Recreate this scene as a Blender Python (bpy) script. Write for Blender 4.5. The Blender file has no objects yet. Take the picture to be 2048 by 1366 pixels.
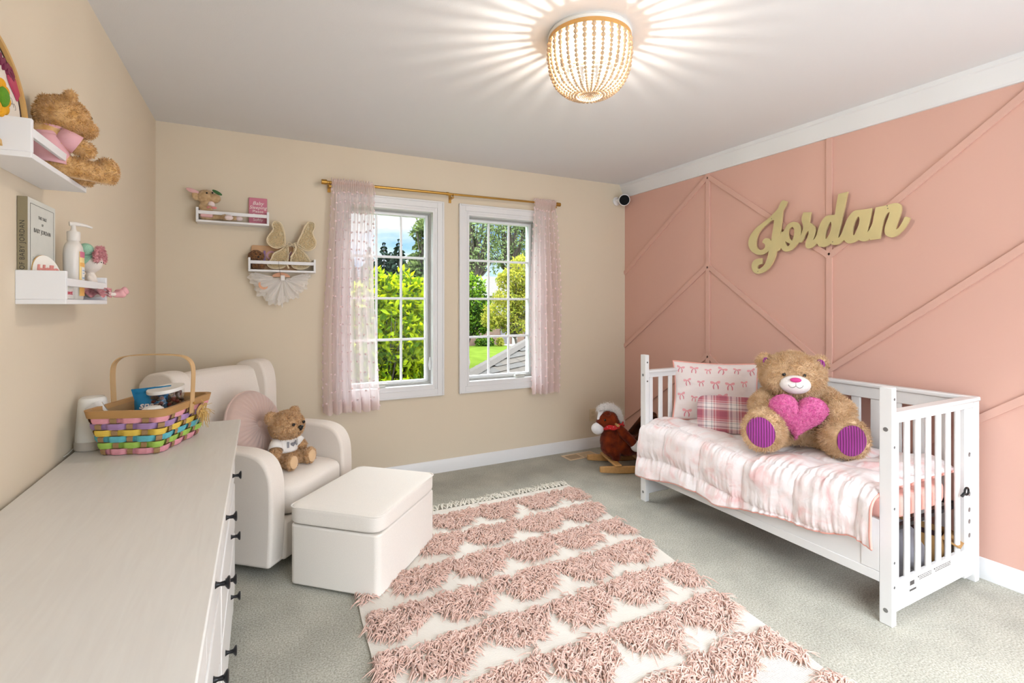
import bpy, math, random
import numpy as np
from mathutils import Vector, Matrix, Euler
from mathutils import noise as mnoise

SC = bpy.context.scene
COL = SC.collection
R = math.radians
pi = math.pi

# ------------------------------------------------------------------ camera
CX, CY, FPX, YAW, CZ, HY = 0.5690, -3.6986, 989.2, 0.471819, 1.3112, 608.88
cam_d = bpy.data.cameras.new('camera')
cam = bpy.data.objects.new('camera', cam_d)
COL.objects.link(cam)
cam.location = (CX, CY, CZ)
cam.rotation_euler = (pi / 2, 0, -YAW)
cam_d.sensor_width = 36.0
cam_d.lens = FPX / 2048 * 36.0
cam_d.shift_y = -(683.0 - HY) / 2048.0
cam_d.clip_start = 0.02
cam_d.clip_end = 400
SC.camera = cam

# ------------------------------------------------------------------ view
SC.view_settings.view_transform = 'Standard'
SC.view_settings.look = 'None'
SC.view_settings.exposure = 0.50
SC.view_settings.gamma = 1.0
SC.view_settings.use_curve_mapping = False

# ------------------------------------------------------------------ sky
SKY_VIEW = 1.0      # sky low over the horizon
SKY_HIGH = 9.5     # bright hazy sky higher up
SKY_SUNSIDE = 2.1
world = bpy.data.worlds.new('sky')
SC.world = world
world.use_nodes = True
nt = world.node_tree
nt.nodes.clear()
N = nt.nodes.new
wo = N('ShaderNodeOutputWorld')
bg = N('ShaderNodeBackground')
tc = N('ShaderNodeTexCoord')
sep = N('ShaderNodeSeparateXYZ')
nt.links.new(tc.outputs['Generated'], sep.inputs[0])
ramp = N('ShaderNodeValToRGB')
els = ramp.color_ramp.elements
els[0].position = 0.0; els[0].color = (0.55, 0.74, 0.95, 1)
els[1].position = 0.19; els[1].color = (0.16, 0.38, 0.88, 1)
e = els.new(0.10); e.color = (0.36, 0.60, 0.97, 1)
e = els.new(0.34); e.color = (0.88, 0.93, 1.0, 1)
nt.links.new(sep.outputs['Z'], ramp.inputs[0])
mp = N('ShaderNodeMapping'); mp.inputs['Scale'].default_value = (2.2, 2.2, 7.0)
nt.links.new(tc.outputs['Generated'], mp.inputs[0])
nz = N('ShaderNodeTexNoise'); nz.inputs['Scale'].default_value = 2.0; nz.inputs['Detail'].default_value = 6
nt.links.new(mp.outputs[0], nz.inputs[0])
cr = N('ShaderNodeValToRGB')
cr.color_ramp.elements[0].position = 0.44; cr.color_ramp.elements[0].color = (0, 0, 0, 1)
cr.color_ramp.elements[1].position = 0.62; cr.color_ramp.elements[1].color = (1, 1, 1, 1)
nt.links.new(nz.outputs[0], cr.inputs[0])
mx = N('ShaderNodeMixRGB'); mx.inputs[2].default_value = (0.95, 0.97, 1.0, 1)
nt.links.new(cr.outputs[0], mx.inputs[0]); nt.links.new(ramp.outputs[0], mx.inputs[1])
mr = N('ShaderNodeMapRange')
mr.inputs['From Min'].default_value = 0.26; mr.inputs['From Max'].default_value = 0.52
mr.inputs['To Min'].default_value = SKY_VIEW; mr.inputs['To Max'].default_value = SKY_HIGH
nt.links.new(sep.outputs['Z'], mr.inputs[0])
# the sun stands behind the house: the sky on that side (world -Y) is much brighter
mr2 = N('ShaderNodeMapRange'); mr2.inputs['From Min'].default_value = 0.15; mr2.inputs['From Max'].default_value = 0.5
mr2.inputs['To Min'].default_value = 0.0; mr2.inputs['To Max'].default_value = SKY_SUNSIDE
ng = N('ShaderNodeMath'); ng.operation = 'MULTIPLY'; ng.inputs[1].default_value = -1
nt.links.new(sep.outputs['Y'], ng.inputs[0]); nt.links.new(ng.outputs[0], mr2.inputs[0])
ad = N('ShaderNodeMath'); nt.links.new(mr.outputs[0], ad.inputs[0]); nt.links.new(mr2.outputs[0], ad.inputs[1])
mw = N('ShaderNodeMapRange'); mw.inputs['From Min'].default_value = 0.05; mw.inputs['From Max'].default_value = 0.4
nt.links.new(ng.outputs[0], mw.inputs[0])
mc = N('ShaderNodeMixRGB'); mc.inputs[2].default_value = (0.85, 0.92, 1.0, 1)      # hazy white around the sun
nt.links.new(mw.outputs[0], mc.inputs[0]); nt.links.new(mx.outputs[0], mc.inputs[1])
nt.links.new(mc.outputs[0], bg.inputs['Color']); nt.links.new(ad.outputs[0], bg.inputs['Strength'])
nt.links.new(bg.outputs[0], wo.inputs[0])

# ------------------------------------------------------------------ sun (falls on the garden, from beside and behind the house)
SUN_POWER = 1.8
sl = bpy.data.lights.new('sun', 'SUN'); sl.energy = SUN_POWER; sl.angle = R(0.6); sl.color = (1.0, 0.94, 0.82)
so = bpy.data.objects.new('sun', sl); COL.objects.link(so)
so.rotation_euler = Vector((-0.80, 0.25, -0.85)).to_track_quat('-Z', 'Y').to_euler()

# ------------------------------------------------------------------ sky portals in the two window openings
for i, xc in enumerate((1.45, 2.38)):
    pl = bpy.data.lights.new('window_portal', 'AREA'); pl.shape = 'RECTANGLE'; pl.size = 0.64; pl.size_y = 1.34
    pl.cycles.is_portal = True
    po = bpy.data.objects.new('window_portal', pl); COL.objects.link(po)
    po.location = (xc, 0.17, 1.357); po.rotation_euler = (-pi / 2, 0, 0)

pl = bpy.data.lights.new('window_portal', 'AREA'); pl.shape = 'RECTANGLE'; pl.size = 2.46; pl.size_y = 1.86  # portal for the added fill window behind the camera
pl.cycles.is_portal = True
po = bpy.data.objects.new('window_portal', pl); COL.objects.link(po)
po.location = (2.15, -4.15 - 0.17, 1.25); po.rotation_euler = (pi / 2, 0, 0)

LAMP_POWER = 17.0

# ================================================================== helpers
WM = {}


def px(u, v, x=None, y=None, z=None):
    """world point behind photo pixel (u, v) on the plane x=, y= or z=."""
    a = (u - 1024) / FPX; b = (HY - v) / FPX
    r = Vector((math.sin(YAW) + a * math.cos(YAW), math.cos(YAW) - a * math.sin(YAW), b))
    c = Vector((CX, CY, CZ))
    if x is not None: t = (x - c.x) / r.x
    elif y is not None: t = (y - c.y) / r.y
    else: t = (z - c.z) / r.z
    return c + r * t


def lin(c):
    if isinstance(c, str):
        c = c.lstrip('#'); c = [int(c[i:i + 2], 16) / 255 for i in (0, 2, 4)]
    return tuple((x / 12.92 if x <= 0.04045 else ((x + 0.055) / 1.055) ** 2.4) for x in c) + (1.0,)


MATS = {}


def mat(name, col, rough=0.6, var=0.0, vscale=30.0, bump=0.0, bscale=150.0, metal=0.0, spec=0.5, sheen=0.0,
        transm=0.0, col2=None, emis=0.0, stretch=None, coat=0.0, sss=0.0, detail=4.0):
    if name in MATS: return MATS[name]
    m = bpy.data.materials.new(name); m.use_nodes = True
    t = m.node_tree; b = t.nodes['Principled BSDF']
    c = lin(col)
    b.inputs['Base Color'].default_value = c
    b.inputs['Roughness'].default_value = rough
    b.inputs['Metallic'].default_value = metal
    b.inputs['Specular IOR Level'].default_value = spec
    b.inputs['Sheen Weight'].default_value = sheen
    b.inputs['Transmission Weight'].default_value = transm
    b.inputs['Coat Weight'].default_value = coat
    if emis:
        b.inputs['Emission Color'].default_value = c; b.inputs['Emission Strength'].default_value = emis
    m.diffuse_color = c
    if var or bump or col2:
        tcn = t.nodes.new('ShaderNodeTexCoord'); mpn = t.nodes.new('ShaderNodeMapping')
        if stretch: mpn.inputs['Scale'].default_value = stretch
        t.links.new(tcn.outputs['Object'], mpn.inputs[0])
    if var or col2:
        n = t.nodes.new('ShaderNodeTexNoise'); n.inputs['Scale'].default_value = vscale; n.inputs['Detail'].default_value = detail
        t.links.new(mpn.outputs[0], n.inputs[0])
        rr = t.nodes.new('ShaderNodeValToRGB')
        rr.color_ramp.elements[0].position = 0.35; rr.color_ramp.elements[1].position = 0.65
        c2 = lin(col2) if col2 else tuple(x * (1 - var) for x in c[:3]) + (1,)
        rr.color_ramp.elements[0].color = c2; rr.color_ramp.elements[1].color = c
        t.links.new(n.outputs[0], rr.inputs[0]); t.links.new(rr.outputs[0], b.inputs['Base Color'])
    if bump:
        n2 = t.nodes.new('ShaderNodeTexNoise'); n2.inputs['Scale'].default_value = bscale; n2.inputs['Detail'].default_value = 3
        t.links.new(mpn.outputs[0], n2.inputs[0])
        bp = t.nodes.new('ShaderNodeBump'); bp.inputs['Strength'].default_value = bump; bp.inputs['Distance'].default_value = 0.004
        t.links.new(n2.outputs[0], bp.inputs['Height']); t.links.new(bp.outputs[0], b.inputs['Normal'])
    MATS[name] = m
    return m


def rotm(rx=0, ry=0, rz=0):
    return Euler((rx, ry, rz), 'XYZ').to_matrix().to_4x4()


def TR(loc=(0, 0, 0), rx=0, ry=0, rz=0, s=(1, 1, 1)):
    return Matrix.Translation(loc) @ rotm(rx, ry, rz) @ Matrix.Diagonal((s[0], s[1], s[2], 1))


class MB:
    """collects shapes; build() links them as one mesh object"""

    def __init__(self):
        self.v = []; self.f = []; self.m = []

    def add(self, vs, fs, T=None, mi=0):
        o = len(self.v)
        if T is not None: vs = [tuple(T @ Vector(p)) for p in vs]
        self.v += [tuple(p) for p in vs]
        self.f += [tuple(i + o for i in f) for f in fs]
        self.m += [mi] * len(fs)
        return self

    def box(self, x0, x1, y0, y1, z0, z1, T=None, mi=0):
        vs = [(x0, y0, z0), (x1, y0, z0), (x1, y1, z0), (x0, y1, z0), (x0, y0, z1), (x1, y0, z1), (x1, y1, z1), (x0, y1, z1)]
        fs = [(0, 3, 2, 1), (4, 5, 6, 7), (0, 1, 5, 4), (1, 2, 6, 5), (2, 3, 7, 6), (3, 0, 4, 7)]
        return self.add(vs, fs, T, mi)

    def ell(self, c, r, T=None, mi=0, nu=24, nv=14, M=None):
        if not hasattr(r, '__len__'): r = (r, r, r)
        vs = [(0, 0, r[2])]
        for j in range(1, nv):
            a = pi * j / nv
            for i in range(nu):
                b = 2 * pi * i / nu
                vs.append((r[0] * math.sin(a) * math.cos(b), r[1] * math.sin(a) * math.sin(b), r[2] * math.cos(a)))
        vs.append((0, 0, -r[2]))
        fs = [(0, 1 + i, 1 + (i + 1) % nu) for i in range(nu)]
        for j in range(nv - 2):
            for i in range(nu):
                a = 1 + j * nu + i; b = 1 + j * nu + (i + 1) % nu
                fs.append((a, a + nu, b + nu, b))
        L = len(vs) - 1; o = 1 + (nv - 2) * nu
        fs += [(L, o + (i + 1) % nu, o + i) for i in range(nu)]
        MM = Matrix.Translation(c) @ (M if M is not None else Matrix.Identity(4))
        if T is not None: MM = T @ MM
        return self.add(vs, fs, MM, mi)

    def tube(self, pts, r, n=10, closed=False, T=None, mi=0, caps=True, flat=None, up=None):
        """flat=(a,b): elliptical/flat section, a across, b along 'up'"""
        pts = [Vector(p) for p in pts]; L = len(pts)
        rs = r if hasattr(r, '__len__') else [r] * L
        vs = []; prev = None
        for i in range(L):
            if closed: d = pts[(i + 1) % L] - pts[i - 1]
            else: d = pts[min(i + 1, L - 1)] - pts[max(i - 1, 0)]
            if d.length < 1e-9: d = Vector((0, 0, 1))
            d.normalize()
            if up is not None: q = Vector(up)
            elif prev is None: q = Vector((0, 0, 1)) if abs(d.z) < 0.9 else Vector((0, 1, 0))
            else: q = prev
            q = q - d * q.dot(d)
            if q.length < 1e-6: q = d.orthogonal()
            q.normalize(); prev = q; w = d.cross(q)
            for k in range(n):
                a = 2 * pi * k / n + (pi / 4 if n == 4 else 0)
                ca, sa = math.cos(a), math.sin(a)
                if flat: vs.append(tuple(pts[i] + w * ca * flat[0] * rs[i] + q * sa * flat[1] * rs[i]))
                else: vs.append(tuple(pts[i] + w * ca * rs[i] + q * sa * rs[i]))
        fs = []
        for i in range(L if closed else L - 1):
            for k in range(n):
                a = i * n + k; b = i * n + (k + 1) % n; c = ((i + 1) % L) * n + (k + 1) % n; dd = ((i + 1) % L) * n + k
                fs.append((a, b, c, dd))
        if caps and not closed:
            fs.append(tuple(reversed(range(n)))); fs.append(tuple(range((L - 1) * n, L * n)))
        return self.add(vs, fs, T, mi)

    def lathe(self, prof, n=32, T=None, mi=0, sx=1, sy=1):
        vs = []; fs = []; rows = []
        closed = len(prof) > 2 and prof[0] == prof[-1]
        if closed: prof = prof[:-1]
        for (r, z) in prof:
            if r < 1e-6:
                rows.append([len(vs)]); vs.append((0, 0, z))
            else:
                rows.append(list(range(len(vs), len(vs) + n)))
                for k in range(n):
                    a = 2 * pi * k / n; vs.append((r * math.cos(a) * sx, r * math.sin(a) * sy, z))
        L = len(rows)
        for i in range(L if closed else L - 1):
            A, B = rows[i], rows[(i + 1) % L]
            if len(A) == 1 and len(B) == 1: continue
            for k in range(n):
                k2 = (k + 1) % n
                if len(A) == 1: fs.append((A[0], B[k2], B[k]))
                elif len(B) == 1: fs.append((A[k], A[k2], B[0]))
                else: fs.append((A[k], A[k2], B[k2], B[k]))
        if not closed:
            if len(rows[0]) > 1: fs.append(tuple(reversed(rows[0])))
            if len(rows[-1]) > 1: fs.append(tuple(rows[-1]))
        return self.add(vs, fs, T, mi)

    def prism(self, poly, h0, h1, T=None, mi=0):
        """poly in XY, extruded along Z from h0 to h1"""
        n = len(poly)
        vs = [(p[0], p[1], h0) for p in poly] + [(p[0], p[1], h1) for p in poly]
        fs = [tuple(reversed(range(n))), tuple(range(n, 2 * n))] + [(i, (i + 1) % n, n + (i + 1) % n, n + i) for i in range(n)]
        return self.add(vs, fs, T, mi)

    def grid(self, fn, nu, nv, T=None, mi=0, cu=False, flip=False):
        vs = []; fs = []
        for j in range(nv + 1):
            for i in range(nu + (0 if cu else 1)):
                vs.append(tuple(fn(i / nu, j / nv)))
        w = nu if cu else nu + 1
        for j in range(nv):
            for i in range(nu):
                a = j * w + i; b = j * w + (i + 1) % w; c = (j + 1) * w + (i + 1) % w; d = (j + 1) * w + i
                fs.append((d, c, b, a) if flip else (a, b, c, d))
        return self.add(vs, fs, T, mi)

    def merge(self, other, T=None, mi=None):
        o = len(self.v)
        vs = other.v if T is None else [tuple(T @ Vector(p)) for p in other.v]
        self.v += vs; self.f += [tuple(i + o for i in f) for f in other.f]
        self.m += (other.m if mi is None else [mi] * len(other.f))
        return self

    def build(self, name, mats, parent=None, world=False, smooth=True, bevel=0.0, bseg=2, subsurf=0, solid=0.0,
              angle=40, origin=None):
        vs = self.v
        if parent is not None and world:
            inv = WM[parent].inverted(); vs = [tuple(inv @ Vector(p)) for p in vs]
        loc = None
        if parent is None:
            if origin is None:
                a = np.array(vs); mn = a.min(0); mxx = a.max(0)
                origin = ((mn[0] + mxx[0]) / 2, (mn[1] + mxx[1]) / 2, mn[2])
            a = np.array(vs) - np.array(origin); vs = a.tolist(); loc = origin
        me = bpy.data.meshes.new(name)
        me.from_pydata(vs, [], self.f)
        if not isinstance(mats, (list, tuple)): mats = [mats]
        for mm in mats: me.materials.append(mm)
        if len(mats) > 1: me.polygons.foreach_set('material_index', self.m)
        if smooth:
            me.polygons.foreach_set('use_smooth', [True] * len(me.polygons))
            if angle < 180: me.set_sharp_from_angle(angle=R(angle))
        me.update()
        o = bpy.data.objects.new(name, me); COL.objects.link(o)
        if loc is not None:
            o.location = loc; WM[o] = Matrix.Translation(loc)
        else:
            o.parent = parent; WM[o] = WM[parent].copy()
        if solid:
            s = o.modifiers.new('thickness', 'SOLIDIFY'); s.thickness = solid; s.offset = 0
        if bevel:
            b = o.modifiers.new('bevel', 'BEVEL'); b.width = bevel; b.segments = bseg; b.limit_method = 'ANGLE'; b.angle_limit = R(35)
            if smooth: b.harden_normals = False
        if subsurf:
            s = o.modifiers.new('subsurf', 'SUBSURF'); s.levels = subsurf; s.render_levels = subsurf
        return o


def thing(name, label, cat, loc=(0, 0, 0), rotz=0.0, group=None, rot=None):
    o = bpy.data.objects.new(name, None); COL.objects.link(o)
    o.empty_display_size = 0.05
    o.location = loc; o.rotation_euler = rot if rot else (0, 0, rotz)
    o['label'] = label; o['category'] = cat
    if group: o['group'] = group
    WM[o] = Matrix.Translation(loc) @ Euler(o.rotation_euler, 'XYZ').to_matrix().to_4x4()
    return o


def tag(o, label, cat, group=None, kind=None):
    o['label'] = label; o['category'] = cat
    if group: o['group'] = group
    if kind: o['kind'] = kind
    return o


def struct(o):
    o['kind'] = 'structure'; return o


def eval_mesh(mb, mods):
    """apply modifiers to a temporary object and give the result back as an MB"""
    me = bpy.data.meshes.new('tmp'); me.from_pydata(mb.v, [], mb.f)
    o = bpy.data.objects.new('tmp', me); COL.objects.link(o)
    for kind, kw in mods:
        md = o.modifiers.new(kind, kind)
        for k, val in kw.items(): setattr(md, k, val)
    bpy.context.view_layer.update()
    ev = o.evaluated_get(bpy.context.evaluated_depsgraph_get())
    em = ev.to_mesh()
    out = MB()
    out.v = [tuple(p.co) for p in em.vertices]; out.f = [tuple(p.vertices) for p in em.polygons]; out.m = [0] * len(out.f)
    ev.to_mesh_clear()
    bpy.data.objects.remove(o); bpy.data.meshes.remove(me)
    return out


def blob(prims, voxel=0.01, smooth=5):
    """one continuous skin over ellipsoids ('e', c, r[, euler]) and tapered limbs ('l', p0, p1, r0, r1)"""
    mb = MB()
    for p in prims:
        if p[0] == 'e':
            M = rotm(*p[3]) if len(p) > 3 else None
            mb.ell(p[1], p[2], M=M)
        else:
            a, b = Vector(p[1]), Vector(p[2]); k = 8
            for i in range(k + 1):
                t = i / k; mb.ell(tuple(a.lerp(b, t)), p[3] + (p[4] - p[3]) * t, nu=16, nv=10)
    return eval_mesh(mb, [('REMESH', dict(mode='VOXEL', voxel_size=voxel)), ('SMOOTH', dict(iterations=smooth, factor=0.5))])


def fur(mb, n, length, width, seed=1, droop=0.4, messy=0.5, mi=0, keep=None, curl=0.0, zmin=None):
    """grow tapered plush strands on the faces of mb and add them to it"""
    rng = np.random.default_rng(seed)
    V = np.array(mb.v); tris = []
    for f in mb.f:
        for k in range(1, len(f) - 1): tris.append((f[0], f[k], f[k + 1]))
    Tn = np.array(tris); A = V[Tn[:, 0]]; B = V[Tn[:, 1]]; Cc = V[Tn[:, 2]]
    nr = np.cross(B - A, Cc - A); ar = np.linalg.norm(nr, axis=1); nr = nr / np.maximum(ar, 1e-12)[:, None]
    idx = rng.choice(len(Tn), n, p=ar / ar.sum())
    u = rng.random(n); w = rng.random(n); s = u + w > 1; u[s] = 1 - u[s]; w[s] = 1 - w[s]
    P = A[idx] + (B - A)[idx] * u[:, None] + (Cc - A)[idx] * w[:, None]
    Nn = nr[idx]
    if keep is not None:
        k = np.array([keep(p) for p in P]); P = P[k]; Nn = Nn[k]
    if zmin is not None:
        k = P[:, 2] > zmin; P = P[k]; Nn = Nn[k]
    n = len(P)
    D = Nn + rng.normal(0, messy, (n, 3)); D[:, 2] -= droop * rng.random(n)
    D /= np.linalg.norm(D, axis=1)[:, None]
    D2 = D + rng.normal(0, messy * 0.7 + curl, (n, 3)); D2[:, 2] -= droop
    D2 = D2 + Nn * 0.2
    D2 /= np.linalg.norm(D2, axis=1)[:, None]
    S = np.cross(D, rng.normal(0, 1, (n, 3))); S /= np.maximum(np.linalg.norm(S, axis=1), 1e-9)[:, None]
    Lg = length * (0.6 + 0.8 * rng.random(n))[:, None]
    W = width * (0.7 + 0.6 * rng.random(n))[:, None]
    p0 = P - S * W * .5 - Nn * 0.002; p1 = P + S * W * .5 - Nn * 0.002
    m0 = P + D * Lg * .55 - S * W * .4; m1 = P + D * Lg * .55 + S * W * .4
    tp = P + D * Lg * .55 + D2 * Lg * .5
    allv = np.stack([p0, p1, m1, m0, tp], 1).reshape(-1, 3)
    o = len(mb.v)
    mb.v += [tuple(x) for x in allv.tolist()]
    for i in range(n):
        b = o + i * 5
        mb.f.append((b, b + 1, b + 2, b + 3)); mb.f.append((b + 3, b + 2, b + 4))
    mb.m += [mi] * (2 * n)
    return mb


def text_mb(s, size, extrude=0.001, align='CENTER', shear=0.0, bold=0.0, spacing=1.0):
    """lettering in the built-in face, lying in XY, as an MB"""
    cu = bpy.data.curves.new('t', 'FONT'); cu.body = s; cu.size = size; cu.extrude = extrude; cu.align_x = align; cu.align_y = 'CENTER'
    cu.shear = shear; cu.offset = bold; cu.space_character = spacing; cu.resolution_u = 3
    o = bpy.data.objects.new('t', cu); COL.objects.link(o)
    bpy.context.view_layer.update()
    ev = o.evaluated_get(bpy.context.evaluated_depsgraph_get()); em = ev.to_mesh()
    out = MB(); out.v = [tuple(p.co) for p in em.vertices]; out.f = [tuple(p.vertices) for p in em.polygons]; out.m = [0] * len(out.f)
    ev.to_mesh_clear(); bpy.data.objects.remove(o); bpy.data.curves.remove(cu)
    return out


def curve_shape(loops, extrude, bevel=0.0):
    """filled outline with holes: loops of (x, y) in XY, thickness 2*extrude"""
    cu = bpy.data.curves.new('c', 'CURVE'); cu.dimensions = '2D'; cu.fill_mode = 'BOTH'; cu.extrude = extrude; cu.bevel_depth = bevel
    for lp in loops:
        sp = cu.splines.new('POLY'); sp.points.add(len(lp) - 1); sp.use_cyclic_u = True
        for i, p in enumerate(lp): sp.points[i].co = (p[0], p[1], 0, 1)
    o = bpy.data.objects.new('c', cu); COL.objects.link(o)
    bpy.context.view_layer.update()
    ev = o.evaluated_get(bpy.context.evaluated_depsgraph_get()); em = ev.to_mesh()
    out = MB(); out.v = [tuple(p.co) for p in em.vertices]; out.f = [tuple(p.vertices) for p in em.polygons]; out.m = [0] * len(out.f)
    ev.to_mesh_clear(); bpy.data.objects.remove(o); bpy.data.curves.remove(cu)
    return out


def catmull(pts, k=6, closed=True, corners=()):
    """smooth loop through pts; indices in corners stay sharp"""
    n = len(pts); out = []
    for i in range(n if closed else n - 1):
        p1 = np.array(pts[i], float); p2 = np.array(pts[(i + 1) % n], float)
        p0 = np.array(pts[i - 1], float) if (closed or i > 0) else p1
        p3 = np.array(pts[(i + 2) % n], float) if (closed or i + 2 < n) else p2
        if i in corners: p0 = p1
        if (i + 1) % n in corners: p3 = p2
        for j in range(k):
            t = j / k
            q = 0.5 * ((2 * p1) + (-p0 + p2) * t + (2 * p0 - 5 * p1 + 4 * p2 - p3) * t * t + (-p0 + 3 * p1 - 3 * p2 + p3) * t ** 3)
            out.append(tuple(q))
    if not closed: out.append(tuple(pts[-1]))
    return out




def round_rect(w, h, r, n=5):
    pts = []
    for cx, cy, a0 in ((w / 2 - r, h / 2 - r, 0), (-w / 2 + r, h / 2 - r, 90), (-w / 2 + r, -h / 2 + r, 180), (w / 2 - r, -h / 2 + r, 270)):
        for i in range(n + 1):
            a = R(a0 + 90 * i / n); pts.append((cx + r * math.cos(a), cy + r * math.sin(a)))
    return pts


def dup(root, loc, rotz=None, label=None, group=None):
    r = root.copy(); COL.objects.link(r); r.location = loc
    if rotz is not None: r.rotation_euler = (0, 0, rotz)
    if label: r['label'] = label
    if group: r['group'] = group
    for ch in list(root.children):
        c = ch.copy(); COL.objects.link(c); c.parent = r
        for g in ch.children:
            d = g.copy(); COL.objects.link(d); d.parent = c
    return r
# ================================================================== room shell
W = 3.66; H = 2.44; YF = -4.15; TH = 0.20
M_wallc = mat('cream_wall_paint', '#dccfb9', 0.75, bump=0.06, bscale=260, spec=0.25)
M_pink = mat('rose_wall_paint', '#d7ac9d', 0.6, bump=0.04, bscale=260, spec=0.3)
M_ceil = mat('ceiling_paint', '#e4e4e4', 0.9, bump=0.10, bscale=180, spec=0.1)
M_trim = mat('white_trim_paint', '#e2e2e2', 0.35, spec=0.4)
M_carpet = None


def carpet_mat():
    m = bpy.data.materials.new('sage_grey_carpet'); m.use_nodes = True; t = m.node_tree; b = t.nodes['Principled BSDF']
    b.inputs['Roughness'].default_value = 0.95; b.inputs['Specular IOR Level'].default_value = 0.1; b.inputs['Sheen Weight'].default_value = 0.15
    tcn = t.nodes.new('ShaderNodeTexCoord')
    n1 = t.nodes.new('ShaderNodeTexNoise'); n1.inputs['Scale'].default_value = 150; n1.inputs['Detail'].default_value = 3
    n2 = t.nodes.new('ShaderNodeTexNoise'); n2.inputs['Scale'].default_value = 5; n2.inputs['Detail'].default_value = 5
    for n in (n1, n2): t.links.new(tcn.outputs['Object'], n.inputs[0])
    r1 = t.nodes.new('ShaderNodeValToRGB'); r1.color_ramp.elements[0].position = 0.3; r1.color_ramp.elements[1].position = 0.7
    r1.color_ramp.elements[0].color = lin('#928f80'); r1.color_ramp.elements[1].color = lin('#c6c4b7')
    t.links.new(n1.outputs[0], r1.inputs[0])
    r2 = t.nodes.new('ShaderNodeValToRGB'); r2.color_ramp.elements[0].position = 0.35; r2.color_ramp.elements[1].position = 0.65
    r2.color_ramp.elements[0].color = (0.80, 0.80, 0.80, 1); r2.color_ramp.elements[1].color = (1, 1, 1, 1)
    t.links.new(n2.outputs[0], r2.inputs[0])
    mx = t.nodes.new('ShaderNodeMixRGB'); mx.blend_type = 'MULTIPLY'; mx.inputs[0].default_value = 1
    t.links.new(r1.outputs[0], mx.inputs[1]); t.links.new(r2.outputs[0], mx.inputs[2]); t.links.new(mx.outputs[0], b.inputs['Base Color'])
    bp = t.nodes.new('ShaderNodeBump'); bp.inputs['Strength'].default_value = 0.6; bp.inputs['Distance'].default_value = 0.006
    t.links.new(n1.outputs[0], bp.inputs['Height']); t.links.new(bp.outputs[0], b.inputs['Normal'])
    return m


M_carpet = carpet_mat()
struct(MB().box(-TH, W + TH, YF - TH, TH, -0.12, 0).build('floor', M_carpet, smooth=False))
struct(MB().box(-TH, W + TH, YF - TH, TH, H, H + 0.15).build('ceiling', M_ceil, smooth=False))
struct(MB().box(-TH, 0, YF - TH, TH, 0, H).build('wall_left', M_wallc, smooth=False))
struct(MB().box(W, W + TH, YF - TH, TH, 0, H).build('wall_right', M_pink, smooth=False))
FO = (0.9, 3.4, 0.3, 2.2)      # opening of an unseen window, added behind the camera for fill light
mb = MB().box(0, FO[0], YF - TH, YF, 0, H).box(FO[1], W, YF - TH, YF, 0, H).box(FO[0], FO[1], YF - TH, YF, 0, FO[2]).box(FO[0], FO[1], YF - TH, YF, FO[3], H)
struct(mb.build('wall_front', M_wallc, smooth=False))
# back wall with its two openings
OPN = [(1.12, 1.78), (2.05, 2.71)]
OZ0, OZ1 = 0.675, 2.04
mb = MB()
xs = [0, OPN[0][0], OPN[0][1], OPN[1][0], OPN[1][1], W]
for i in range(5):
    if i in (1, 3):
        mb.box(xs[i], xs[i + 1], 0, TH, 0, OZ0); mb.box(xs[i], xs[i + 1], 0, TH, OZ1, H)
    else:
        mb.box(xs[i], xs[i + 1], 0, TH, 0, H)
struct(mb.build('wall_back', M_wallc, smooth=False))


def profile_run(prof, p0, p1, out, name, m):
    """moulding: prof of (out, up) swept from p0 to p1; 'out' is the direction away from the wall"""
    out = Vector(out); up = Vector((0, 0, 1)); b = MB()
    vs = []
    for P in (Vector(p0), Vector(p1)):
        for (a, z) in prof: vs.append(tuple(P + out * a + up * z))
    n = len(prof)
    fs = [(i, (i + 1) % n, n + (i + 1) % n, n + i) for i in range(n)] + [tuple(range(n)), tuple(reversed(range(n, 2 * n)))]
    b.add(vs, fs)
    return struct(b.build(name, m, smooth=True, angle=30))


BP = [(0, 0), (0.014, 0), (0.014, 0.062), (0.010, 0.072), (0.008, 0.085), (0.004, 0.095), (0, 0.098)]
profile_run(BP, (0, 0, 0), (W, 0, 0), (0, -1, 0), 'baseboard_back', M_trim)
profile_run(BP, (W, 0, 0), (W, YF, 0), (-1, 0, 0), 'baseboard_right', M_trim)
profile_run(BP, (0, 0, 0), (0, YF, 0), (1, 0, 0), 'baseboard_left', M_trim)
CP = [(0, -0.118), (0.016, -0.118), (0.018, -0.112), (0.022, -0.108), (0.03, -0.075), (0.045, -0.045), (0.05, -0.028), (0.058, -0.022), (0.06, 0), (0, 0)]
profile_run(CP, (W, 0, H), (W, YF, H), (-1, 0, 0), 'trim_1', M_trim)

# board pattern on the rose wall
tn = [1]


def batten(y0, z0, y1, z1, w=0.036, d=0.013):
    tn[0] += 1
    a = Vector((0, y0, z0)); b = Vector((0, y1, z1)); dr = (b - a).normalized(); pr = Vector((0, -dr.z, dr.y)) * (w / 2)
    vs = []
    for P in (a, b):
        for s in (-1, 1):
            for x in (W, W - d): vs.append((x, P.y + pr.y * s, P.z + pr.z * s))
    fs = [(0, 1, 3, 2), (4, 6, 7, 5), (0, 4, 5, 1), (2, 3, 7, 6), (1, 5, 7, 3), (0, 2, 6, 4)]
    struct(MB().add(vs, fs).build('trim_%d' % tn[0], M_pink, smooth=False, bevel=0.0015))


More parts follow.
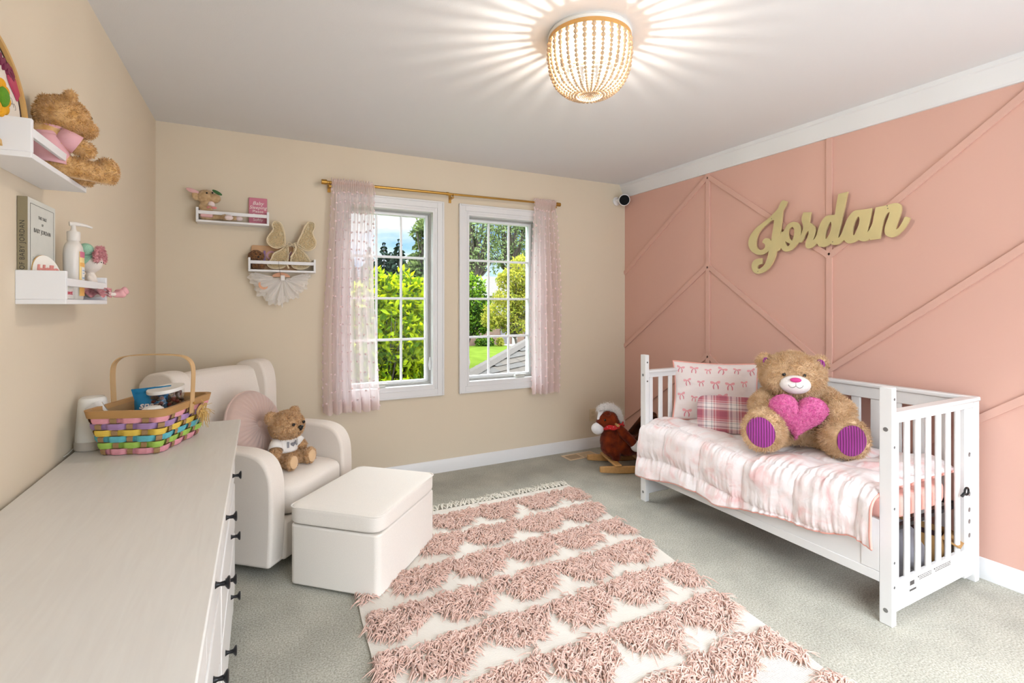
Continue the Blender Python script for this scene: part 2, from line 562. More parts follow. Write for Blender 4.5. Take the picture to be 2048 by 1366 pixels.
V1, V2, V3 = -0.983, -1.898, -2.81
for yv in (V1, V2, V3, -3.73): batten(yv, 0.098, yv, 2.322, d=0.012)
for k in range(3):
    zt = 2.300 - 0.69 * k; zb = zt - 0.695
    for (ya, za, yb, zb_) in ((0, zb, V1, zt), (V1, zt, V2, zb), (V2, zb, V3, zt), (V3, zt, -3.73, zb)):
        if min(za, zb_) < 0.098:
            f = (0.098 - za) / (zb_ - za)
            if zb_ < za: yb, zb_ = ya + (yb - ya) * f, 0.098
            else: ya, za = ya + (yb - ya) * f, 0.098
            if za < 0.098 or zb_ < 0.098 or abs(za - zb_) < 0.02: continue
        batten(ya, za, yb, zb_)

# ------------------------------------------------------------------ windows
M_vinyl = mat('window_vinyl', '#eef1f3', 0.35, spec=0.4)
M_gasket = mat('grey_gasket', '#a9a9a4', 0.5)
M_handle = mat('window_hardware', '#c9cbc4', 0.35, metal=0.2)


def glass_mat():
    m = bpy.data.materials.new('window_glass'); m.use_nodes = True; t = m.node_tree; t.nodes.clear()
    o = t.nodes.new('ShaderNodeOutputMaterial'); tr = t.nodes.new('ShaderNodeBsdfTransparent'); g = t.nodes.new('ShaderNodeBsdfGlossy')
    g.inputs['Roughness'].default_value = 0.0; fr = t.nodes.new('ShaderNodeFresnel'); fr.inputs[0].default_value = 1.12
    tr.inputs[0].default_value = (0.97, 0.99, 0.98, 1)
    mxx = t.nodes.new('ShaderNodeMixShader'); t.links.new(fr.outputs[0], mxx.inputs[0]); t.links.new(tr.outputs[0], mxx.inputs[1]); t.links.new(g.outputs[0], mxx.inputs[2])
    t.links.new(mxx.outputs[0], o.inputs[0]); return m


M_glass = glass_mat()
for wi, (a, b) in enumerate(OPN):
    w = thing('window_%d' % (wi + 1), '', 'window', ((a + b) / 2, 0, OZ0)); struct(w)
    del w['label']; del w['category']
    # casing: stepped picture frame on the wall
    c = MB()
    for (o0, o1, d) in ((0.0, 0.020, 0.012), (0.018, 0.060, 0.020), (0.058, 0.072, 0.026)):
        X0, X1, Z0, Z1 = a - o1, b + o1, OZ0 - o1, OZ1 + o1
        x0, x1, z0, z1 = a - o0, b + o0, OZ0 - o0, OZ1 + o0
        c.box(X0, x0, -d, 0, Z0, Z1); c.box(x1, X1, -d, 0, Z0, Z1); c.box(x0, x1, -d, 0, z1, Z1); c.box(x0, x1, -d, 0, Z0, z0)
    c.build('window_casing', M_trim, w, world=True, bevel=0.003)
    j = MB(); t_ = 0.016
    j.box(a, a + t_, -0.012, TH, OZ0, OZ1); j.box(b - t_, b, -0.012, TH, OZ0, OZ1); j.box(a + t_, b - t_, -0.012, TH, OZ1 - t_, OZ1)
    j.box(a + t_, b - t_, -0.012, TH, OZ0, OZ0 + t_)
    j.build('window_jamb', M_trim, w, world=True, smooth=False)
    # grey screen frame / gasket, then the sash
    g0, g1, h0, h1 = a + t_, b - t_, OZ0 + t_, OZ1 - t_
    g = MB()
    for (x0, x1, z0, z1) in ((g0, g0 + 0.012, h0, h1), (g1 - 0.012, g1, h0, h1), (g0 + .012, g1 - .012, h1 - 0.012, h1), (g0 + .012, g1 - .012, h0, h0 + 0.016)):
        g.box(x0, x1, 0.055, 0.075, z0, z1)
    g.build('window_screen_track', M_gasket, w, world=True, smooth=False)
    s = MB(); sx0, sx1, sz0, sz1 = g0 + 0.002, g1 - 0.002, h0 + 0.002, h1 - 0.002
    fw = 0.030
    s.box(sx0, sx0 + fw, 0.08, 0.125, sz0, sz1); s.box(sx1 - fw, sx1, 0.08, 0.125, sz0, sz1)
    s.box(sx0 + fw, sx1 - fw, 0.08, 0.125, sz1 - fw, sz1); s.box(sx0 + fw, sx1 - fw, 0.08, 0.125, sz0, sz0 + fw)
    sash = s.build('window_sash', M_vinyl, w, world=True, bevel=0.004)
    gx0, gx1, gz0, gz1 = sx0 + fw, sx1 - fw, sz0 + fw, sz1 - fw
    for k in (1, 2):
        xm = gx0 + (gx1 - gx0) * k / 3
        MB().box(xm - 0.008, xm + 0.008, 0.094, 0.112, gz0, gz1).build('muntin', M_vinyl, sash, world=True, bevel=0.003)
    for k in (1, 2, 3):
        zm = gz0 + (gz1 - gz0) * k / 4
        MB().box(gx0, gx1, 0.0935, 0.1125, zm - 0.009, zm + 0.009).build('muntin', M_vinyl, sash, world=True, bevel=0.003)
    MB().box(gx0, gx1, 0.1015, 0.1045, gz0, gz1).build('window_pane', M_glass, sash, world=True, smooth=False)
    # crank folded on the sill, sash lock on the side
    xc = (1.36 if wi == 0 else 2.54)
    cr_ = MB(); cr_.box(xc - 0.045, xc + 0.045, 0.015, 0.055, OZ0 + t_, OZ0 + t_ + 0.020)
    cr_.box(xc - 0.040, xc + 0.062, 0.018, 0.040, OZ0 + t_ + 0.020, OZ0 + t_ + 0.030)
    cr_.build('window_crank', M_handle, w, world=True, bevel=0.006, bseg=3)
    xl = b - t_ if wi == 0 else a + t_
    sg = -1 if wi == 0 else 1
    lk = MB(); lk.tube([(xl + sg * 0.010, 0.035, 0.80), (xl + sg * 0.016, 0.03, 0.84), (xl + sg * 0.010, 0.035, 0.90)], [0.006, 0.009, 0.005], n=8)
    lk.box(min(xl, xl + sg * 0.008), max(xl, xl + sg * 0.008), 0.025, 0.045, 0.82, 0.87)
    lk.build('window_lock', M_vinyl, w, world=True)

fwn = MB()
for (o0, o1, d) in ((0.0, 0.020, 0.012), (0.018, 0.072, 0.020)):
    a, b, z0_, z1_ = FO
    fwn.box(a - o1, a - o0, YF, YF + d, z0_ - o1, z1_ + o1).box(b + o0, b + o1, YF, YF + d, z0_ - o1, z1_ + o1)
    fwn.box(a - o0, b + o0, YF, YF + d, z1_ + o0, z1_ + o1).box(a - o0, b + o0, YF, YF + d, z0_ - o1, z0_ - o0)
for (x0, x1, z0, z1) in ((FO[0], FO[0] + .04, FO[2], FO[3]), (FO[1] - .04, FO[1], FO[2], FO[3]), (FO[0], FO[1], FO[2], FO[2] + .04), (FO[0], FO[1], FO[3] - .04, FO[3]), (2.13, 2.17, FO[2], FO[3])):
    fwn.box(x0, x1, YF - .12, YF - .08, z0, z1)
struct(fwn.build('window_3', M_trim, smooth=False))  # frame of the unseen window added to let in fill light

# ------------------------------------------------------------------ floor register, outlet, camera in the corner
M_beige = mat('beige_metal', '#d8bf9d', 0.45)
M_dark = mat('duct_shade_cord_black', '#1d1a16', 0.8)
va, vb = px(1125, 912, z=0), px(1193, 910, z=0)
v = thing('floor_register', 'flat beige metal floor vent in the carpet in front of the rocking horse', 'vent', (3.04, -0.155, 0.0), R(1))
f = MB(); f.box(-0.155, 0.155, -0.07, -0.055, 0, 0.006); f.box(-0.155, 0.155, 0.055, 0.07, 0, 0.006); f.box(-0.155, -0.14, -0.055, 0.055, 0, 0.006); f.box(0.14, 0.155, -0.055, 0.055, 0, 0.006)
f.box(-0.006, 0.006, -0.055, 0.055, 0, 0.005)
f.build('frame', M_beige, v, bevel=0.002)
g = MB()
for k in range(22):
    xk = -0.133 + k * 0.0127
    g.box(xk - 0.0017, xk + 0.0017, -0.055, 0.055, 0.0005, 0.004, T=None)
g.build('grille', M_beige, v, smooth=False)
MB().box(-0.14, 0.0, -0.055, 0.055, 0.0002, 0.0008).build('duct_shade', M_dark, v, smooth=False)  # dark sheet painted in for the shade down the duct

o_ = thing('wall_outlet', 'beige duplex outlet plate low on the cream wall behind the rocking horse', 'outlet', (3.285, 0, 0.30))
MB().prism(round_rect(0.07, 0.115, 0.006), 0, 0.005, T=TR((0, 0, 0), rx=pi / 2)).build('cover_plate', mat('ivory_plastic', '#d9c6a4', 0.45), o_, bevel=0.0015)
for dz in (-0.021, 0.021):
    MB().prism(round_rect(0.034, 0.028, 0.008), 0.005, 0.0065, T=TR((0, 0, dz), rx=pi / 2)).build('socket', mat('ivory_plastic_face', '#cdb994', 0.4), o_)

c_ = thing('security_camera', 'small round white wall camera with black face in the corner under the crown moulding', 'camera', (3.575, -0.065, 2.280), rot=(0, 0, 0))
c_.scale = (1.6, 1.6, 1.6)
dirv = (Vector((CX + .4, CY, 1.2)) - Vector((3.60, -0.07, 2.285))).normalized()
Q = dirv.to_track_quat('Z', 'Y').to_matrix().to_4x4()
M_wp = mat('white_plastic', '#e8e8ea', 0.3)
MB().lathe([(0, 0), (0.025, 0), (0.025, 0.006), (0.012, 0.012), (0.010, 0.03), (0, 0.03)], T=TR((-0.012, 0.04, 0.0), rx=pi / 2)).build('wall_mount', M_wp, c_)
MB().lathe([(0, -0.032), (0.020, -0.028), (0.031, -0.012), (0.033, 0.02), (0.032, 0.034), (0.029, 0.036)], T=Matrix.Translation((0, -0.015, 0)) @ Q).build('camera_body', M_wp, c_, angle=60)
MB().lathe([(0, 0.0375), (0.028, 0.0375), (0.0295, 0.034)], T=Matrix.Translation((0, -0.015, 0)) @ Q).build('lens_face', mat('black_gloss', '#060607', 0.5, spec=0.1), c_)
# ================================================================== beaded ceiling light
M_bead = mat('whitewashed_wood_bead', '#cbb192', 0.6, var=0.12, vscale=8)
M_ringw = mat('warm_wood_ring', '#d9a35c', 0.5)
M_lampwhite = mat('lamp_white_metal', '#f2efe8', 0.5)
LX, LY = 1.80, -2.00
L = thing('ceiling_light', 'beaded bowl ceiling light, lit, in the middle of the ceiling', 'ceiling light', (LX, LY, H))
MB().lathe([(0, 0), (0.170, 0), (0.174, -0.010), (0.168, -0.020), (0, -0.020)], 64).build('canopy', M_lampwhite, L)
MB().lathe([(0.166, -0.038), (0.172, -0.038), (0.172, -0.020), (0.166, -0.020), (0.166, -0.038)], 64).build('ring', M_ringw, L)
MB().lathe([(0, -0.016), (0.018, -0.016), (0.018, -0.06), (0.014, -0.07), (0, -0.07)], 20).build('lamp_socket', M_lampwhite, L)
prof = [(0.1685, -0.046), (0.1700, -0.085), (0.1670, -0.125), (0.1580, -0.165), (0.1400, -0.203), (0.1120, -0.232), (0.078, -0.250), (0.050, -0.256)]
pp = catmull(prof, 10, closed=False)
NS = 30
b0 = None
mb = MB(); s = 0.0; last = np.array(pp[0]); acc = 0; rad = [0.0105, 0.0105, 0.0105, 0.0080, 0.0080, 0.0085, 0.0088, 0.0085, 0.0080, 0.0075, 0.0070, 0.0065, 0.006, .006, .006, .006, .006, .006, .006, .006]
# arc-length walk placing beads that just touch
P = [np.array(q) for q in pp]; dist = [0]
for i in range(1, len(P)): dist.append(dist[-1] + np.linalg.norm(P[i] - P[i - 1]))
t = 0.0; k = 0; centres = []
while t < dist[-1] and k < 40:
    r_ = rad[min(k, len(rad) - 1)]
    i = max(1, next((j for j in range(len(dist)) if dist[j] >= t), len(dist) - 1)); f_ = (t - dist[i - 1]) / max(1e-9, dist[i] - dist[i - 1])
    q = P[i - 1] + (P[i] - P[i - 1]) * f_
    centres.append((q[0], q[1], r_))
    t += r_ + rad[min(k + 1, len(rad) - 1)]; k += 1
for (rr, zz, r_) in centres: mb.ell((rr, 0, zz), r_, nu=10, nv=7)
mb.tube([(q[0], 0, q[1]) for q in pp[::4]], 0.0012, n=4)
# small beads from the bottom rim up into the middle
for j in range(7): mb.ell((0.046 - 0.0068 * j, 0, -0.254 + 0.0015 * j), 0.0034, nu=8, nv=5)
b0 = mb.build('bead_strand', M_bead, L, angle=180)
for i in range(1, NS):
    c = b0.copy(); COL.objects.link(c); c.parent = L; c.rotation_euler = (0, 0, 2 * pi * i / NS)
MB().lathe([(0.1665, -0.049), (0.1695, -0.049), (0.1695, -0.045), (0.1665, -0.045), (0.1665, -0.049)], 64).build('bead_hoop', M_lampwhite, L)
def emit_mat(name, col, strength):
    m = bpy.data.materials.new(name); m.use_nodes = True; t = m.node_tree; t.nodes.clear()
    o = t.nodes.new('ShaderNodeOutputMaterial'); e = t.nodes.new('ShaderNodeEmission'); e.inputs[0].default_value = col; e.inputs[1].default_value = strength
    t.links.new(e.outputs[0], o.inputs[0]); return m


BR = 0.02
MB().ell((0, 0, -0.105), (BR, BR, BR * 1.2), nu=20, nv=12).build('bulb', emit_mat('lit_bulb', (1.0, 0.94, 0.86, 1), LAMP_POWER / (pi * 4 * pi * BR * BR)), L, angle=180)
# ================================================================== armchair, ottoman
M_linen = mat('ivory_upholstery', '#efe6dc', 0.85, bump=0.22, bscale=420, spec=0.15, sheen=0.2, var=0.05, vscale=300)
M_linenw = mat('ivory_upholstery_ottoman', '#f0eae1', 0.85, bump=0.22, bscale=420, spec=0.15, sheen=0.2, var=0.05, vscale=300)
M_base = mat('black_metal_base', '#15151a', 0.5)
CA = math.atan2(-0.65, 0.76)          # chair faces this way
# local frame: +X = direction the chair faces, +Y = its width (towards the window)
ch = thing('armchair', 'ivory upholstered wingback glider armchair in the corner by the dresser', 'armchair', (0.617, -1.095, 0), CA)
CW = 0.705


def soft(mb, name, parent, m, bev, seg=4, sub=0):
    return mb.build(name, m, parent, bevel=bev, bseg=seg, subsurf=sub, angle=60)


def side_prof(pts, k=8, corners=()):
    return catmull(pts, k, True, corners)


# arms: profile in X (forward) / Z, thickness along Y
arm_p = [(-0.62, 0.05), (-0.62, 0.60), (-0.45, 0.600), (-0.25, 0.600), (-0.13, 0.592), (-0.055, 0.560), (-0.012, 0.49), (0.0, 0.38), (-0.002, 0.20), (-0.012, 0.05)]
arm_s = side_prof(arm_p, 6, corners=(0, 1, 9))
RX = rotm(pi / 2)
for y0 in (0.0, CW - 0.105):
    mb = MB().prism(arm_s, -(y0 + 0.105), -y0, T=RX)
    a_ = mb.build('arm', M_linen, ch, bevel=0.032, bseg=5, angle=60)
    # welt along the outer edge
    pt = [(p[0] * 1.0, (y0 + (0.012 if y0 < .3 else 0.093)), p[1]) for p in arm_s[6:54]]
    MB().tube([(x - 0.012, y, z - 0.010) for (x, y, z) in pt], 0.0035, n=6).build('piping', M_linen, a_)
# seat cushion with crown
mb = MB()


def cushion(x0, x1, y0, y1, z0, z1, crown=0.02, r=0.035, nu=24, nv=24, e=5.0, ez=0.28, ec=0.35):
    """plump box: rounded slab with a crowned top"""
    b = MB(); w, d, h = x1 - x0, y1 - y0, z1 - z0
    def f(u, v):
        a = 2 * pi * u
        # v from bottom centre over side to top centre
        ca, sa = math.cos(a), math.sin(a)
        q = (abs(ca) ** e + abs(sa) ** e) ** (-1 / e)
        t = v * pi
        s_, c_ = math.sin(t), math.cos(t)
        rr = min(1.0, abs(s_) ** ez) if s_ > 1e-6 else 0
        zz = -math.copysign(abs(c_) ** ec, c_)
        cz = z0 + h / 2 + zz * (h / 2)
        if zz > 0: cz += crown * (1 - (rr * q * abs(ca)) ** 2) * (1 - (rr * q * abs(sa)) ** 2) * (1 if True else 0)
        return (x0 + w / 2 + rr * q * ca * w / 2, y0 + d / 2 + rr * q * sa * d / 2, cz)
    b.grid(f, nu * 4, nv * 2, cu=True, flip=True)
    return b


sc = cushion(-0.56, 0.035, 0.108, CW - 0.108, 0.245, 0.415, 0.025)
seat_ = sc.build('seat_cushion', M_linen, ch, angle=180)
soft(MB().box(-0.60, 0.004, 0.09, CW - 0.09, 0.05, 0.25), 'seat_base', ch, M_linen, 0.02)
# back rest: reclined rounded slab, its front edge leaning back
bp_ = [(-0.50, 0.30), (-0.56, 0.62), (-0.625, 0.88), (-0.66, 0.935), (-0.71, 0.945), (-0.755, 0.92), (-0.765, 0.85), (-0.70, 0.45), (-0.66, 0.06), (-0.56, 0.05)]
bs_ = side_prof(bp_, 6)


def back_shape(u, v):
    # u around the profile, v across the width; the top rolls down a little at both sides
    i = int(u * len(bs_)) % len(bs_); p = bs_[i]
    y = 0.075 + (CW - 0.15) * v
    e = abs(2 * v - 1)
    z = p[1] - (0.018 * e ** 3 if p[1] > 0.7 else 0)
    x = p[0] + 0.02 * (e ** 2) * (1 if p[1] > 0.35 else 0)
    return (x, y, z)


mb = MB(); nb = len(bs_)
for v_ in range(17):
    for i in range(nb): mb.v.append(back_shape(i / nb + 1e-6, v_ / 16))
for v_ in range(16):
    for i in range(nb): mb.f.append((v_ * nb + i, v_ * nb + (i + 1) % nb, (v_ + 1) * nb + (i + 1) % nb, (v_ + 1) * nb + i)); mb.m.append(0)
mb.f.append(tuple(reversed(range(nb)))); mb.f.append(tuple(range(16 * nb, 17 * nb))); mb.m += [0, 0]
mb.build('backrest', M_linen, ch, bevel=0.02, bseg=3, angle=60)
# wings
wp = [(-0.60, 0.40), (-0.535, 0.56), (-0.535, 0.70), (-0.540, 0.84), (-0.565, 0.925), (-0.61, 0.962), (-0.70, 0.962), (-0.765, 0.93), (-0.79, 0.84), (-0.72, 0.45), (-0.68, 0.06), (-0.61, 0.06)]
ws = side_prof(wp, 6)
for y0, sg in ((-0.002, 1), (CW - 0.098, -1)):
    mb = MB().prism(ws, -(y0 + 0.10), -y0, T=RX)
    mb.build('wing', M_linen, ch, bevel=0.034, bseg=6, angle=60)
MB().lathe([(0, 0.0), (0.27, 0.0), (0.27, 0.012), (0.25, 0.02), (0.05, 0.03), (0.05, 0.06), (0, 0.06)], 40, T=TR((-0.36, CW / 2, 0))).build('swivel_base', M_base, ch)

# ottoman
oa = math.atan2(-0.315, 0.346)
ot = thing('ottoman', 'ivory upholstered storage ottoman standing in front of the armchair on the rug edge', 'ottoman', (0.691, -1.175, 0.0), oa)
# local X along the short side towards camera-right, local Y the long side
OL, OW = 0.468, 0.59
mb = MB(); n = 10
def ott_body(u, v):
    return None
body = MB().prism(round_rect(OL, OW, 0.03), 0.012, 0.288, T=TR((OL / 2, OW / 2, 0)))
body.build('storage_box', M_linenw, ot, bevel=0.008, bseg=3)
lid = cushion(-0.008, OL + 0.008, -0.008, OW + 0.008, 0.292, 0.378, 0.016, e=11.0, ez=0.14, ec=0.22)
lid.build('lid', M_linenw, ot, angle=180)
# piped seam round the top edge of the lid
rr = round_rect(OL + 0.006, OW + 0.006, 0.035, 8)
MB().tube([(OL / 2 + p[0], OW / 2 + p[1], 0.370) for p in rr], 0.0035, n=6, closed=True).build('piping', M_linenw, ot)

# ================================================================== dresser
M_dwhite = mat('white_stained_wood', '#e0deda', 0.38, spec=0.4)
def wood_top():
    m = bpy.data.materials.new('white_stain_top'); m.use_nodes = True; t = m.node_tree; b = t.nodes['Principled BSDF']
    tcn = t.nodes.new('ShaderNodeTexCoord'); mpn = t.nodes.new('ShaderNodeMapping'); mpn.inputs['Scale'].default_value = (14, 1.2, 1); mpn.inputs['Rotation'].default_value = (0, 0, 0.0)
    n = t.nodes.new('ShaderNodeTexNoise'); n.inputs['Scale'].default_value = 4; n.inputs['Detail'].default_value = 8; n.inputs['Distortion'].default_value = 1.2
    rr = t.nodes.new('ShaderNodeValToRGB'); rr.color_ramp.elements[0].position = 0.3; rr.color_ramp.elements[1].position = 0.7
    rr.color_ramp.elements[0].color = lin('#d6d2cc'); rr.color_ramp.elements[1].color = lin('#dbd8d2')
    t.links.new(tcn.outputs['Object'], mpn.inputs[0]); t.links.new(mpn.outputs[0], n.inputs[0]); t.links.new(n.outputs[0], rr.inputs[0]); t.links.new(rr.outputs[0], b.inputs['Base Color'])
    bp = t.nodes.new('ShaderNodeBump'); bp.inputs['Strength'].default_value = 0.12; bp.inputs['Distance'].default_value = 0.001
    t.links.new(n.outputs[0], bp.inputs['Height']); t.links.new(bp.outputs[0], b.inputs['Normal'])
    b.inputs['Roughness'].default_value = 0.33; b.inputs['Specular IOR Level'].default_value = 0.45
    return m
M_top = wood_top()
M_knob = mat('black_iron_knob', '#121215', 0.35, metal=0.3)
DZ = 0.815; DY0, DY1 = -1.26, -3.02; DX = 0.472
dr = thing('dresser', 'long white stained wood dresser with black knobs against the left wall', 'dresser', (0.25, (DY0 + DY1) / 2, 0))
MB().box(0.012, 0.496, DY1 - 0.01, DY0 + 0.005, DZ - 0.020, DZ).build('top_panel', M_top, dr, world=True, bevel=0.003)
c = MB()
c.box(0.018, DX - 0.02, DY1, DY1 + 0.03, 0.08, DZ - 0.02); c.box(0.018, DX - 0.02, DY0 - 0.03, DY0, 0.08, DZ - 0.02)
c.box(0.018, 0.028, DY1 + .03, DY0 - .03, 0.08, DZ - 0.02); c.box(0.028, DX - 0.02, DY1 + .03, DY0 - .03, 0.08, 0.10)
for z in (DZ - 0.045, 0.565, 0.36, 0.10): c.box(DX - 0.045, DX - 0.004, DY1 + 0.03, DY0 - 0.03, z - 0.02 if z > .2 else z - .02, z + (0.025 if z > .7 else 0.0))
c.build('carcass', M_dwhite, dr, world=True, smooth=False)
for ly in (DY0 - 0.025, DY1 + 0.025):
    for lx in (0.04, DX - 0.025):
        MB().box(lx - 0.022, lx + 0.022, ly - 0.022, ly + 0.022, 0, DZ - 0.021).build('leg', M_dwhite, dr, world=True, bevel=0.003)
MB().box(DX - 0.05, DX + 0.002, (DY0 + DY1) / 2 - 0.02, (DY0 + DY1) / 2 + 0.02, 0.1, 0.565).build('centre_post', M_dwhite, dr, world=True, bevel=0.002)


def knob(parent, y, z):
    k = MB().lathe([(0, 0), (0.009, 0), (0.0065, 0.004), (0.0045, 0.010), (0.006, 0.020), (0.0145, 0.026), (0.0155, 0.029), (0.012, 0.031), (0, 0.031)], 20, T=TR((DX + 0.004, y, z), ry=pi / 2))
    k.build('knob', M_knob, parent, world=True)


yin0, yin1 = DY0 - 0.05, DY1 + 0.05
wd = (yin0 - yin1) / 4
ky = [-1.55, -1.93, -2.30, -2.72]
for k in range(4):
    y1_ = yin0 - wd * k - 0.003; y0_ = yin0 - wd * (k + 1) + 0.003
    d_ = MB().box(DX - 0.016, DX + 0.004, y0_, y1_, 0.588, DZ - 0.048).build('drawer', M_dwhite, dr, world=True, bevel=0.004)
    knob(d_, (y0_ + y1_) / 2 if k != 1 else -1.935, 0.652)
wd2 = (yin0 - yin1) / 2
for (z0, z1) in ((0.372, 0.560), (0.112, 0.352)):
    for k in range(2):
        y1_ = yin0 - wd2 * k - (0.003 if k == 0 else .022); y0_ = yin0 - wd2 * (k + 1) + (0.022 if k == 0 else .003)
        d_ = MB().box(DX - 0.016, DX + 0.004, y0_, y1_, z0, z1).build('drawer', M_dwhite, dr, world=True, bevel=0.004)
        for f in ((0.40 if k == 0 else .3), (0.80 if k == 0 else .75)):
            knob(d_, y1_ - (y1_ - y0_) * f if k == 0 else y1_ - (y1_ - y0_) * f, (z0 + z1) / 2 + (0.0 if z0 > .3 else 0.015))

# ================================================================== round pleated cushion on the armchair
M_blush = mat('blush_velvet', '#cdb3a9', 0.7, sheen=0.5, spec=0.15, bump=0.05, bscale=300)
Mc = WM[ch]
cc = Mc @ Vector((-0.385, 0.335, 0.635))
rc = 0.195
rp = thing('round_cushion', 'round blush pink pleated velvet cushion with a centre button leaning on the chair back', 'cushion', tuple(cc), 0)
rp.rotation_euler = (0, 0, 0)
tilt = Matrix.Rotation(CA, 4, 'Z') @ Matrix.Rotation(R(72), 4, 'Y')
rp.rotation_euler = tilt.to_euler(); WM[rp] = Matrix.Translation(cc) @ tilt
npl = 34


def pleat(side):
    def f(u, v):
        a = 2 * pi * u; r_ = rc * v
        dep = 0.0065 * (abs(math.sin(npl / 2 * a + 0.8 * math.sin(5 * a))) - 0.5) * (1 - v ** 4) * min(1, v * 5)
        dome = 0.062 * math.sqrt(max(0, 1 - v ** 3.0)) * (1 - 0.55 * math.exp(-(v / 0.16) ** 2))
        return (r_ * math.cos(a), r_ * math.sin(a), side * (dome + dep))
    return f


MB().grid(pleat(1), 204, 26, cu=True).build('front_panel', M_blush, rp, angle=180)
MB().grid(pleat(-1), 204, 26, cu=True, flip=True).build('back_panel', M_blush, rp, angle=180)
MB().tube([(rc * math.cos(2 * pi * i / 64), rc * math.sin(2 * pi * i / 64), 0) for i in range(64)], 0.006, n=8, closed=True).build('piping', M_blush, rp)
MB().ell((0, 0, 0.034), (0.022, 0.022, 0.010)).build('button', M_blush, rp)
# ================================================================== toddler bed (converted crib)
M_crib = mat('white_crib_lacquer', '#e2e2e1', 0.32, spec=0.45)
M_bolt = mat('steel_bolt', '#9a9a9a', 0.35, metal=0.8)
M_hole = mat('bolt_recess', '#5a5654', 0.6)
XF, XB = 2.85, 3.585            # front face, back posts
YN, YA = -1.13, -2.615          # window end, camera end
cb = thing('toddler_bed', 'white wooden crib converted to a toddler bed along the pink wall', 'bed', ((XF + XB) / 2, (YN + YA) / 2, 0))
B = lambda *a: MB().box(*a)
PW, PT = 0.048, 0.032
for (y0, y1, zt) in ((YN - PW, YN, 0.975), (YA, YA + PW, 0.972)):
    p_ = B(XF, XF + PT, y0, y1, 0, zt).build('front_post', M_crib, cb, world=True, bevel=0.003)
    ye = y0 if y0 == YA else y0
    for z in (0.925, 0.73 if y0 == YA else 0.80, 0.48, 0.26, 0.16):
        MB().lathe([(0, 0), (0.006, 0), (0.006, 0.0008), (0, 0.0008)], 12, T=TR((XF + PT / 2, y0, z), rx=pi / 2)).build('bolt', M_hole, p_, world=True)
    for z in ((0.06, 0.80) if y0 == YA else (0.06, 0.84)):
        MB().lathe([(0, 0), (0.009, 0), (0.009, 0.001), (0.005, 0.0012), (0.005, 0.0004), (0, 0.0004)], 16, T=TR((XF, (y0 + y1) / 2, z), ry=-pi / 2)).build('bolt', M_bolt, p_, world=True)
for (y0, y1) in ((YN - PW, YN), (YA, YA + PW)):
    p_ = B(XB - 0.01, XB + 0.03, y0, y1, 0, 0.862).build('back_post', M_crib, cb, world=True, bevel=0.003)
    if y0 == YA:
        # inner board with the mattress height holes
        B(XB - 0.085, XB - 0.01, YA + 0.012, YA + 0.034, 0.03, 0.83).build('corner_board', M_crib, cb, world=True, bevel=0.002)
        for z in (0.66 - 0.055, 0.42, 0.345, 0.29, 0.225):
            MB().lathe([(0, 0), (0.011, 0), (0.011, 0.001), (0.006, 0.0012), (0.005, 0.0002), (0, 0.0002)], 16, T=TR((XB - 0.040, YA + 0.012, z), rx=pi / 2)).build('bolt', M_bolt, p_, world=True)
# end frames
for yc in (YN - 0.024, YA + 0.020):
    B(XF + PT, XB - 0.01, yc - 0.012, yc + 0.012, 0.822, 0.856).build('end_rail', M_crib, cb, world=True, bevel=0.003)
    B(XF + PT - 0.004, XB + 0.03, yc - 0.026, yc + 0.026, 0.853, 0.872).build('end_cap_rail', M_crib, cb, world=True, bevel=0.006, bseg=3)
    B(XF + PT, XB - 0.01, yc - 0.010, yc + 0.010, 0.045, 0.165).build('end_board', M_crib, cb, world=True, bevel=0.003)
    for k in range(8):
        xc = 2.915 + k * 0.0885
        if xc > 3.53: continue
        MB().prism(round_rect(0.034, 0.015, 0.006, 3), 0.165, 0.822, T=TR((xc, yc, 0))).build('slat', M_crib, cb, world=True, angle=50)
# back frame
B(XB - 0.006, XB + 0.022, YA + PW, YN - PW, 0.79, 0.853).build('back_rail', M_crib, cb, world=True, bevel=0.003)
B(XB - 0.016, XB + 0.034, YA - 0.004, YN + 0.004, 0.853, 0.874).build('back_cap_rail', M_crib, cb, world=True, bevel=0.006, bseg=3)
B(XB - 0.004, XB + 0.018, YA + PW, YN - PW, 0.045, 0.20).build('back_board', M_crib, cb, world=True, bevel=0.003)
y0s = px(1674.5, 800, x=3.585).y; st = (px(1750, 800, x=3.585).y - px(1674.5, 800, x=3.585).y) / 2
ylist = [y0s + st * k for k in range(-12, 14)]
for yv in ylist:
    if YA + PW + 0.02 < yv < YN - PW - 0.02:
        MB().prism(round_rect(0.015, 0.050, 0.006, 3), 0.20, 0.79, T=TR((XB + 0.007, yv, 0))).build('slat', M_crib, cb, world=True, angle=50)
# front board, panelled
B(XF + 0.004, XF + 0.026, YA + PW, YN - PW, 0.165, 0.42).build('front_board', M_crib, cb, world=True, bevel=0.002)
f = MB().box(XF + 0.0005, XF + 0.004, YA + PW, YN - PW, 0.165, 0.205).box(XF + 0.0005, XF + 0.004, YA + PW, YA + PW + .07, 0.207, 0.42)
f.build('front_board_frame', M_crib, cb, world=True, bevel=0.0015)
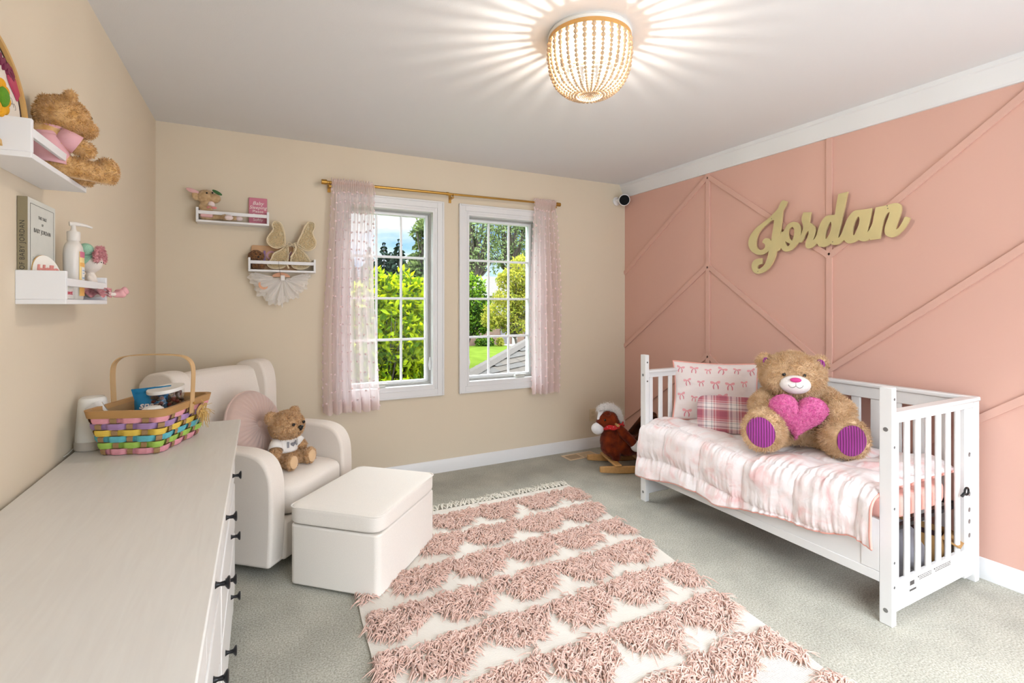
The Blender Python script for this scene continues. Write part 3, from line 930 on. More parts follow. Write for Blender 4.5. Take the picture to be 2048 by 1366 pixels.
# printed safety label on the end board
lb = MB().box(2.995, 3.06, YA + 0.0085, YA + 0.0100, 0.098, 0.150).box(3.065, 3.19, YA + 0.0085, YA + 0.0100, 0.130, 0.158).box(3.20, 3.36, YA + 0.0085, YA + 0.0100, 0.130, 0.160)
M_ink = mat('grey_print', '#4c4846', 0.7)
pr = MB()
random.seed(5)
pr.box(3.005, 3.04, YA + 0.0080, YA + 0.0085, 0.128, 0.146); pr.box(3.002, 3.055, YA + 0.0080, YA + 0.0085, 0.104, 0.112)
for (x0, x1) in ((3.07, 3.185), (3.205, 3.355)):
    pr.box(x0, x0 + 0.008, YA + 0.0080, YA + 0.0085, 0.146, 0.153)
    for r_ in range(3):
        x = x0 + 0.012
        while x < x1:
            w_ = random.uniform(0.004, 0.012); pr.box(x, min(x1, x + w_), YA + 0.0080, YA + 0.0085, 0.135 + r_ * 0.007, 0.138 + r_ * 0.007); x += w_ + 0.003
lb.merge(pr, mi=1); lb.build('safety_label', [mat('label_paper', '#d9d6d0', 0.6), M_ink], cb, world=True, smooth=False)
# black mattress support
mb = MB()
for (x0, x1, y0, y1) in ((2.895, 3.56, YA + 0.05, YA + 0.07), (2.895, 3.56, YN - .07, YN - .05), (2.895, 2.915, YA + .05, YN - .05), (3.54, 3.56, YA + .05, YN - .05)): mb.box(x0, x1, y0, y1, 0.345, 0.362)
for k in range(1, 12):
    y = YA + 0.06 + k * (YN - YA - .12) / 12; mb.tube([(2.90, y, 0.352), (3.555, y, 0.352)], 0.003, n=6)
mb.build('mattress_support', mat('black_steel', '#17171a', 0.4), cb, world=True, smooth=False)

# mattress
M_sheet = mat('coral_fitted_sheet', '#f0b3a6', 0.8, bump=0.3, bscale=25, spec=0.1)
mt = cushion(2.895, 3.555, YA + 0.052, YN - 0.052, 0.364, 0.490, 0.004)
tag(mt.build('crib_mattress', M_sheet, angle=180), 'crib mattress in a coral pink fitted sheet, on the toddler bed frame', 'mattress')

# ------------------------------------------------------------------ comforter
def comforter_mat(name='blush_comforter'):
    m = bpy.data.materials.new(name); m.use_nodes = True; t = m.node_tree; b = t.nodes['Principled BSDF']
    tcn = t.nodes.new('ShaderNodeTexCoord')
    n = t.nodes.new('ShaderNodeTexNoise'); n.inputs['Scale'].default_value = 6.5; n.inputs['Detail'].default_value = 5; n.inputs['Distortion'].default_value = 1.5
    rr = t.nodes.new('ShaderNodeValToRGB'); e = rr.color_ramp.elements
    e[0].position = 0.40; e[0].color = lin('#f5efef'); e[1].position = 0.72; e[1].color = lin('#efc4c3')
    x = e.new(0.55); x.color = lin('#f4e6e5')
    t.links.new(tcn.outputs['Object'], n.inputs[0]); t.links.new(n.outputs[0], rr.inputs[0]); t.links.new(rr.outputs[0], b.inputs['Base Color'])
    b.inputs['Roughness'].default_value = 0.8; b.inputs['Specular IOR Level'].default_value = 0.15
    n2 = t.nodes.new('ShaderNodeTexNoise'); n2.inputs['Scale'].default_value = 28; n2.inputs['Detail'].default_value = 4; n2.inputs['Distortion'].default_value = 0.8
    t.links.new(tcn.outputs['Object'], n2.inputs[0])
    bp = t.nodes.new('ShaderNodeBump'); bp.inputs['Strength'].default_value = 0.35; bp.inputs['Distance'].default_value = 0.01
    t.links.new(n2.outputs[0], bp.inputs['Height']); t.links.new(bp.outputs[0], b.inputs['Normal'])
    return m


M_comf = comforter_mat()
M_pinkpipe = mat('rose_piping', '#eaa79a', 0.7)
M_bowp = mat('bow_print', '#ecabb2', 0.75)
M_bowd = mat('bow_print_dark', '#e08a97', 0.75)
CY0, CY1 = YN - 0.010, YA + 0.055
NQ = 5


def comf(u, v):
    """u along the bed (0 window end .. 1 camera end), v across (0 back .. 1 front hem)"""
    y = CY0 + (CY1 - CY0) * u
    drop = 0.275 - 0.125 * u + 0.010 * math.sin(u * 17)
    if u > 0.93: drop += 0.02 * (u - 0.93) / 0.07
    # cross-section: flat top, rounded shoulder, hanging front
    top = 0.632; tot = top + 0.09 + drop
    s = v * tot
    xs_, zt = 3.530, 0.510 + 0.012 * math.sin(u * 9) + 0.02 * math.exp(-((u - 0.95) / .06) ** 2)
    if s < top: x, z = xs_ - s, zt; nx, nz = 0, 1
    elif s < top + 0.09:
        a = (s - top) / 0.09 * pi / 2; r_ = 0.0573; x = xs_ - top - r_ * math.sin(a) + 0.0; z = zt - r_ + r_ * math.cos(a); nx, nz = -math.sin(a), math.cos(a)
    else:
        h = s - top - 0.09; x = xs_ - top - 0.0573 - 0.012 * h / 0.3 - 0.008 * math.sin(u * 40 + h * 9) * h / .3; z = zt - 0.0573 - h; nx, nz = -1, 0
    # quilting: long seams (v) and cross seams (u), gathers around the seams
    qa = abs(math.sin(pi * (s / 0.235 + 0.25 + 0.06 * math.sin(u * 6)))); qb = abs(math.sin(pi * (u * NQ + 0.3 * s)))
    q = (qa ** 0.45) * (qb ** 0.45)
    puff = 0.034 * q
    g = math.exp(-(qa / 0.55) ** 2)
    sd = 0.35 + 0.65 * min(1, max(0, (s - top + 0.12) / 0.15))
    rip = (0.0065 * mnoise.noise(Vector((u * 62, s * 5, 0))) * (0.25 + g) + 0.004 * mnoise.noise(Vector((u * 120, s * 8, 7))) * g) * sd + 0.007 * mnoise.noise(Vector((u * 18, s * 13, 3)))
    d = puff + rip * 1.6
    end = min(1.0, min(u, 1 - u) / 0.025); d *= 0.3 + 0.7 * end
    z2 = z + nz * d
    # over the window-end corner it pulls outwards
    if u < 0.10 and s > top:
        k = (0.10 - u) / 0.10; x -= 0.012 * k * min(1, (s - top) / .3); y += 0.012 * k * min(1, (s - top) / .25)
    if u > 0.94 and s > top: x -= 0.035 * (u - .94) / .06
    return (x + nx * d, y, z2)


def comf_under(u, v):
    e = 1e-3
    P = Vector(comf(u, v))
    k = 0.0 if v * (0.755 + 0.31) < 0.70 else 1.0
    return P + (Vector((0.014, 0, 0)) if k else Vector((0, 0, -0.014)))


NU, NV = 420, 170
CM = MB().grid(comf, NU, NV)
n0 = len(CM.v)
CM.grid(comf_under, NU, NV, flip=True)
ring = [(i, 0) for i in range(NU)] + [(NU, j) for j in range(NV)] + [(NU - i, NV) for i in range(NU)] + [(0, NV - j) for j in range(NV)]
ids = [j * (NU + 1) + i for i, j in ring]
for k in range(len(ids)):
    a_, b_ = ids[k], ids[(k + 1) % len(ids)]
    CM.f.append((a_, n0 + a_, n0 + b_, b_)); CM.m.append(0)


def bow_loops(s=1.0):
    """flat ribbon bow outline pieces in XY"""
    L_ = []
    for sg in (-1, 1):
        L_.append(catmull([(0, 0), (sg * 0.35, 0.30), (sg * 0.72, 0.34), (sg * 0.78, 0.10), (sg * 0.60, -0.10), (sg * 0.25, -0.08)], 4))
        L_.append(catmull([(sg * 0.03, -0.02), (sg * 0.30, -0.45), (sg * 0.28, -0.95), (sg * 0.42, -1.0), (sg * 0.46, -0.5), (sg * 0.16, -0.04)], 4))
    L_.append([(-0.09, -0.1), (0.09, -0.1), (0.09, 0.1), (-0.09, 0.1)])
    return [[(p[0] * s, p[1] * s) for p in l] for l in L_]


def scatter_bows(surf, spots, size, u_len, v_len, lift=0.0012, seed=3):
    """bows lying on surf(u, v): each outline point is mapped through the surface"""
    rng = random.Random(seed); out = MB()
    for (u0, v0) in spots:
        a = rng.uniform(-0.35, 0.35); sz = size * rng.uniform(0.8, 1.2)
        for li, lp in enumerate(bow_loops(sz)):
            pts = []
            for p in lp:
                x = p[0] * math.cos(a) - p[1] * math.sin(a); y = p[0] * math.sin(a) + p[1] * math.cos(a)
                pts.append((x, y))
            # triangulate as a fan about the centroid, rings for curvature
            cx_ = sum(p[0] for p in pts) / len(pts); cy_ = sum(p[1] for p in pts) / len(pts)
            def mp_(x, y):
                u = u0 + x / u_len; v = v0 - y / v_len
                P = Vector(surf(u, v)); e = 1e-3
                du = Vector(surf(u + e, v)) - Vector(surf(u - e, v)); dv = Vector(surf(u, v + e)) - Vector(surf(u, v - e))
                n = du.cross(dv)
                if n.length > 0: n.normalize()
                return P, n
            vs = []; 
            for (x, y) in [(cx_, cy_)] + [((cx_ + p[0]) / 2, (cy_ + p[1]) / 2) for p in pts] + pts:
                P, n = mp_(x, y); vs.append((P, n))
            yield_n = len(pts); res = [tuple(P + n * lift * out_sign) for P, n in vs]
            fs = [(0, 1 + i, 1 + (i + 1) % yield_n) for i in range(yield_n)] + [(1 + i, 1 + yield_n + i, 1 + yield_n + (i + 1) % yield_n, 1 + (i + 1) % yield_n) for i in range(yield_n)]
            out.add(res, fs, mi=1 if li in (4,) else (2 if li % 2 else 1))
    return out


# ------------------------------------------------------------------ bow pillow
M_pill = mat('white_bow_pillowcase', '#efe6e4', 0.75, bump=0.15, bscale=20, spec=0.15)
PWD, PHT = 0.54, 0.40
pb = px(1352, 850, z=0.53)
pl_ = thing('bow_pillow', 'white pillow printed with pink ribbon bows standing at the window end of the bed', 'pillow', (3.255, -1.395, 0.53), 0)
pm = Matrix.Rotation(R(-47), 4, 'Z') @ Matrix.Rotation(R(-14), 4, 'X')
pl_.rotation_euler = pm.to_euler(); WM[pl_] = Matrix.Translation((3.255, -1.395, 0.53)) @ pm


def pillow_side(sg, w=PWD, h=PHT, t=0.060, seed=0.0):
    def f(u, v):
        uu, vv = 2 * u - 1, 2 * v - 1
        e = max(0.0, (1 - abs(uu) ** 2.4)) ** 0.55 * max(0.0, (1 - abs(vv) ** 2.4)) ** 0.55
        pin = 0.035 * (1 - abs(uu) ** 2) * abs(vv) ** 3; pin2 = 0.035 * (1 - abs(vv) ** 2) * abs(uu) ** 3
        x = (w / 2) * uu * (1 - pin2 * 2); z = h / 2 - (h / 2) * vv * (1 - pin * 2)
        wr = 0.006 * mnoise.noise(Vector((uu * 3 + seed, vv * 5 + seed, sg))) + 0.003 * mnoise.noise(Vector((uu * 9, vv * 9, sg + seed)))
        return (x, -sg * (t * e + wr * min(1, e * 2)), z)
    return f


front = pillow_side(1)
mb = MB().grid(front, 60, 44, mi=0); mb.grid(pillow_side(-1), 60, 44, mi=0, flip=True)
spots = []
rng = random.Random(11)
for j in range(4):
    for i in range(6):
        spots.append((0.09 + i * 0.165 + (0.08 if j % 2 else 0), 0.12 + j * 0.24 + rng.uniform(-.03, .03)))
spots = [(a, b) for a, b in spots if 0.05 < a < 0.95]
out_sign = -1
bw = scatter_bows(front, spots, 0.034, PWD, PHT, 0.0015)
# choose the sign that lifts outwards (towards -Y)
mb.merge(bw)
mb.build('pillow_body', [M_pill, M_bowp, M_bowd], pl_, angle=180)
edge = [front(i / 40, 0) for i in range(41)] + [front(1, i / 30) for i in range(1, 31)] + [front(1 - i / 40, 1) for i in range(1, 41)] + [front(0, 1 - i / 30) for i in range(1, 30)]
MB().tube(edge, 0.005, n=8, closed=True).build('piping', M_pinkpipe, pl_)
# bows printed on the comforter (faint)
out_sign = 1
cs = []
for i in range(10):
    for j in range(5): cs.append((0.05 + i / 10.5 + 0.04 * (j % 2), 0.10 + j * 0.185))
cs = [c_ for c_ in cs if c_[0] < 0.96 and c_[1] < 0.92]
M_bowf = mat('bow_print_faint', '#f0d2d3', 0.8)
M_bowf2 = mat('bow_print_faint_dark', '#ecc2c5', 0.8)
CM.merge(scatter_bows(comf, cs, 0.032, 1.42, 1.05, 0.0016, seed=8))
cf = CM.build('comforter', [M_comf, M_bowf, M_bowf2], angle=180)
tag(cf, 'white and pink quilted comforter spread over the toddler bed', 'comforter')
hem = [comf(i / 160, 1.0) for i in range(161)]
sd = [comf(1.0, 1 - i / 80) for i in range(1, 81)]
MB().tube([(p[0] + 0.006, p[1], p[2] - 0.002) for p in hem] + [(p[0], p[1] - 0.002, p[2] - 0.006) for p in sd], 0.0055, n=8).build('piping', M_pinkpipe, cf, world=True)

# ------------------------------------------------------------------ plaid blanket, folded
def plaid_mat():
    m = bpy.data.materials.new('rose_plaid'); m.use_nodes = True; t = m.node_tree; b = t.nodes['Principled BSDF']
    tcn = t.nodes.new('ShaderNodeTexCoord'); sp = t.nodes.new('ShaderNodeSeparateXYZ'); t.links.new(tcn.outputs['Object'], sp.inputs[0])
    outs = []
    for ax, off, sc_ in (('X', 0.35, 7.0), ('Z', 0.15, 8.9)):
        mu = t.nodes.new('ShaderNodeMath'); mu.operation = 'MULTIPLY_ADD'; mu.inputs[1].default_value = sc_; mu.inputs[2].default_value = off + 10
        fr = t.nodes.new('ShaderNodeMath'); fr.operation = 'FRACT'
        t.links.new(sp.outputs[ax], mu.inputs[0]); t.links.new(mu.outputs[0], fr.inputs[0])
        rr = t.nodes.new('ShaderNodeValToRGB'); rr.color_ramp.interpolation = 'CONSTANT'; e = rr.color_ramp.elements
        seq = [(0.0, '#a85f6e'), (0.30, '#c98a8c'), (0.36, '#e9dede'), (0.42, '#aaa0a5'), (0.50, '#efe8e6'), (0.66, '#a29da3'), (0.70, '#e9dedc'), (0.76, '#c47d83'), (0.82, '#e3cfce'), (0.86, '#bd707b')]
        e[0].position = 0; e[0].color = lin(seq[0][1]); e[1].position = seq[1][0]; e[1].color = lin(seq[1][1])
        for p_, c_ in seq[2:]:
            x = e.new(p_); x.color = lin(c_)
        t.links.new(fr.outputs[0], rr.inputs[0]); outs.append(rr.outputs[0])
    mxn = t.nodes.new('ShaderNodeMixRGB'); mxn.inputs[0].default_value = 0.5
    t.links.new(outs[0], mxn.inputs[1]); t.links.new(outs[1], mxn.inputs[2]); t.links.new(mxn.outputs[0], b.inputs['Base Color'])
    b.inputs['Roughness'].default_value = 0.9; b.inputs['Sheen Weight'].default_value = 0.4; b.inputs['Specular IOR Level'].default_value = 0.1
    n2 = t.nodes.new('ShaderNodeTexNoise'); n2.inputs['Scale'].default_value = 300; t.links.new(tcn.outputs['Object'], n2.inputs[0])
    bp = t.nodes.new('ShaderNodeBump'); bp.inputs['Strength'].default_value = 0.3; bp.inputs['Distance'].default_value = 0.003
    t.links.new(n2.outputs[0], bp.inputs['Height']); t.links.new(bp.outputs[0], b.inputs['Normal'])
    return m


M_plaid = plaid_mat()
bl_ = thing('plaid_blanket', 'folded rose and grey plaid fleece blanket leaning on the bow pillow', 'blanket', (3.13, -1.60, 0.52), 0)
pm2 = Matrix.Rotation(R(-48), 4, 'Z') @ Matrix.Rotation(R(-16), 4, 'X')
bl_.rotation_euler = pm2.to_euler(); WM[bl_] = Matrix.Translation((3.13, -1.60, 0.52)) @ pm2


def fold_layer(y0, t, w, h, dz=0.0, dx=0.0):
    b = cushion(-w / 2 + dx, w / 2 + dx, -t / 2 + y0, t / 2 + y0, dz, dz + h, 0.0, nu=14, nv=14)
    b.v = [(x + 0.002 * mnoise.noise(Vector((x * 12, y * 20, z * 12))), y + 0.006 * mnoise.noise(Vector((x * 9, y0 * 30, z * 9))), z + 0.004 * mnoise.noise(Vector((x * 8, y0 * 20, 1)))) for x, y, z in b.v]
    return b


fl = fold_layer(0.0, 0.06, 0.36, 0.225)
fm = fl.build('front_fold', M_plaid, bl_, angle=180)
fold_layer(0.055, 0.05, 0.355, 0.215, 0.0, 0.006).build('back_fold', M_plaid, bl_, angle=180)

# ------------------------------------------------------------------ things stored under the bed
M_grayb = mat('grey_fabric_bin', '#8e8c92', 0.85, bump=0.3, bscale=60)
gb = thing('storage_bag', 'crumpled grey fabric bag of bedding stored under the camera end of the bed', 'storage bag', (3.31, -2.44, 0))
bagm = blob([('e', (0, 0, 0.13), (0.085, 0.10, 0.13)), ('e', (0.02, 0.04, 0.20), (0.07, 0.07, 0.08)), ('e', (-0.03, 0.06, 0.1), (0.08, 0.10, 0.1))], 0.012, 3)
bagm.v = [(x + 0.02 * mnoise.noise(Vector((x * 11, y * 11, z * 11))), y + 0.02 * mnoise.noise(Vector((x * 11 + 5, y * 11, z * 11))), max(0.002, z + 0.02 * mnoise.noise(Vector((x * 13, y * 13, z * 13 + 3))))) for x, y, z in bagm.v]
bagm.build('bag_body', M_grayb, gb, angle=180)
MB().box(-0.09, 0.09, -0.10, 0.10, 0.0, 0.03).build('folded_sheet', mat('grey_white_sheet', '#b9b6b8', 0.85), gb, bevel=0.01)
bx = thing('cardboard_box', 'open tan cardboard box lying under the bed beside the grey bag', 'box', (3.46, -2.42, 0), R(12))
M_card = mat('cardboard', '#b38a55', 0.8, var=0.08)
mb = MB().box(-0.08, 0.08, -0.12, 0.12, 0, 0.006).box(-0.08, -0.075, -0.12, 0.12, 0.006, 0.22).box(0.075, 0.08, -0.12, 0.12, 0.006, 0.22).box(-0.075, 0.075, -0.12, -0.115, 0.006, 0.22).box(-0.075, 0.075, 0.115, 0.12, 0.006, 0.22)
mb.build('box_body', M_card, bx, smooth=False)
MB().box(-0.075, 0.075, 0, 0.07, 0, 0.005, T=TR((0, -0.12, 0.22), rx=R(200))).build('flap', M_card, bx, smooth=False)
MB().box(-0.070, 0.070, -0.105, 0.105, 0.008, 0.20).build('contents', mat('dark_maroon_fabric', '#3b1f22', 0.9), bx, bevel=0.02)
# black ring strap hooked at the corner
st_ = thing('black_ring_strap', 'small black rubber ring strap hanging at the back post of the bed', 'strap', (px(1931, 982, y=YA - 0.006).x, YA - 0.006, px(1931, 982, y=YA - 0.006).z - 0.02))
MB().tube([(0.018 * math.cos(2 * pi * i / 24), -0.004, 0.020 + 0.016 * math.sin(2 * pi * i / 24)) for i in range(24)], 0.0045, n=8, closed=True).build('ring', mat('black_rubber', '#0e0e10', 0.5), st_)
MB().tube([(-0.017, -0.003, 0.014), (-0.032, 0.002, 0.0)], 0.006, n=8).build('strap', mat('black_rubber', '#0e0e10', 0.5), st_)
# ================================================================== rug
def rug_mat():
    m = bpy.data.materials.new('cream_flatweave'); m.use_nodes = True; t = m.node_tree; b = t.nodes['Principled BSDF']
    tcn = t.nodes.new('ShaderNodeTexCoord'); w = t.nodes.new('ShaderNodeTexWave'); w.inputs['Scale'].default_value = 60; w.inputs['Distortion'].default_value = 1.5
    w.bands_direction = 'Y'; t.links.new(tcn.outputs['Object'], w.inputs[0])
    n = t.nodes.new('ShaderNodeTexNoise'); n.inputs['Scale'].default_value = 220; t.links.new(tcn.outputs['Object'], n.inputs[0])
    ad_ = t.nodes.new('ShaderNodeMath'); t.links.new(w.outputs['Fac'], ad_.inputs[0]); t.links.new(n.outputs[0], ad_.inputs[1])
    bp = t.nodes.new('ShaderNodeBump'); bp.inputs['Strength'].default_value = 0.5; bp.inputs['Distance'].default_value = 0.003
    t.links.new(ad_.outputs[0], bp.inputs['Height']); t.links.new(bp.outputs[0], b.inputs['Normal'])
    b.inputs['Base Color'].default_value = lin('#e6e0d6'); b.inputs['Roughness'].default_value = 0.95; b.inputs['Specular IOR Level'].default_value = 0.1
    return m


M_rug = rug_mat()
M_shag = mat('dusty_pink_yarn', '#e3c3b5', 0.85, sheen=0.3, spec=0.1, col2='#cfa898', vscale=60)
M_fringe = mat('cream_fringe', '#e3ddd0', 0.9)
SHR = 0.097      # the rug lies slightly askew: its sides run off at an angle
rug = thing('rug', 'cream flatweave rug with dusty pink shaggy scallops and a tasselled far end', 'rug', (2.56, -0.70, 0.0), 0)
# local: x from -1.5 (left) to 0 (right), y from 0 (far end) to -2.65
RW, RL = 1.52, 2.75
def rugz(x, y):
    return 0.009 + 0.002 * mnoise.noise(Vector((x * 5, y * 5, 0)))
def redge(u, v):
    x = -RW + RW * u + 0.012 * math.sin(v * 17) * (1 - u) + 0.006 * math.sin(v * 23) * u
    y = -RL * v
    x += SHR * y
    return (x, y, rugz(x, y))
mb = MB().grid(redge, 60, 110, flip=True)
n0 = len(mb.v)
mb.grid(lambda u, v: (redge(u, v)[0], redge(u, v)[1], 0.0005), 60, 110)
ring = [(i, 0) for i in range(60)] + [(60, j) for j in range(110)] + [(60 - i, 110) for i in range(60)] + [(0, 110 - j) for j in range(110)]
ids = [j * 61 + i for i, j in ring]
for k in range(len(ids)):
    a_, b_ = ids[k], ids[(k + 1) % len(ids)]
    mb.f.append((a_, b_, n0 + b_, n0 + a_)); mb.m.append(0)
mb.build('woven_base', M_rug, rug, angle=60)
rng = np.random.default_rng(4)


def shag(cx, cy, rx=0.153, ry=0.200, n=640):
    """one scallop: flat far edge, rounded near edge, filled with yarn loops"""
    out = MB(); cnt = 0
    while cnt < n:
        a = rng.uniform(-1, 1); b = rng.uniform(0, 1)
        if a * a + b * b > 1: continue
        x = cx + a * rx; y = cy + ry * 0.42 - b * ry
        if x > -0.005 or x < -RW + 0.005 or y > -0.02 or y < -RL: cnt += 1; continue
        cnt += 1
        ang = -pi / 2 + 3.4 * mnoise.noise(Vector((x * 15, y * 15, 0.5))) + a * 0.4 + rng.normal(0, 0.38); L_ = rng.uniform(0.024, 0.046); dx, dy = math.cos(ang), math.sin(ang)
        h = rng.uniform(0.010, 0.024); z0 = 0.009
        bx_, by_ = -dy * rng.normal(0, 0.012), dx * rng.normal(0, 0.012)
        pts = [(x, y, z0), (x + dx * L_ * .35, y + dy * L_ * .35, z0 + h), (x + dx * L_ * .75 + bx_, y + dy * L_ * .75 + by_, z0 + h * .75), (x + dx * L_ + bx_ * 2, y + dy * L_ + by_ * 2, z0 + h * .2)]
        pts = [(p[0] + SHR * p[1], p[1], p[2]) for p in pts]
        out.tube(pts, [0.0024, 0.0028, 0.0024, 0.0008], n=4, caps=False)
    return out


rowdy = 0.267; colx = 0.310
k = 0
random.seed(9)
for r_ in range(10):
    y = -0.165 - r_ * rowdy
    off = -0.155 if r_ % 2 else -0.010
    for c_ in range(-1, 6):
        x = -colx * c_ + off + 0.0
        if x > 0.14 or x < -RW - 0.14: continue
        sm = shag(x + random.uniform(-.01, .01), y + random.uniform(-.008, .008) + 0.0)
        if len(sm.v) > 600: sm.build('shag_scallop', M_shag, rug, angle=180)
# tassels on the far edge
for i in range(50):
    x = -RW + 0.012 + i * (RW - 0.02) / 49
    t_ = MB()
    for q in range(5):
        a = rng.normal(pi / 2, 0.5); L_ = rng.uniform(0.05, 0.085)
        t_.tube([(x, 0.0, 0.008), (x + math.cos(a) * L_ * .5 + rng.normal(0, .006), math.sin(a) * L_ * .5, 0.016 + rng.uniform(0, .012)), (x + math.cos(a) * L_ + rng.normal(0, .01), math.sin(a) * L_, 0.006 + rng.uniform(0, .02))], [0.003, 0.0032, 0.0016], n=5, caps=False)
    t_.build('tassel', M_fringe, rug, angle=180)
# ================================================================== curtain rod and curtains
M_brass = mat('brushed_brass', '#b98f47', 0.35, metal=0.85)
RZ0, RZ1 = 2.160, 2.178
YR = -0.075
rodt = thing('curtain_rod', 'brushed brass curtain rod spanning both windows', 'curtain rod', (1.92, 0, 2.16))
def rz(x): return RZ0 - 0.004 + (RZ1 - RZ0) * (x - 0.97) / 1.9
MB().tube([(0.975, YR, rz(0.975)), (1.86, YR, rz(1.86))], 0.0105, n=16).build('rod', M_brass, rodt, world=True)
MB().tube([(1.80, YR, rz(1.8)), (2.86, YR, rz(2.86))], 0.0085, n=16).build('inner_rod', M_brass, rodt, world=True)
for x in (0.965, 2.868):
    MB().tube([(x - 0.018, YR, rz(x)), (x + 0.018, YR, rz(x))], 0.017, n=20).build('finial', M_brass, rodt, world=True, bevel=0.002)
MB().tube([(1.852, YR, rz(1.86)), (1.868, YR, rz(1.86))], 0.0135, n=16).build('collar', M_brass, rodt, world=True)
for x in (1.005, 1.905, 2.845):
    b_ = MB().box(x - 0.008, x + 0.008, YR, 0, rz(x) - 0.030, rz(x) - 0.020).box(x - 0.010, x + 0.010, -0.006, 0, rz(x) - 0.055, rz(x) + 0.01)
    b_.tube([(x, YR + 0.013 * math.sin(t), rz(x) - 0.013 * math.cos(t)) for t in [i * pi / 8 - pi / 2 for i in range(9)]], 0.006, n=6)
    b_.build('bracket', M_brass, rodt, world=True)


def sheer_mat():
    m = bpy.data.materials.new('blush_sheer_voile'); m.use_nodes = True; t = m.node_tree; t.nodes.clear()
    o = t.nodes.new('ShaderNodeOutputMaterial'); tr = t.nodes.new('ShaderNodeBsdfTransparent'); d = t.nodes.new('ShaderNodeBsdfDiffuse'); tl = t.nodes.new('ShaderNodeBsdfTranslucent')
    tr.inputs[0].default_value = (1.0, 0.96, 0.97, 1)
    d.inputs[0].default_value = lin('#fbefec'); tl.inputs[0].default_value = lin('#fdf6f6')
    a = t.nodes.new('ShaderNodeMixShader'); a.inputs[0].default_value = 0.6; t.links.new(d.outputs[0], a.inputs[1]); t.links.new(tl.outputs[0], a.inputs[2])
    # a woven sheer hides more when seen at a slant
    lw = t.nodes.new('ShaderNodeLayerWeight'); lw.inputs[0].default_value = 0.55
    mr_ = t.nodes.new('ShaderNodeMapRange'); mr_.inputs['To Min'].default_value = 0.46; mr_.inputs['To Max'].default_value = 0.85
    t.links.new(lw.outputs['Facing'], mr_.inputs[0])
    b = t.nodes.new('ShaderNodeMixShader'); t.links.new(mr_.outputs[0], b.inputs[0]); t.links.new(tr.outputs[0], b.inputs[1]); t.links.new(a.outputs[0], b.inputs[2])
    t.links.new(b.outputs[0], o.inputs[0]); return m


M_sheer = sheer_mat()
M_tuft = mat('blush_tuft', '#e6d2d3', 0.9)


def curtain(name, label, top, bot, zt, zb, nf, seed, slant=0.0):
    root = thing(name, label, 'curtain', ((top[0] + top[1]) / 2, YR, zb))
    ph = seed * 1.7
    def f(u, v):
        # v 0 top .. 1 bottom
        k = v ** 0.55
        x0 = top[0] + (bot[0] - top[0]) * k; x1 = top[1] + (bot[1] - top[1]) * k
        x0 += 0.012 * math.sin(v * 5 + seed); x1 += 0.012 * math.sin(v * 6 + 2 * seed)
        amp = 0.013 + 0.026 * min(1, v * 2.2)
        w = math.sin(2 * pi * nf * u + ph + 0.6 * math.sin(3 * v + seed)) + 0.4 * math.sin(2 * pi * nf * 2.1 * u + ph * 2 + v * 2) * (1 - 0.5 * v)
        g = math.exp(-(v / 0.05) ** 2)
        w2 = math.sin(2 * pi * nf * 3.3 * u + ph)
        y = YR + amp * w * (1 - 0.75 * g) + 0.006 * g * w2 + (-0.014 * (1 if v < 0.03 else 0) * 0)
        if v < 0.05: y = YR - 0.0135 * math.cos((v / 0.05) * pi * 0.5) - 0.004 + 0.005 * w2
        x = x0 + (x1 - x0) * u + 0.008 * math.cos(2 * pi * nf * u + ph) * min(1, v * 3)
        xm = (x0 + x1) / 2
        z = rz(xm) + 0.016 - (rz(xm) + 0.016 - zb) * v + slant * (u - .5) * v + 0.006 * math.sin(2 * pi * nf * u * 1.3) * v
        y = min(y, -0.034 if v > 0.08 else y)
        return (x, y, z)
    MB().grid(f, 220, 110).build('sheer_panel', M_sheer, root, world=True, angle=180)
    # rod pocket, gathered twice round the rod
    def hd(u, v):
        a = 2 * pi * v; x = top[0] + (top[1] - top[0]) * u
        r_ = 0.0145 + 0.004 * abs(math.sin(u * 57 + seed)) + 0.0015 * math.sin(u * 133)
        if math.sin(a) > 0.8: r_ += 0.012 + 0.006 * math.sin(u * 91)
        return (x, YR + r_ * math.cos(a), rz(x) + r_ * math.sin(a))
    MB().grid(hd, 160, 18).build('rod_pocket', M_sheer, root, world=True, angle=180)
    # hem and side edge
    MB().grid(lambda u, v: tuple(Vector(f(u, 0.955 + 0.047 * v)) + Vector((0, -0.002, 0))), 220, 4).build('hem', M_sheer, root, world=True, angle=180)
    rg = random.Random(seed); tf = MB(); nt_ = 0
    for j in range(24):
        for i in range(9):
            u = (i + 0.5 + (0.5 if j % 2 else 0)) / 9.5 + rg.uniform(-.01, .01); v = 0.05 + j / 24.5 + rg.uniform(-.006, .006)
            if u > 0.985 or v > 0.985: continue
            p = f(u, v); tf.ell((p[0], p[1] - 0.005, p[2]), (0.0075, 0.006, 0.007), nu=7, nv=5)
            for q in range(3):
                a = rg.uniform(0, 2 * pi); tf.tube([(p[0], p[1] - 0.006, p[2]), (p[0] + 0.012 * math.cos(a), p[1] - 0.010, p[2] + 0.012 * math.sin(a))], [0.0022, 0.0008], n=4, caps=False)
    for j in range(26):
        for u in (0.0, 1.0):
            p = f(u, 0.04 + j / 27.0); tf.ell(p, (0.006, 0.006, 0.011), nu=6, nv=4)
    tt = tf.build('chenille_tufts', M_tuft, root, world=True, angle=180); tt['kind'] = 'stuff'
    return root


curtain('curtain', 'sheer blush curtain with tufts over the left side of the left window', (1.012, 1.290), (0.965, 1.335), 2.16, 0.555, 6, 1.0, slant=0.0)
curtain('curtain', 'sheer blush curtain with tufts over the right side of the right window', (2.622, 2.838), (2.595, 2.895), 2.17, 0.560, 5, 2.3)
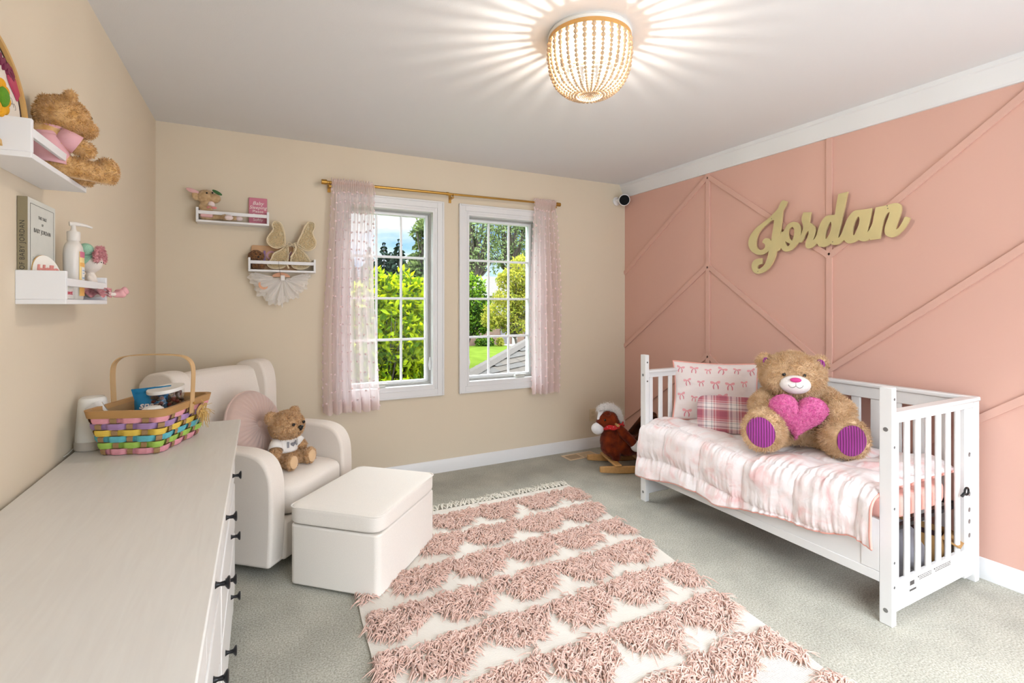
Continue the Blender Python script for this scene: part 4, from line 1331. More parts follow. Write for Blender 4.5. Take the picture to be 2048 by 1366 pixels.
# ================================================================== garden seen through the windows
GZ = -2.9
def leaf_mat(name, col, tcol, tw=0.5):
    m = bpy.data.materials.new(name); m.use_nodes = True; t = m.node_tree; t.nodes.clear()
    o = t.nodes.new('ShaderNodeOutputMaterial'); d = t.nodes.new('ShaderNodeBsdfDiffuse'); tl = t.nodes.new('ShaderNodeBsdfTranslucent'); a = t.nodes.new('ShaderNodeMixShader')
    d.inputs[0].default_value = lin(col); tl.inputs[0].default_value = lin(tcol); a.inputs[0].default_value = tw
    t.links.new(d.outputs[0], a.inputs[1]); t.links.new(tl.outputs[0], a.inputs[2]); t.links.new(a.outputs[0], o.inputs[0]); return m


M_bark = mat('bark', '#3f362e', 0.9)
M_grass = mat('lawn_grass', '#4b5a20', 0.9, var=0.25, vscale=1.2, spec=0.0)
g_ = MB().box(-60, 110, 1.0, 140, GZ - 0.2, GZ).build('ground', M_grass, smooth=False, origin=(0, 40, GZ)); struct(g_)
LF = {
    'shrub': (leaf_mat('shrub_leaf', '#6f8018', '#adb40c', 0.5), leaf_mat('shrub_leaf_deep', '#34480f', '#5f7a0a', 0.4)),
    'green': (leaf_mat('green_leaf', '#55762a', '#86a024'), leaf_mat('green_leaf_deep', '#22361a', '#35500e')),
    'gold': (leaf_mat('gold_leaf', '#85853a', '#aca23a'), leaf_mat('gold_leaf_deep', '#66702c', '#868a30')),
    'grey': (leaf_mat('grey_leaf', '#54603a', '#6d7a44'), leaf_mat('grey_leaf_deep', '#343d28', '#48522e')),
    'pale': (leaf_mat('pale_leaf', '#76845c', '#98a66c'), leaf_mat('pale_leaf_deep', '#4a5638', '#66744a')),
    'dark': (leaf_mat('conifer_needle', '#27332a', '#33402c', 0.2), leaf_mat('conifer_needle_deep', '#161e18', '#20281a', 0.2)),
}


def leaves(n, centres, size, seed, aspect=2.2, up=0.0):
    """leaf blades spread over the shells of the given ellipsoids"""
    rg = np.random.default_rng(seed)
    wts = np.array([r[0] * r[2] for _, r in centres]); wts = wts / wts.sum()
    ci = rg.choice(len(centres), n, p=wts)
    Cn = np.array([c for c, _ in centres], float)[ci]; Rr = np.array([r for _, r in centres], float)[ci]
    d = rg.normal(0, 1, (n, 3)); d /= np.linalg.norm(d, axis=1)[:, None]
    P = Cn + d * Rr * (0.62 + 0.38 * rg.random((n, 1)) ** 0.5) * (0.85 + 0.3 * rg.random((n, 1)))
    a = rg.normal(0, 1, (n, 3)); a[:, 2] += up; a /= np.linalg.norm(a, axis=1)[:, None]
    b = np.cross(a, rg.normal(0, 1, (n, 3))); b /= np.linalg.norm(b, axis=1)[:, None]
    c = np.cross(a, b)
    L_ = size * (0.6 + 0.8 * rg.random((n, 1))); Wd = L_ / aspect
    v0 = P; v1 = P + a * L_ * .45 + b * Wd * .5 + c * L_ * .06; v2 = P + a * L_; v3 = P + a * L_ * .45 - b * Wd * .5 + c * L_ * .06
    mb = MB(); mb.v = [tuple(x) for x in np.stack([v0, v1, v2, v3], 1).reshape(-1, 3).tolist()]
    mb.f = []; 
    sh = rg.random(n)
    for i in range(n):
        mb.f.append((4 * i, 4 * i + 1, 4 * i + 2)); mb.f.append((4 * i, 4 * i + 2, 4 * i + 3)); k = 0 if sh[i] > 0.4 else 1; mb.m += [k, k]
    return mb


def tree(name, label, base, crown, n, size, kind, seed, trunk=0.12, aspect=2.2, limbs=6, group=None, cat='tree', th=None):
    root = thing(name, label, cat, base, group=group)
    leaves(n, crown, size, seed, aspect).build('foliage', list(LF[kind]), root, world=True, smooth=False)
    rg = random.Random(seed); tb = MB(); B0 = Vector(base)
    cen = Vector((sum(c[0][0] for c in crown) / len(crown), sum(c[0][1] for c in crown) / len(crown), sum(c[0][2] for c in crown) / len(crown)))
    fork = B0.lerp(Vector((cen.x, cen.y, min(c[0][2] - c[1][2] * .6 for c in crown))), 0.8)
    if fork.z < B0.z + 0.4: fork.z = B0.z + 0.4
    tb.tube([tuple(B0), tuple(B0.lerp(fork, .5) + Vector((trunk * .3, 0, 0))), tuple(fork)], [trunk, trunk * .8, trunk * .65], n=8)
    for (c, r) in crown:
        for q in range(limbs):
            e = Vector(c) + Vector((rg.uniform(-.7, .7) * r[0], rg.uniform(-.7, .7) * r[1], rg.uniform(-.2, .85) * r[2]))
            m_ = fork.lerp(e, .5) + Vector((rg.uniform(-.15, .15) * r[0], 0, rg.uniform(-.1, .1) * r[2]))
            tb.tube([tuple(fork), tuple(m_), tuple(e)], [trunk * .5, trunk * .25, trunk * .06], n=5, caps=False)
    tb.build('trunk', M_bark, root, world=True, angle=180)
    return root


def pxy(u, v, y): return tuple(px(u, v, y=y))


# big sunlit shrub just outside the left window
yb = 3.6
cr_ = []
for (u, v, r, dy) in ((760, 600, .34, 0), (800, 590, .36, .1), (840, 600, .34, .1), (870, 640, .36, .2), (720, 620, .4, 0), (670, 640, .45, .1), (770, 660, .5, -.1), (830, 680, .5, 0), (700, 720, .6, 0), (780, 740, .6, 0), (850, 750, .55, .1), (660, 760, .6, .2), (790, 830, .8, .2), (700, 850, .8, .3), (765, 560, .12, 0), (752, 548, .09, .0), (610, 700, .5, .3)):
    c = pxy(u, v, yb + dy); cr_.append((c, (r, r * .8, r)))
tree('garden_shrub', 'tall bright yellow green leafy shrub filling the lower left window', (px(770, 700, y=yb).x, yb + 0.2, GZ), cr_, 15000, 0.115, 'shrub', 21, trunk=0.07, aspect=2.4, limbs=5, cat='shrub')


def conifer(label, u, vtop, y, rad, seed, group='dark conifers beyond the left window'):
    t_ = px(u, vtop, y=y); hgt = t_.z - GZ; rg = random.Random(seed)
    root = thing('conifer', label, 'tree', (t_.x, y, GZ)); fb = MB()
    nl = 46
    for i in range(nl):
        f_ = (i / nl) ** 0.9; z = hgt * (1 - f_) ; R_ = rad * (0.05 + f_)
        nb_ = 6 + int(12 * f_)
        for k in range(nb_):
            a = rg.uniform(0, 2 * pi); rr_ = R_ * rg.uniform(.7, 1.15)
            e = Vector((math.cos(a) * rr_, math.sin(a) * rr_, z - rr_ * 0.32)); s_ = Vector((0, 0, z + 0.1)); w_ = Vector((-math.sin(a), math.cos(a), 0)) * (0.10 + 0.12 * rr_)
            m_ = s_.lerp(e, .55) + Vector((0, 0, 0.12 * rr_))
            fb.add([tuple(s_), tuple(m_ + w_), tuple(e), tuple(m_ - w_), tuple(m_ + Vector((0, 0, -0.25 - .1 * rr_)))], [(0, 1, 2), (0, 2, 3), (0, 4, 2)], mi=k % 2)
    fb.build('foliage', list(LF['dark']), root, smooth=False)
    MB().tube([(0, 0, 0), (0, 0, hgt * .97)], [0.22, 0.03], n=8).build('trunk', M_bark, root)
    return root


conifer('dark conifer seen at the left of the visible left window panes', 768, 487, 34, 3.6, 1)
conifer('dark conifer seen just left of the middle bar of the left window', 798, 480, 33, 3.6, 2)
conifer('dark conifer half hidden by the sheer curtain of the left window', 738, 496, 36, 3.4, 3)
conifer('dark conifer far left behind the tufted curtain, lower than its neighbours', 700, 505, 38, 3.4, 4)
conifer('dark conifer lower than its neighbours, seen in the right column of left window panes', 822, 512, 37, 3.4, 5)
conifer('low dark conifer between the two tall ones in the left window', 782, 506, 39, 3.4, 6)
# leafy tree at the right edge of the left window
y1_ = 17
tree('leafy_tree', 'tall grey green tree at the right edge of the left window', (px(862, 600, y=y1_).x, y1_, GZ),
     [(pxy(842, 463, y1_), (.45, .6, .16)), (pxy(868, 455, y1_), (.8, .7, .5)), (pxy(850, 488, y1_), (.45, .6, .2)), (pxy(846, 515, y1_), (.6, .6, .22)), (pxy(836, 536, y1_), (.55, .6, .2)), (pxy(856, 548, y1_), (.8, .8, .4)), (pxy(885, 500, y1_), (.8, .8, 1)), (pxy(824, 560, y1_), (.8, .8, .35))], 3600, 0.24, 'grey', 31, trunk=0.16, limbs=7)
# big background trees over the house
y2_ = 56
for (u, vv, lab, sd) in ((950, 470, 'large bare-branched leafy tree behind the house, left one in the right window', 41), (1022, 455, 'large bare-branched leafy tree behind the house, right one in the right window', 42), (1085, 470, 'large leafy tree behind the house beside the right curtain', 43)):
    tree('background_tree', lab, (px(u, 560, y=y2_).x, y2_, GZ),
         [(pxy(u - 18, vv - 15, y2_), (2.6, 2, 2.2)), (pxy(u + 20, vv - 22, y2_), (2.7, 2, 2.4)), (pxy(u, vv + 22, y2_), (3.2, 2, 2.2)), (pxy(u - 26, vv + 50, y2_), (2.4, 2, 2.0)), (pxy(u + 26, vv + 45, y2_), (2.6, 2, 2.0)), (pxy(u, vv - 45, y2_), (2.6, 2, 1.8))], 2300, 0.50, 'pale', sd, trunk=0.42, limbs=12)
y3_ = 27
tree('garden_tree', 'dense green tree in front of the house at the left of the right window', (px(915, 650, y=y3_).x, y3_, GZ),
     [(pxy(945, 575, y3_), (.9, .9, .8)), (pxy(938, 610, y3_), (1.2, 1, 1)), (pxy(958, 610, y3_), (.9, .9, .7)), (pxy(948, 645, y3_), (1.3, 1, .9)), (pxy(925, 640, y3_), (1.2, 1, 1)), (pxy(970, 640, y3_), (.8, .9, .7)), (pxy(935, 560, y3_), (.5, .5, .5))], 6000, 0.24, 'green', 51, trunk=0.14)
y4_ = 24
tree('garden_tree', 'airy golden yellow tree in front of the house at the right of the right window', (px(1045, 650, y=y4_).x, y4_, GZ),
     [(pxy(1030, 560, y4_), (1.2, 1, .7)), (pxy(1048, 530, y4_), (.9, .9, .6)), (pxy(1012, 552, y4_), (.5, .6, .35)), (pxy(1060, 570, y4_), (1.2, 1, 1)), (pxy(1020, 595, y4_), (1.2, 1, .6)), (pxy(1048, 610, y4_), (1.3, 1, .8)), (pxy(1005, 625, y4_), (1.2, 1, .7)), (pxy(1030, 650, y4_), (1.1, 1, .5)), (pxy(985, 640, y4_), (.7, .8, .5))], 8500, 0.20, 'gold', 61, trunk=0.12, limbs=8)

# neighbouring house
M_wall_h = mat('pale_siding', '#76736d', 0.8); M_brick = mat('brick_wall', '#5c463a', 0.85, var=0.2, vscale=3); M_roof_h = mat('grey_roof', '#4c4743', 0.9, var=0.15, vscale=4)
M_win_h = mat('dark_window', '#2a2e36', 0.3); M_gar = mat('garage_dark_grey', '#4a4446', 0.7); M_drv = mat('concrete_drive', '#7f7a74', 0.9)  # garage door in one flat dark grey
YH = 43
hl, hr = px(905, 600, y=YH).x, px(1090, 600, y=YH).x
zr, ze = px(985, 553, y=YH + 4).z, px(985, 592, y=YH).z
hs = thing('neighbour_house', 'two storey house with grey roof and brick ground floor across the lawn', 'house', ((hl + hr) / 2, YH + 4, GZ))
MB().box(hl, hr, YH, YH + 8, GZ + 2.9, ze).build('upper_wall', M_wall_h, hs, world=True, smooth=False)
MB().box(hl - .05, hr, YH - .05, YH + 8, GZ, GZ + 2.9).build('brick_wall', M_brick, hs, world=True, smooth=False)
MB().add([(hl - .5, YH - .6, ze), (hr + .5, YH - .6, ze), (hr + .5, YH + 8.6, ze), (hl - .5, YH + 8.6, ze), (hl - .5, YH + 4, zr), (hr + .5, YH + 4, zr)], [(0, 1, 5, 4), (2, 3, 4, 5), (0, 4, 3), (1, 2, 5), (0, 3, 2, 1)]).build('roof', M_roof_h, hs, world=True, smooth=False)
for (u0, u1, v0, v1, nm, mm) in ((991, 1000, 598, 610, 'window', M_win_h), (960, 966, 598, 610, 'window', M_win_h), (1001, 1019, 657, 688, 'garage_door', M_gar), (1050, 1056, 655, 678, 'front_door', M_win_h), (1024, 1034, 655, 690, 'porch_column', M_wall_h)):
    a, b = px(u0, v0, y=YH - .1), px(u1, v1, y=YH - .1)
    MB().box(a.x, b.x, YH - .12, YH - .02, b.z, a.z).build(nm, mm, hs, world=True, smooth=False)
dv = MB().box(px(1000, 690, y=YH).x, px(1060, 690, y=YH).x, 37, YH, GZ, GZ + 0.03).build('driveway', M_drv, smooth=False)
struct(dv)
for i, (u, lab, kd) in enumerate(((946, 'low clipped green hedge bush left of the house wall', 'green'), (957, 'low clipped green bush second along the house wall', 'green'), (968, 'low green bush near the middle bar of the right window', 'green'), (987, 'round pale yellow bush at the edge of the lawn', 'gold'))):
    P = px(u, 690, z=GZ); rr_ = 0.34
    tree('garden_bush', lab, (P.x, P.y - 1.6, GZ), [((P.x, P.y - 1.6, GZ + .4), (rr_, rr_, .5))], 500, 0.2, kd, 70 + i, trunk=0.05, limbs=2, cat='bush')

# roof of the garage wing below the right window
M_shingle = mat('brown_grey_shingle', '#31281f', 0.9, var=0.22, vscale=9, bump=0.3, bscale=60)
M_ridge = mat('ridge_shingle', '#352e29', 0.9, var=0.15, vscale=9)
A = Vector(px(925, 757, y=3.0)); Bp = Vector(px(1085, 665, y=6.2))
gr = thing('garage_roof', 'brown grey shingled roof slope just below the right window', 'roof', (A.x + 1.2, 2.6, A.z - 1.6))
dA = (Bp - A)
E1 = Vector((1, 0, 0)); dn = Vector((0.0, -1.0, -0.42)).normalized()   # slope falls towards the house
# courses of overlapping shingles parallel to x, clipped by the hip line A-B
nrm = dA.cross(dn).normalized()
if nrm.z < 0: nrm = -nrm
hz_ = (nrm.cross(Vector((0, 0, 1)))).normalized(); 
if hz_.x < 0: hz_ = -hz_
dwn = nrm.cross(hz_).normalized()
if dwn.z > 0: dwn = -dwn
cm = MB(); rgn = random.Random(3)
O = A
# plane coordinates: s along hz_, t down the slope; hip line passes through A and B
sB = (Bp - A).dot(hz_); tB = (Bp - A).dot(dwn)
course = 0.14
t0 = tB * 1.15; k = 0
while t0 + k * course < 1.6:
    t_ = t0 + k * course; k += 1
    s_hip = sB * (t_ / tB) if abs(tB) > 1e-6 else 0
    s_ = s_hip
    off = rgn.uniform(0, .3)
    while s_ < s_hip + 9:
        w_ = rgn.uniform(0.22, 0.34); s1 = s_ + w_ - 0.006
        lf = 0.012 + rgn.uniform(0, 0.006)
        def q(s, t, h): return tuple(O + hz_ * s + dwn * t + nrm * h)
        # tongue: clipped at the hip
        sh1 = sB * ((t_ + course) / tB); a0 = s_ if s_ > s_hip + 1e-6 else s_hip; a1 = max(s_, sh1) if s_ <= s_hip + 1e-6 else s_
        cm.add([q(a0, t_ - .02, 0.0), q(s1, t_ - .02, 0.0), q(s1, t_ + course, lf), q(min(a1, s1), t_ + course, lf), q(s1, t_ + course, 0), q(min(a1, s1), t_ + course, 0)], [(0, 3, 2, 1), (3, 5, 4, 2)], mi=rgn.choice((0, 0, 1)))
        s_ += w_
M_sh2 = mat('brown_shingle_dark', '#2b2622', 0.9, var=0.22, vscale=9)
cm.build('shingle_courses', [M_shingle, M_sh2], gr, world=True, smooth=False)
MB().add([tuple(A + dwn * 3 - nrm * .3 - dA * .4), tuple(A + dwn * 3 + hz_ * 8 - nrm * .3), tuple(Bp + dA * .2 + hz_ * 6 - nrm * .02), tuple(Bp + dA * .2 - nrm * .02), tuple(A - dA * .4 - nrm * .02)], [(0, 1, 2, 3, 4)]).build('roof_deck', M_sh2, gr, world=True, smooth=False)
rb = MB(); nr_ = 34
for i in range(nr_):
    p0 = A - dA * .3 + dA * 1.5 * (i / nr_); p1 = A - dA * .3 + dA * 1.5 * ((i + 1.15) / nr_)
    w_ = dwn * 0.09 + hz_ * 0.02
    rb.add([tuple(p0 - w_ * .8 + nrm * .005), tuple(p0 + w_ + nrm * .012), tuple(p1 + w_ + nrm * .03), tuple(p1 - w_ * .8 + nrm * .022), tuple(p0 + nrm * .03), tuple(p1 + nrm * .05)], [(0, 4, 5, 3), (4, 1, 2, 5), (3, 5, 2)])
rb.build('hip_cap', M_ridge, gr, world=True, smooth=False)
# ================================================================== plush toys
def fwd_frame(P, phi):
    return P, phi


M_tanfur = mat('tan_plush_fur', '#e6c8a2', 0.9, sheen=0.4, spec=0.05, col2='#d0aa7e', vscale=22)
M_white_pl = mat('white_plush', '#efeae6', 0.9, sheen=0.4, spec=0.05, bump=0.4, bscale=200)
M_hot = mat('hot_pink_nose', '#cf2f86', 0.5, sheen=0.5)
M_black = mat('black_bead_eye', '#0a0908', 0.12)
M_thread = mat('dark_stitch', '#2a211c', 0.8)


def corduroy():
    m = bpy.data.materials.new('purple_corduroy'); m.use_nodes = True; t = m.node_tree; b = t.nodes['Principled BSDF']
    tcn = t.nodes.new('ShaderNodeTexCoord'); w = t.nodes.new('ShaderNodeTexWave'); w.bands_direction = 'X'; w.inputs['Scale'].default_value = 26; w.inputs['Distortion'].default_value = 0.4
    t.links.new(tcn.outputs['Object'], w.inputs[0])
    rr = t.nodes.new('ShaderNodeValToRGB'); rr.color_ramp.elements[0].color = lin('#6e1560'); rr.color_ramp.elements[1].color = lin('#a8329c')
    rr.color_ramp.elements[0].position = 0.25; rr.color_ramp.elements[1].position = 0.6
    t.links.new(w.outputs['Fac'], rr.inputs[0]); t.links.new(rr.outputs[0], b.inputs['Base Color'])
    bp = t.nodes.new('ShaderNodeBump'); bp.inputs['Strength'].default_value = 0.6; bp.inputs['Distance'].default_value = 0.003
    t.links.new(w.outputs['Fac'], bp.inputs['Height']); t.links.new(bp.outputs[0], b.inputs['Normal'])
    b.inputs['Roughness'].default_value = 0.7; b.inputs['Sheen Weight'].default_value = 0.5
    return m


M_cord = corduroy()


def disc_dome(c, d, rx, rz_, h, roll=0.0, n=40, m=8):
    """domed oval patch centred at c facing d"""
    d = Vector(d).normalized(); Q_ = d.to_track_quat('Y', 'Z').to_matrix().to_4x4()
    b = MB()
    T_ = Matrix.Translation(c) @ Q_ @ rotm(0, roll, 0)
    b.grid(lambda u, v: (rx * v * math.cos(2 * pi * u), h * (1 - v ** 2.2) - 0.002 * (v > 0.99), rz_ * v * math.sin(2 * pi * u)), n, m, cu=True, T=T_, flip=True)
    return b


def cut_plane(mb, c, d):
    c = Vector(c); d = Vector(d).normalized(); vs = []
    for p in mb.v:
        P = Vector(p); e = (P - c).dot(d)
        if e > 0 and (P - c - d * e).length < 0.13: P = P - d * e
        vs.append(tuple(P))
    mb.v = vs


# ------------------------------------------------------------------ the big bear on the bed
BP_ = Vector((3.225, -1.985, 0.540))
phi = R(-50)
bear = thing('teddy_bear', 'large tan teddy bear with purple corduroy feet sitting on the toddler bed', 'teddy bear', tuple(BP_), phi)
body = [('e', (0.01, 0.03, 0.125), (0.150, 0.125, 0.145)), ('e', (0.0, 0.03, 0.22), (0.125, 0.105, 0.10)),
        ('e', (-0.035, 0.0, 0.375), (0.162, 0.135, 0.118)), ('e', (-0.035, -0.02, 0.35), (0.150, 0.125, 0.10)), ('e', (-0.035, 0.01, 0.41), (0.125, 0.115, 0.095)),
        ('e', (-0.168, 0.03, 0.445), (0.044, 0.030, 0.046)), ('e', (0.098, 0.03, 0.442), (0.046, 0.030, 0.046)),
        ('l', (-0.12, 0.02, 0.26), (-0.185, -0.05, 0.205), 0.062, 0.068), ('l', (-0.185, -0.05, 0.205), (-0.135, -0.145, 0.185), 0.068, 0.052),
        ('l', (0.12, 0.02, 0.26), (0.185, -0.05, 0.205), 0.062, 0.068), ('l', (0.185, -0.05, 0.205), (0.150, -0.14, 0.195), 0.066, 0.052),
        ('l', (-0.08, -0.02, 0.085), (-0.165, -0.16, 0.085), 0.085, 0.075), ('l', (0.09, -0.02, 0.085), (0.16, -0.14, 0.085), 0.085, 0.075),
        ('e', (-0.188, -0.205, 0.108), (0.108, 0.075, 0.112), (0, 0.25, 0.32)), ('e', (0.175, -0.185, 0.098), (0.108, 0.075, 0.108), (0, -0.25, -0.25))]
bb = blob(body, 0.0095, 5)
FL_c, FL_d = (-0.208, -0.262, 0.106), (-0.33, -0.93, 0.10)
FR_c, FR_d = (0.197, -0.238, 0.098), (0.28, -0.95, 0.06)
cut_plane(bb, Vector(FL_c) - Vector(FL_d).normalized() * 0.008, FL_d); cut_plane(bb, Vector(FR_c) - Vector(FR_d).normalized() * 0.008, FR_d)
bb.v = [(x, y, max(z, 0.002)) for x, y, z in bb.v]


def keepb(p):
    P = Vector(p)
    for c, d, r_ in ((FL_c, FL_d, 0.074), (FR_c, FR_d, 0.074)):
        e = P - Vector(c); k = e.dot(Vector(d).normalized())
        if k > -0.014 and (e - Vector(d).normalized() * k).length < r_: return False
    if ((P.x + 0.035) / 0.070) ** 2 + ((P.z - 0.345) / 0.048) ** 2 < 1 and P.y < -0.06: return False
    return P.z > 0.006


fur(bb, 52000, 0.017, 0.0022, 1, droop=0.3, messy=0.55, keep=keepb)
bb.build('fur_body', M_tanfur, bear, angle=180)
disc_dome(FL_c, FL_d, 0.070, 0.078, 0.008, 0.35).build('foot_pad', M_cord, bear, angle=180)
disc_dome(FR_c, FR_d, 0.068, 0.076, 0.008, -0.25).build('foot_pad', M_cord, bear, angle=180)
disc_dome((-0.163, -0.006, 0.446), (0.45, -1, 0.1), 0.018, 0.027, 0.004).build('inner_ear', M_cord, bear, angle=180)
disc_dome((0.098, -0.006, 0.442), (-0.35, -1, 0.1), 0.024, 0.030, 0.004).build('inner_ear', M_cord, bear, angle=180)
mz = MB().ell((-0.035, -0.128, 0.345), (0.074, 0.052, 0.050), nu=36, nv=20)
mzo = mz.build('muzzle', M_white_pl, bear, angle=180)
MB().ell((-0.038, -0.178, 0.376), (0.027, 0.010, 0.013)).build('nose', M_hot, mzo, angle=180)


def on_muz(x, z): 
    k = 1 - ((x + 0.035) / 0.074) ** 2 - ((z - 0.345) / 0.050) ** 2
    return (x, -0.128 - 0.0525 * math.sqrt(max(0, k)), z)


ml = MB(); ml.tube([on_muz(-0.037, 0.368), on_muz(-0.037, 0.345)], 0.0011, n=6)
for sg in (-1, 1): ml.tube([on_muz(-0.037 + sg * 0.034 * t, 0.345 - 0.010 * math.sin(t * pi) + (0.004 if t > .9 else 0)) for t in [i / 8 for i in range(9)]], 0.0011, n=6)
ml.build('mouth_stitching', M_thread, mzo, angle=180)
for x in (-0.087, 0.008): MB().ell((x, -0.130, 0.396), (0.0095, 0.006, 0.0085)).build('eye', M_black, bear, angle=180)

# the heart it holds
hp = []
for i in range(64):
    t = 2 * pi * i / 64
    hp.append((0.0092 * 16 * math.sin(t) ** 3, 0.0092 * (13 * math.cos(t) - 5 * math.cos(2 * t) - 2 * math.cos(3 * t) - math.cos(4 * t))))
hb = MB()
cxh, czh = 0.0, 0.01
for sd in (-1, 1):
    def hf(u, v, sd=sd):
        i = u * 64; a = hp[int(i) % 64]; b_ = hp[(int(i) + 1) % 64]; f_ = i - int(i)
        X, Z = a[0] + (b_[0] - a[0]) * f_, a[1] + (b_[1] - a[1]) * f_
        return (cxh + (X - cxh) * v, sd * 0.052 * max(0, 1 - v ** 2.6) ** 0.5, czh + (Z - czh) * v)
    hb.grid(hf, 64, 12, cu=True, flip=(sd < 0))
fur(hb, 15000, 0.012, 0.0024, 4, droop=0.15, messy=0.9)
Hw = WM[bear] @ Matrix.Translation((-0.030, -0.178, 0.198)) @ rotm(R(14), R(3), 0)
hb.v = [tuple(Hw @ Vector((x * 0.92, y, z * 0.92))) for x, y, z in hb.v]
M_heart = mat('pink_plush_heart', '#ea86b8', 0.85, sheen=0.4, spec=0.05, col2='#d860a0', vscale=70)
tag(hb.build('heart_pillow', M_heart, angle=180), 'fuzzy bright pink heart pillow held in the arms of the large teddy bear', 'heart pillow')

# ------------------------------------------------------------------ the small bear on the armchair
M_hon = mat('honey_plush_fur', '#dcb78c', 0.9, sheen=0.4, spec=0.05, col2='#bf9262', vscale=60)
M_honl = mat('pale_honey_pad', '#dbb78d', 0.85, sheen=0.4)
sp_ = px(577, 932, z=0.433)
sb = thing('teddy_bear', 'small curly honey teddy bear in a white t-shirt with grey heart sitting on the armchair', 'teddy bear', (sp_.x - 0.02, sp_.y + 0.04, 0.434), R(42))
s_ = 1.0
prs = [('e', (0, 0.0, 0.075), (0.068, 0.06, 0.075)), ('e', (0, 0.0, 0.13), (0.055, 0.05, 0.05)),
       ('e', (0, -0.02, 0.215), (0.094, 0.082, 0.080)), ('e', (0.0, -0.055, 0.200), (0.058, 0.057, 0.046)),
       ('e', (-0.082, 0.01, 0.268), (0.034, 0.018, 0.034)), ('e', (0.082, 0.01, 0.268), (0.034, 0.018, 0.034)),
       ('l', (-0.05, 0.0, 0.135), (-0.092, -0.035, 0.075), 0.026, 0.028), ('l', (0.05, 0.0, 0.135), (0.095, -0.03, 0.085), 0.026, 0.028),
       ('l', (-0.035, -0.02, 0.035), (-0.060, -0.095, 0.036), 0.034, 0.030), ('l', (0.035, -0.02, 0.035), (0.062, -0.095, 0.036), 0.034, 0.030),
       ('e', (-0.064, -0.118, 0.045), (0.036, 0.022, 0.043)), ('e', (0.066, -0.118, 0.045), (0.036, 0.022, 0.043))]
b_ = blob(prs, 0.0055, 4); b_.v = [(x, y, max(z, 0.001)) for x, y, z in b_.v]


def keeps(p):
    if 0.085 < p[2] < 0.150 and abs(p[0]) < 0.066 and math.hypot(p[0], p[1]) < 0.072: return False
    for sg in (-1, 1):
        if p[1] < -0.132 and math.hypot((p[0] - sg * 0.065) / 0.027, (p[2] - 0.045) / 0.034) < 1: return False
    return p[2] > 0.003


fur(b_, 30000, 0.0105, 0.0022, 7, droop=0.1, messy=1.2, keep=keeps, curl=0.9)
b_.build('fur_body', M_hon, sb, angle=180)
for sg in (-1, 1):
    disc_dome((sg * 0.065, -0.137, 0.045), (0, -1, 0.08), 0.027, 0.034, 0.004).build('foot_pad', M_honl, sb, angle=180)
    MB().ell((sg * 0.036, -0.104, 0.234), (0.0085, 0.006, 0.0085)).build('eye', M_black, sb, angle=180)
nz_ = blob([('e', (0, -0.118, 0.216), (0.018, 0.010, 0.010)), ('e', (0, -0.118, 0.207), (0.009, 0.009, 0.011))], 0.003, 3); nz_.build('nose', M_black, sb, angle=180)
MB().grid(lambda u, v: (0.026 * (u * 2 - 1), -0.1125 + 0.4 * (0.026 * (u * 2 - 1)) ** 2 / 0.026, 0.182 + 0.006 * (u * 2 - 1) ** 2 + 0.002 * v), 10, 1).build('mouth_stitching', M_thread, sb)
M_tee = mat('white_cotton', '#efebe6', 0.8, bump=0.1, bscale=60)
tee = MB()
tee.grid(lambda u, v: ((0.062 + 0.010 * (1 - v)) * math.cos(2 * pi * u), (0.056 + 0.009 * (1 - v)) * math.sin(2 * pi * u), 0.078 + 0.078 * v), 48, 8, cu=True)
tee.grid(lambda u, v: ((0.062 - 0.028 * v) * math.cos(2 * pi * u), (0.056 - 0.024 * v) * math.sin(2 * pi * u), 0.156 + 0.016 * math.sin(v * pi / 2)), 48, 4, cu=True)
for sg in (-1, 1): tee.tube([(sg * 0.042, 0.0, 0.142), (sg * 0.066, -0.012, 0.120), (sg * 0.080, -0.024, 0.100)], [0.030, 0.034, 0.037], n=16, caps=False)
to = tee.build('t_shirt', M_tee, sb, angle=180, solid=0.002)
M_pr = mat('grey_glitter_print', '#8b8d94', 0.4, metal=0.3)
txt = MB(); A_ = text_mb('I', 0.052, 0.0006, bold=0.0018); A_.v = [(x - 0.030, y, z) for x, y, z in A_.v]; txt.merge(A_)
A_ = text_mb('U', 0.048, 0.0006, bold=0.0015); A_.v = [(x + 0.031, y, z) for x, y, z in A_.v]; txt.merge(A_)
txt.merge(curve_shape([[(p[0] * 0.115, p[1] * 0.115) for p in hp]], 0.0006))
txt.v = [(x, -math.sqrt(max(0.0001, 1 - (x / 0.069) ** 2)) * 0.0635 - 0.003 - z, 0.118 + y * 0.8) for x, y, z in txt.v]
txt.build('shirt_print', M_pr, to, smooth=False)

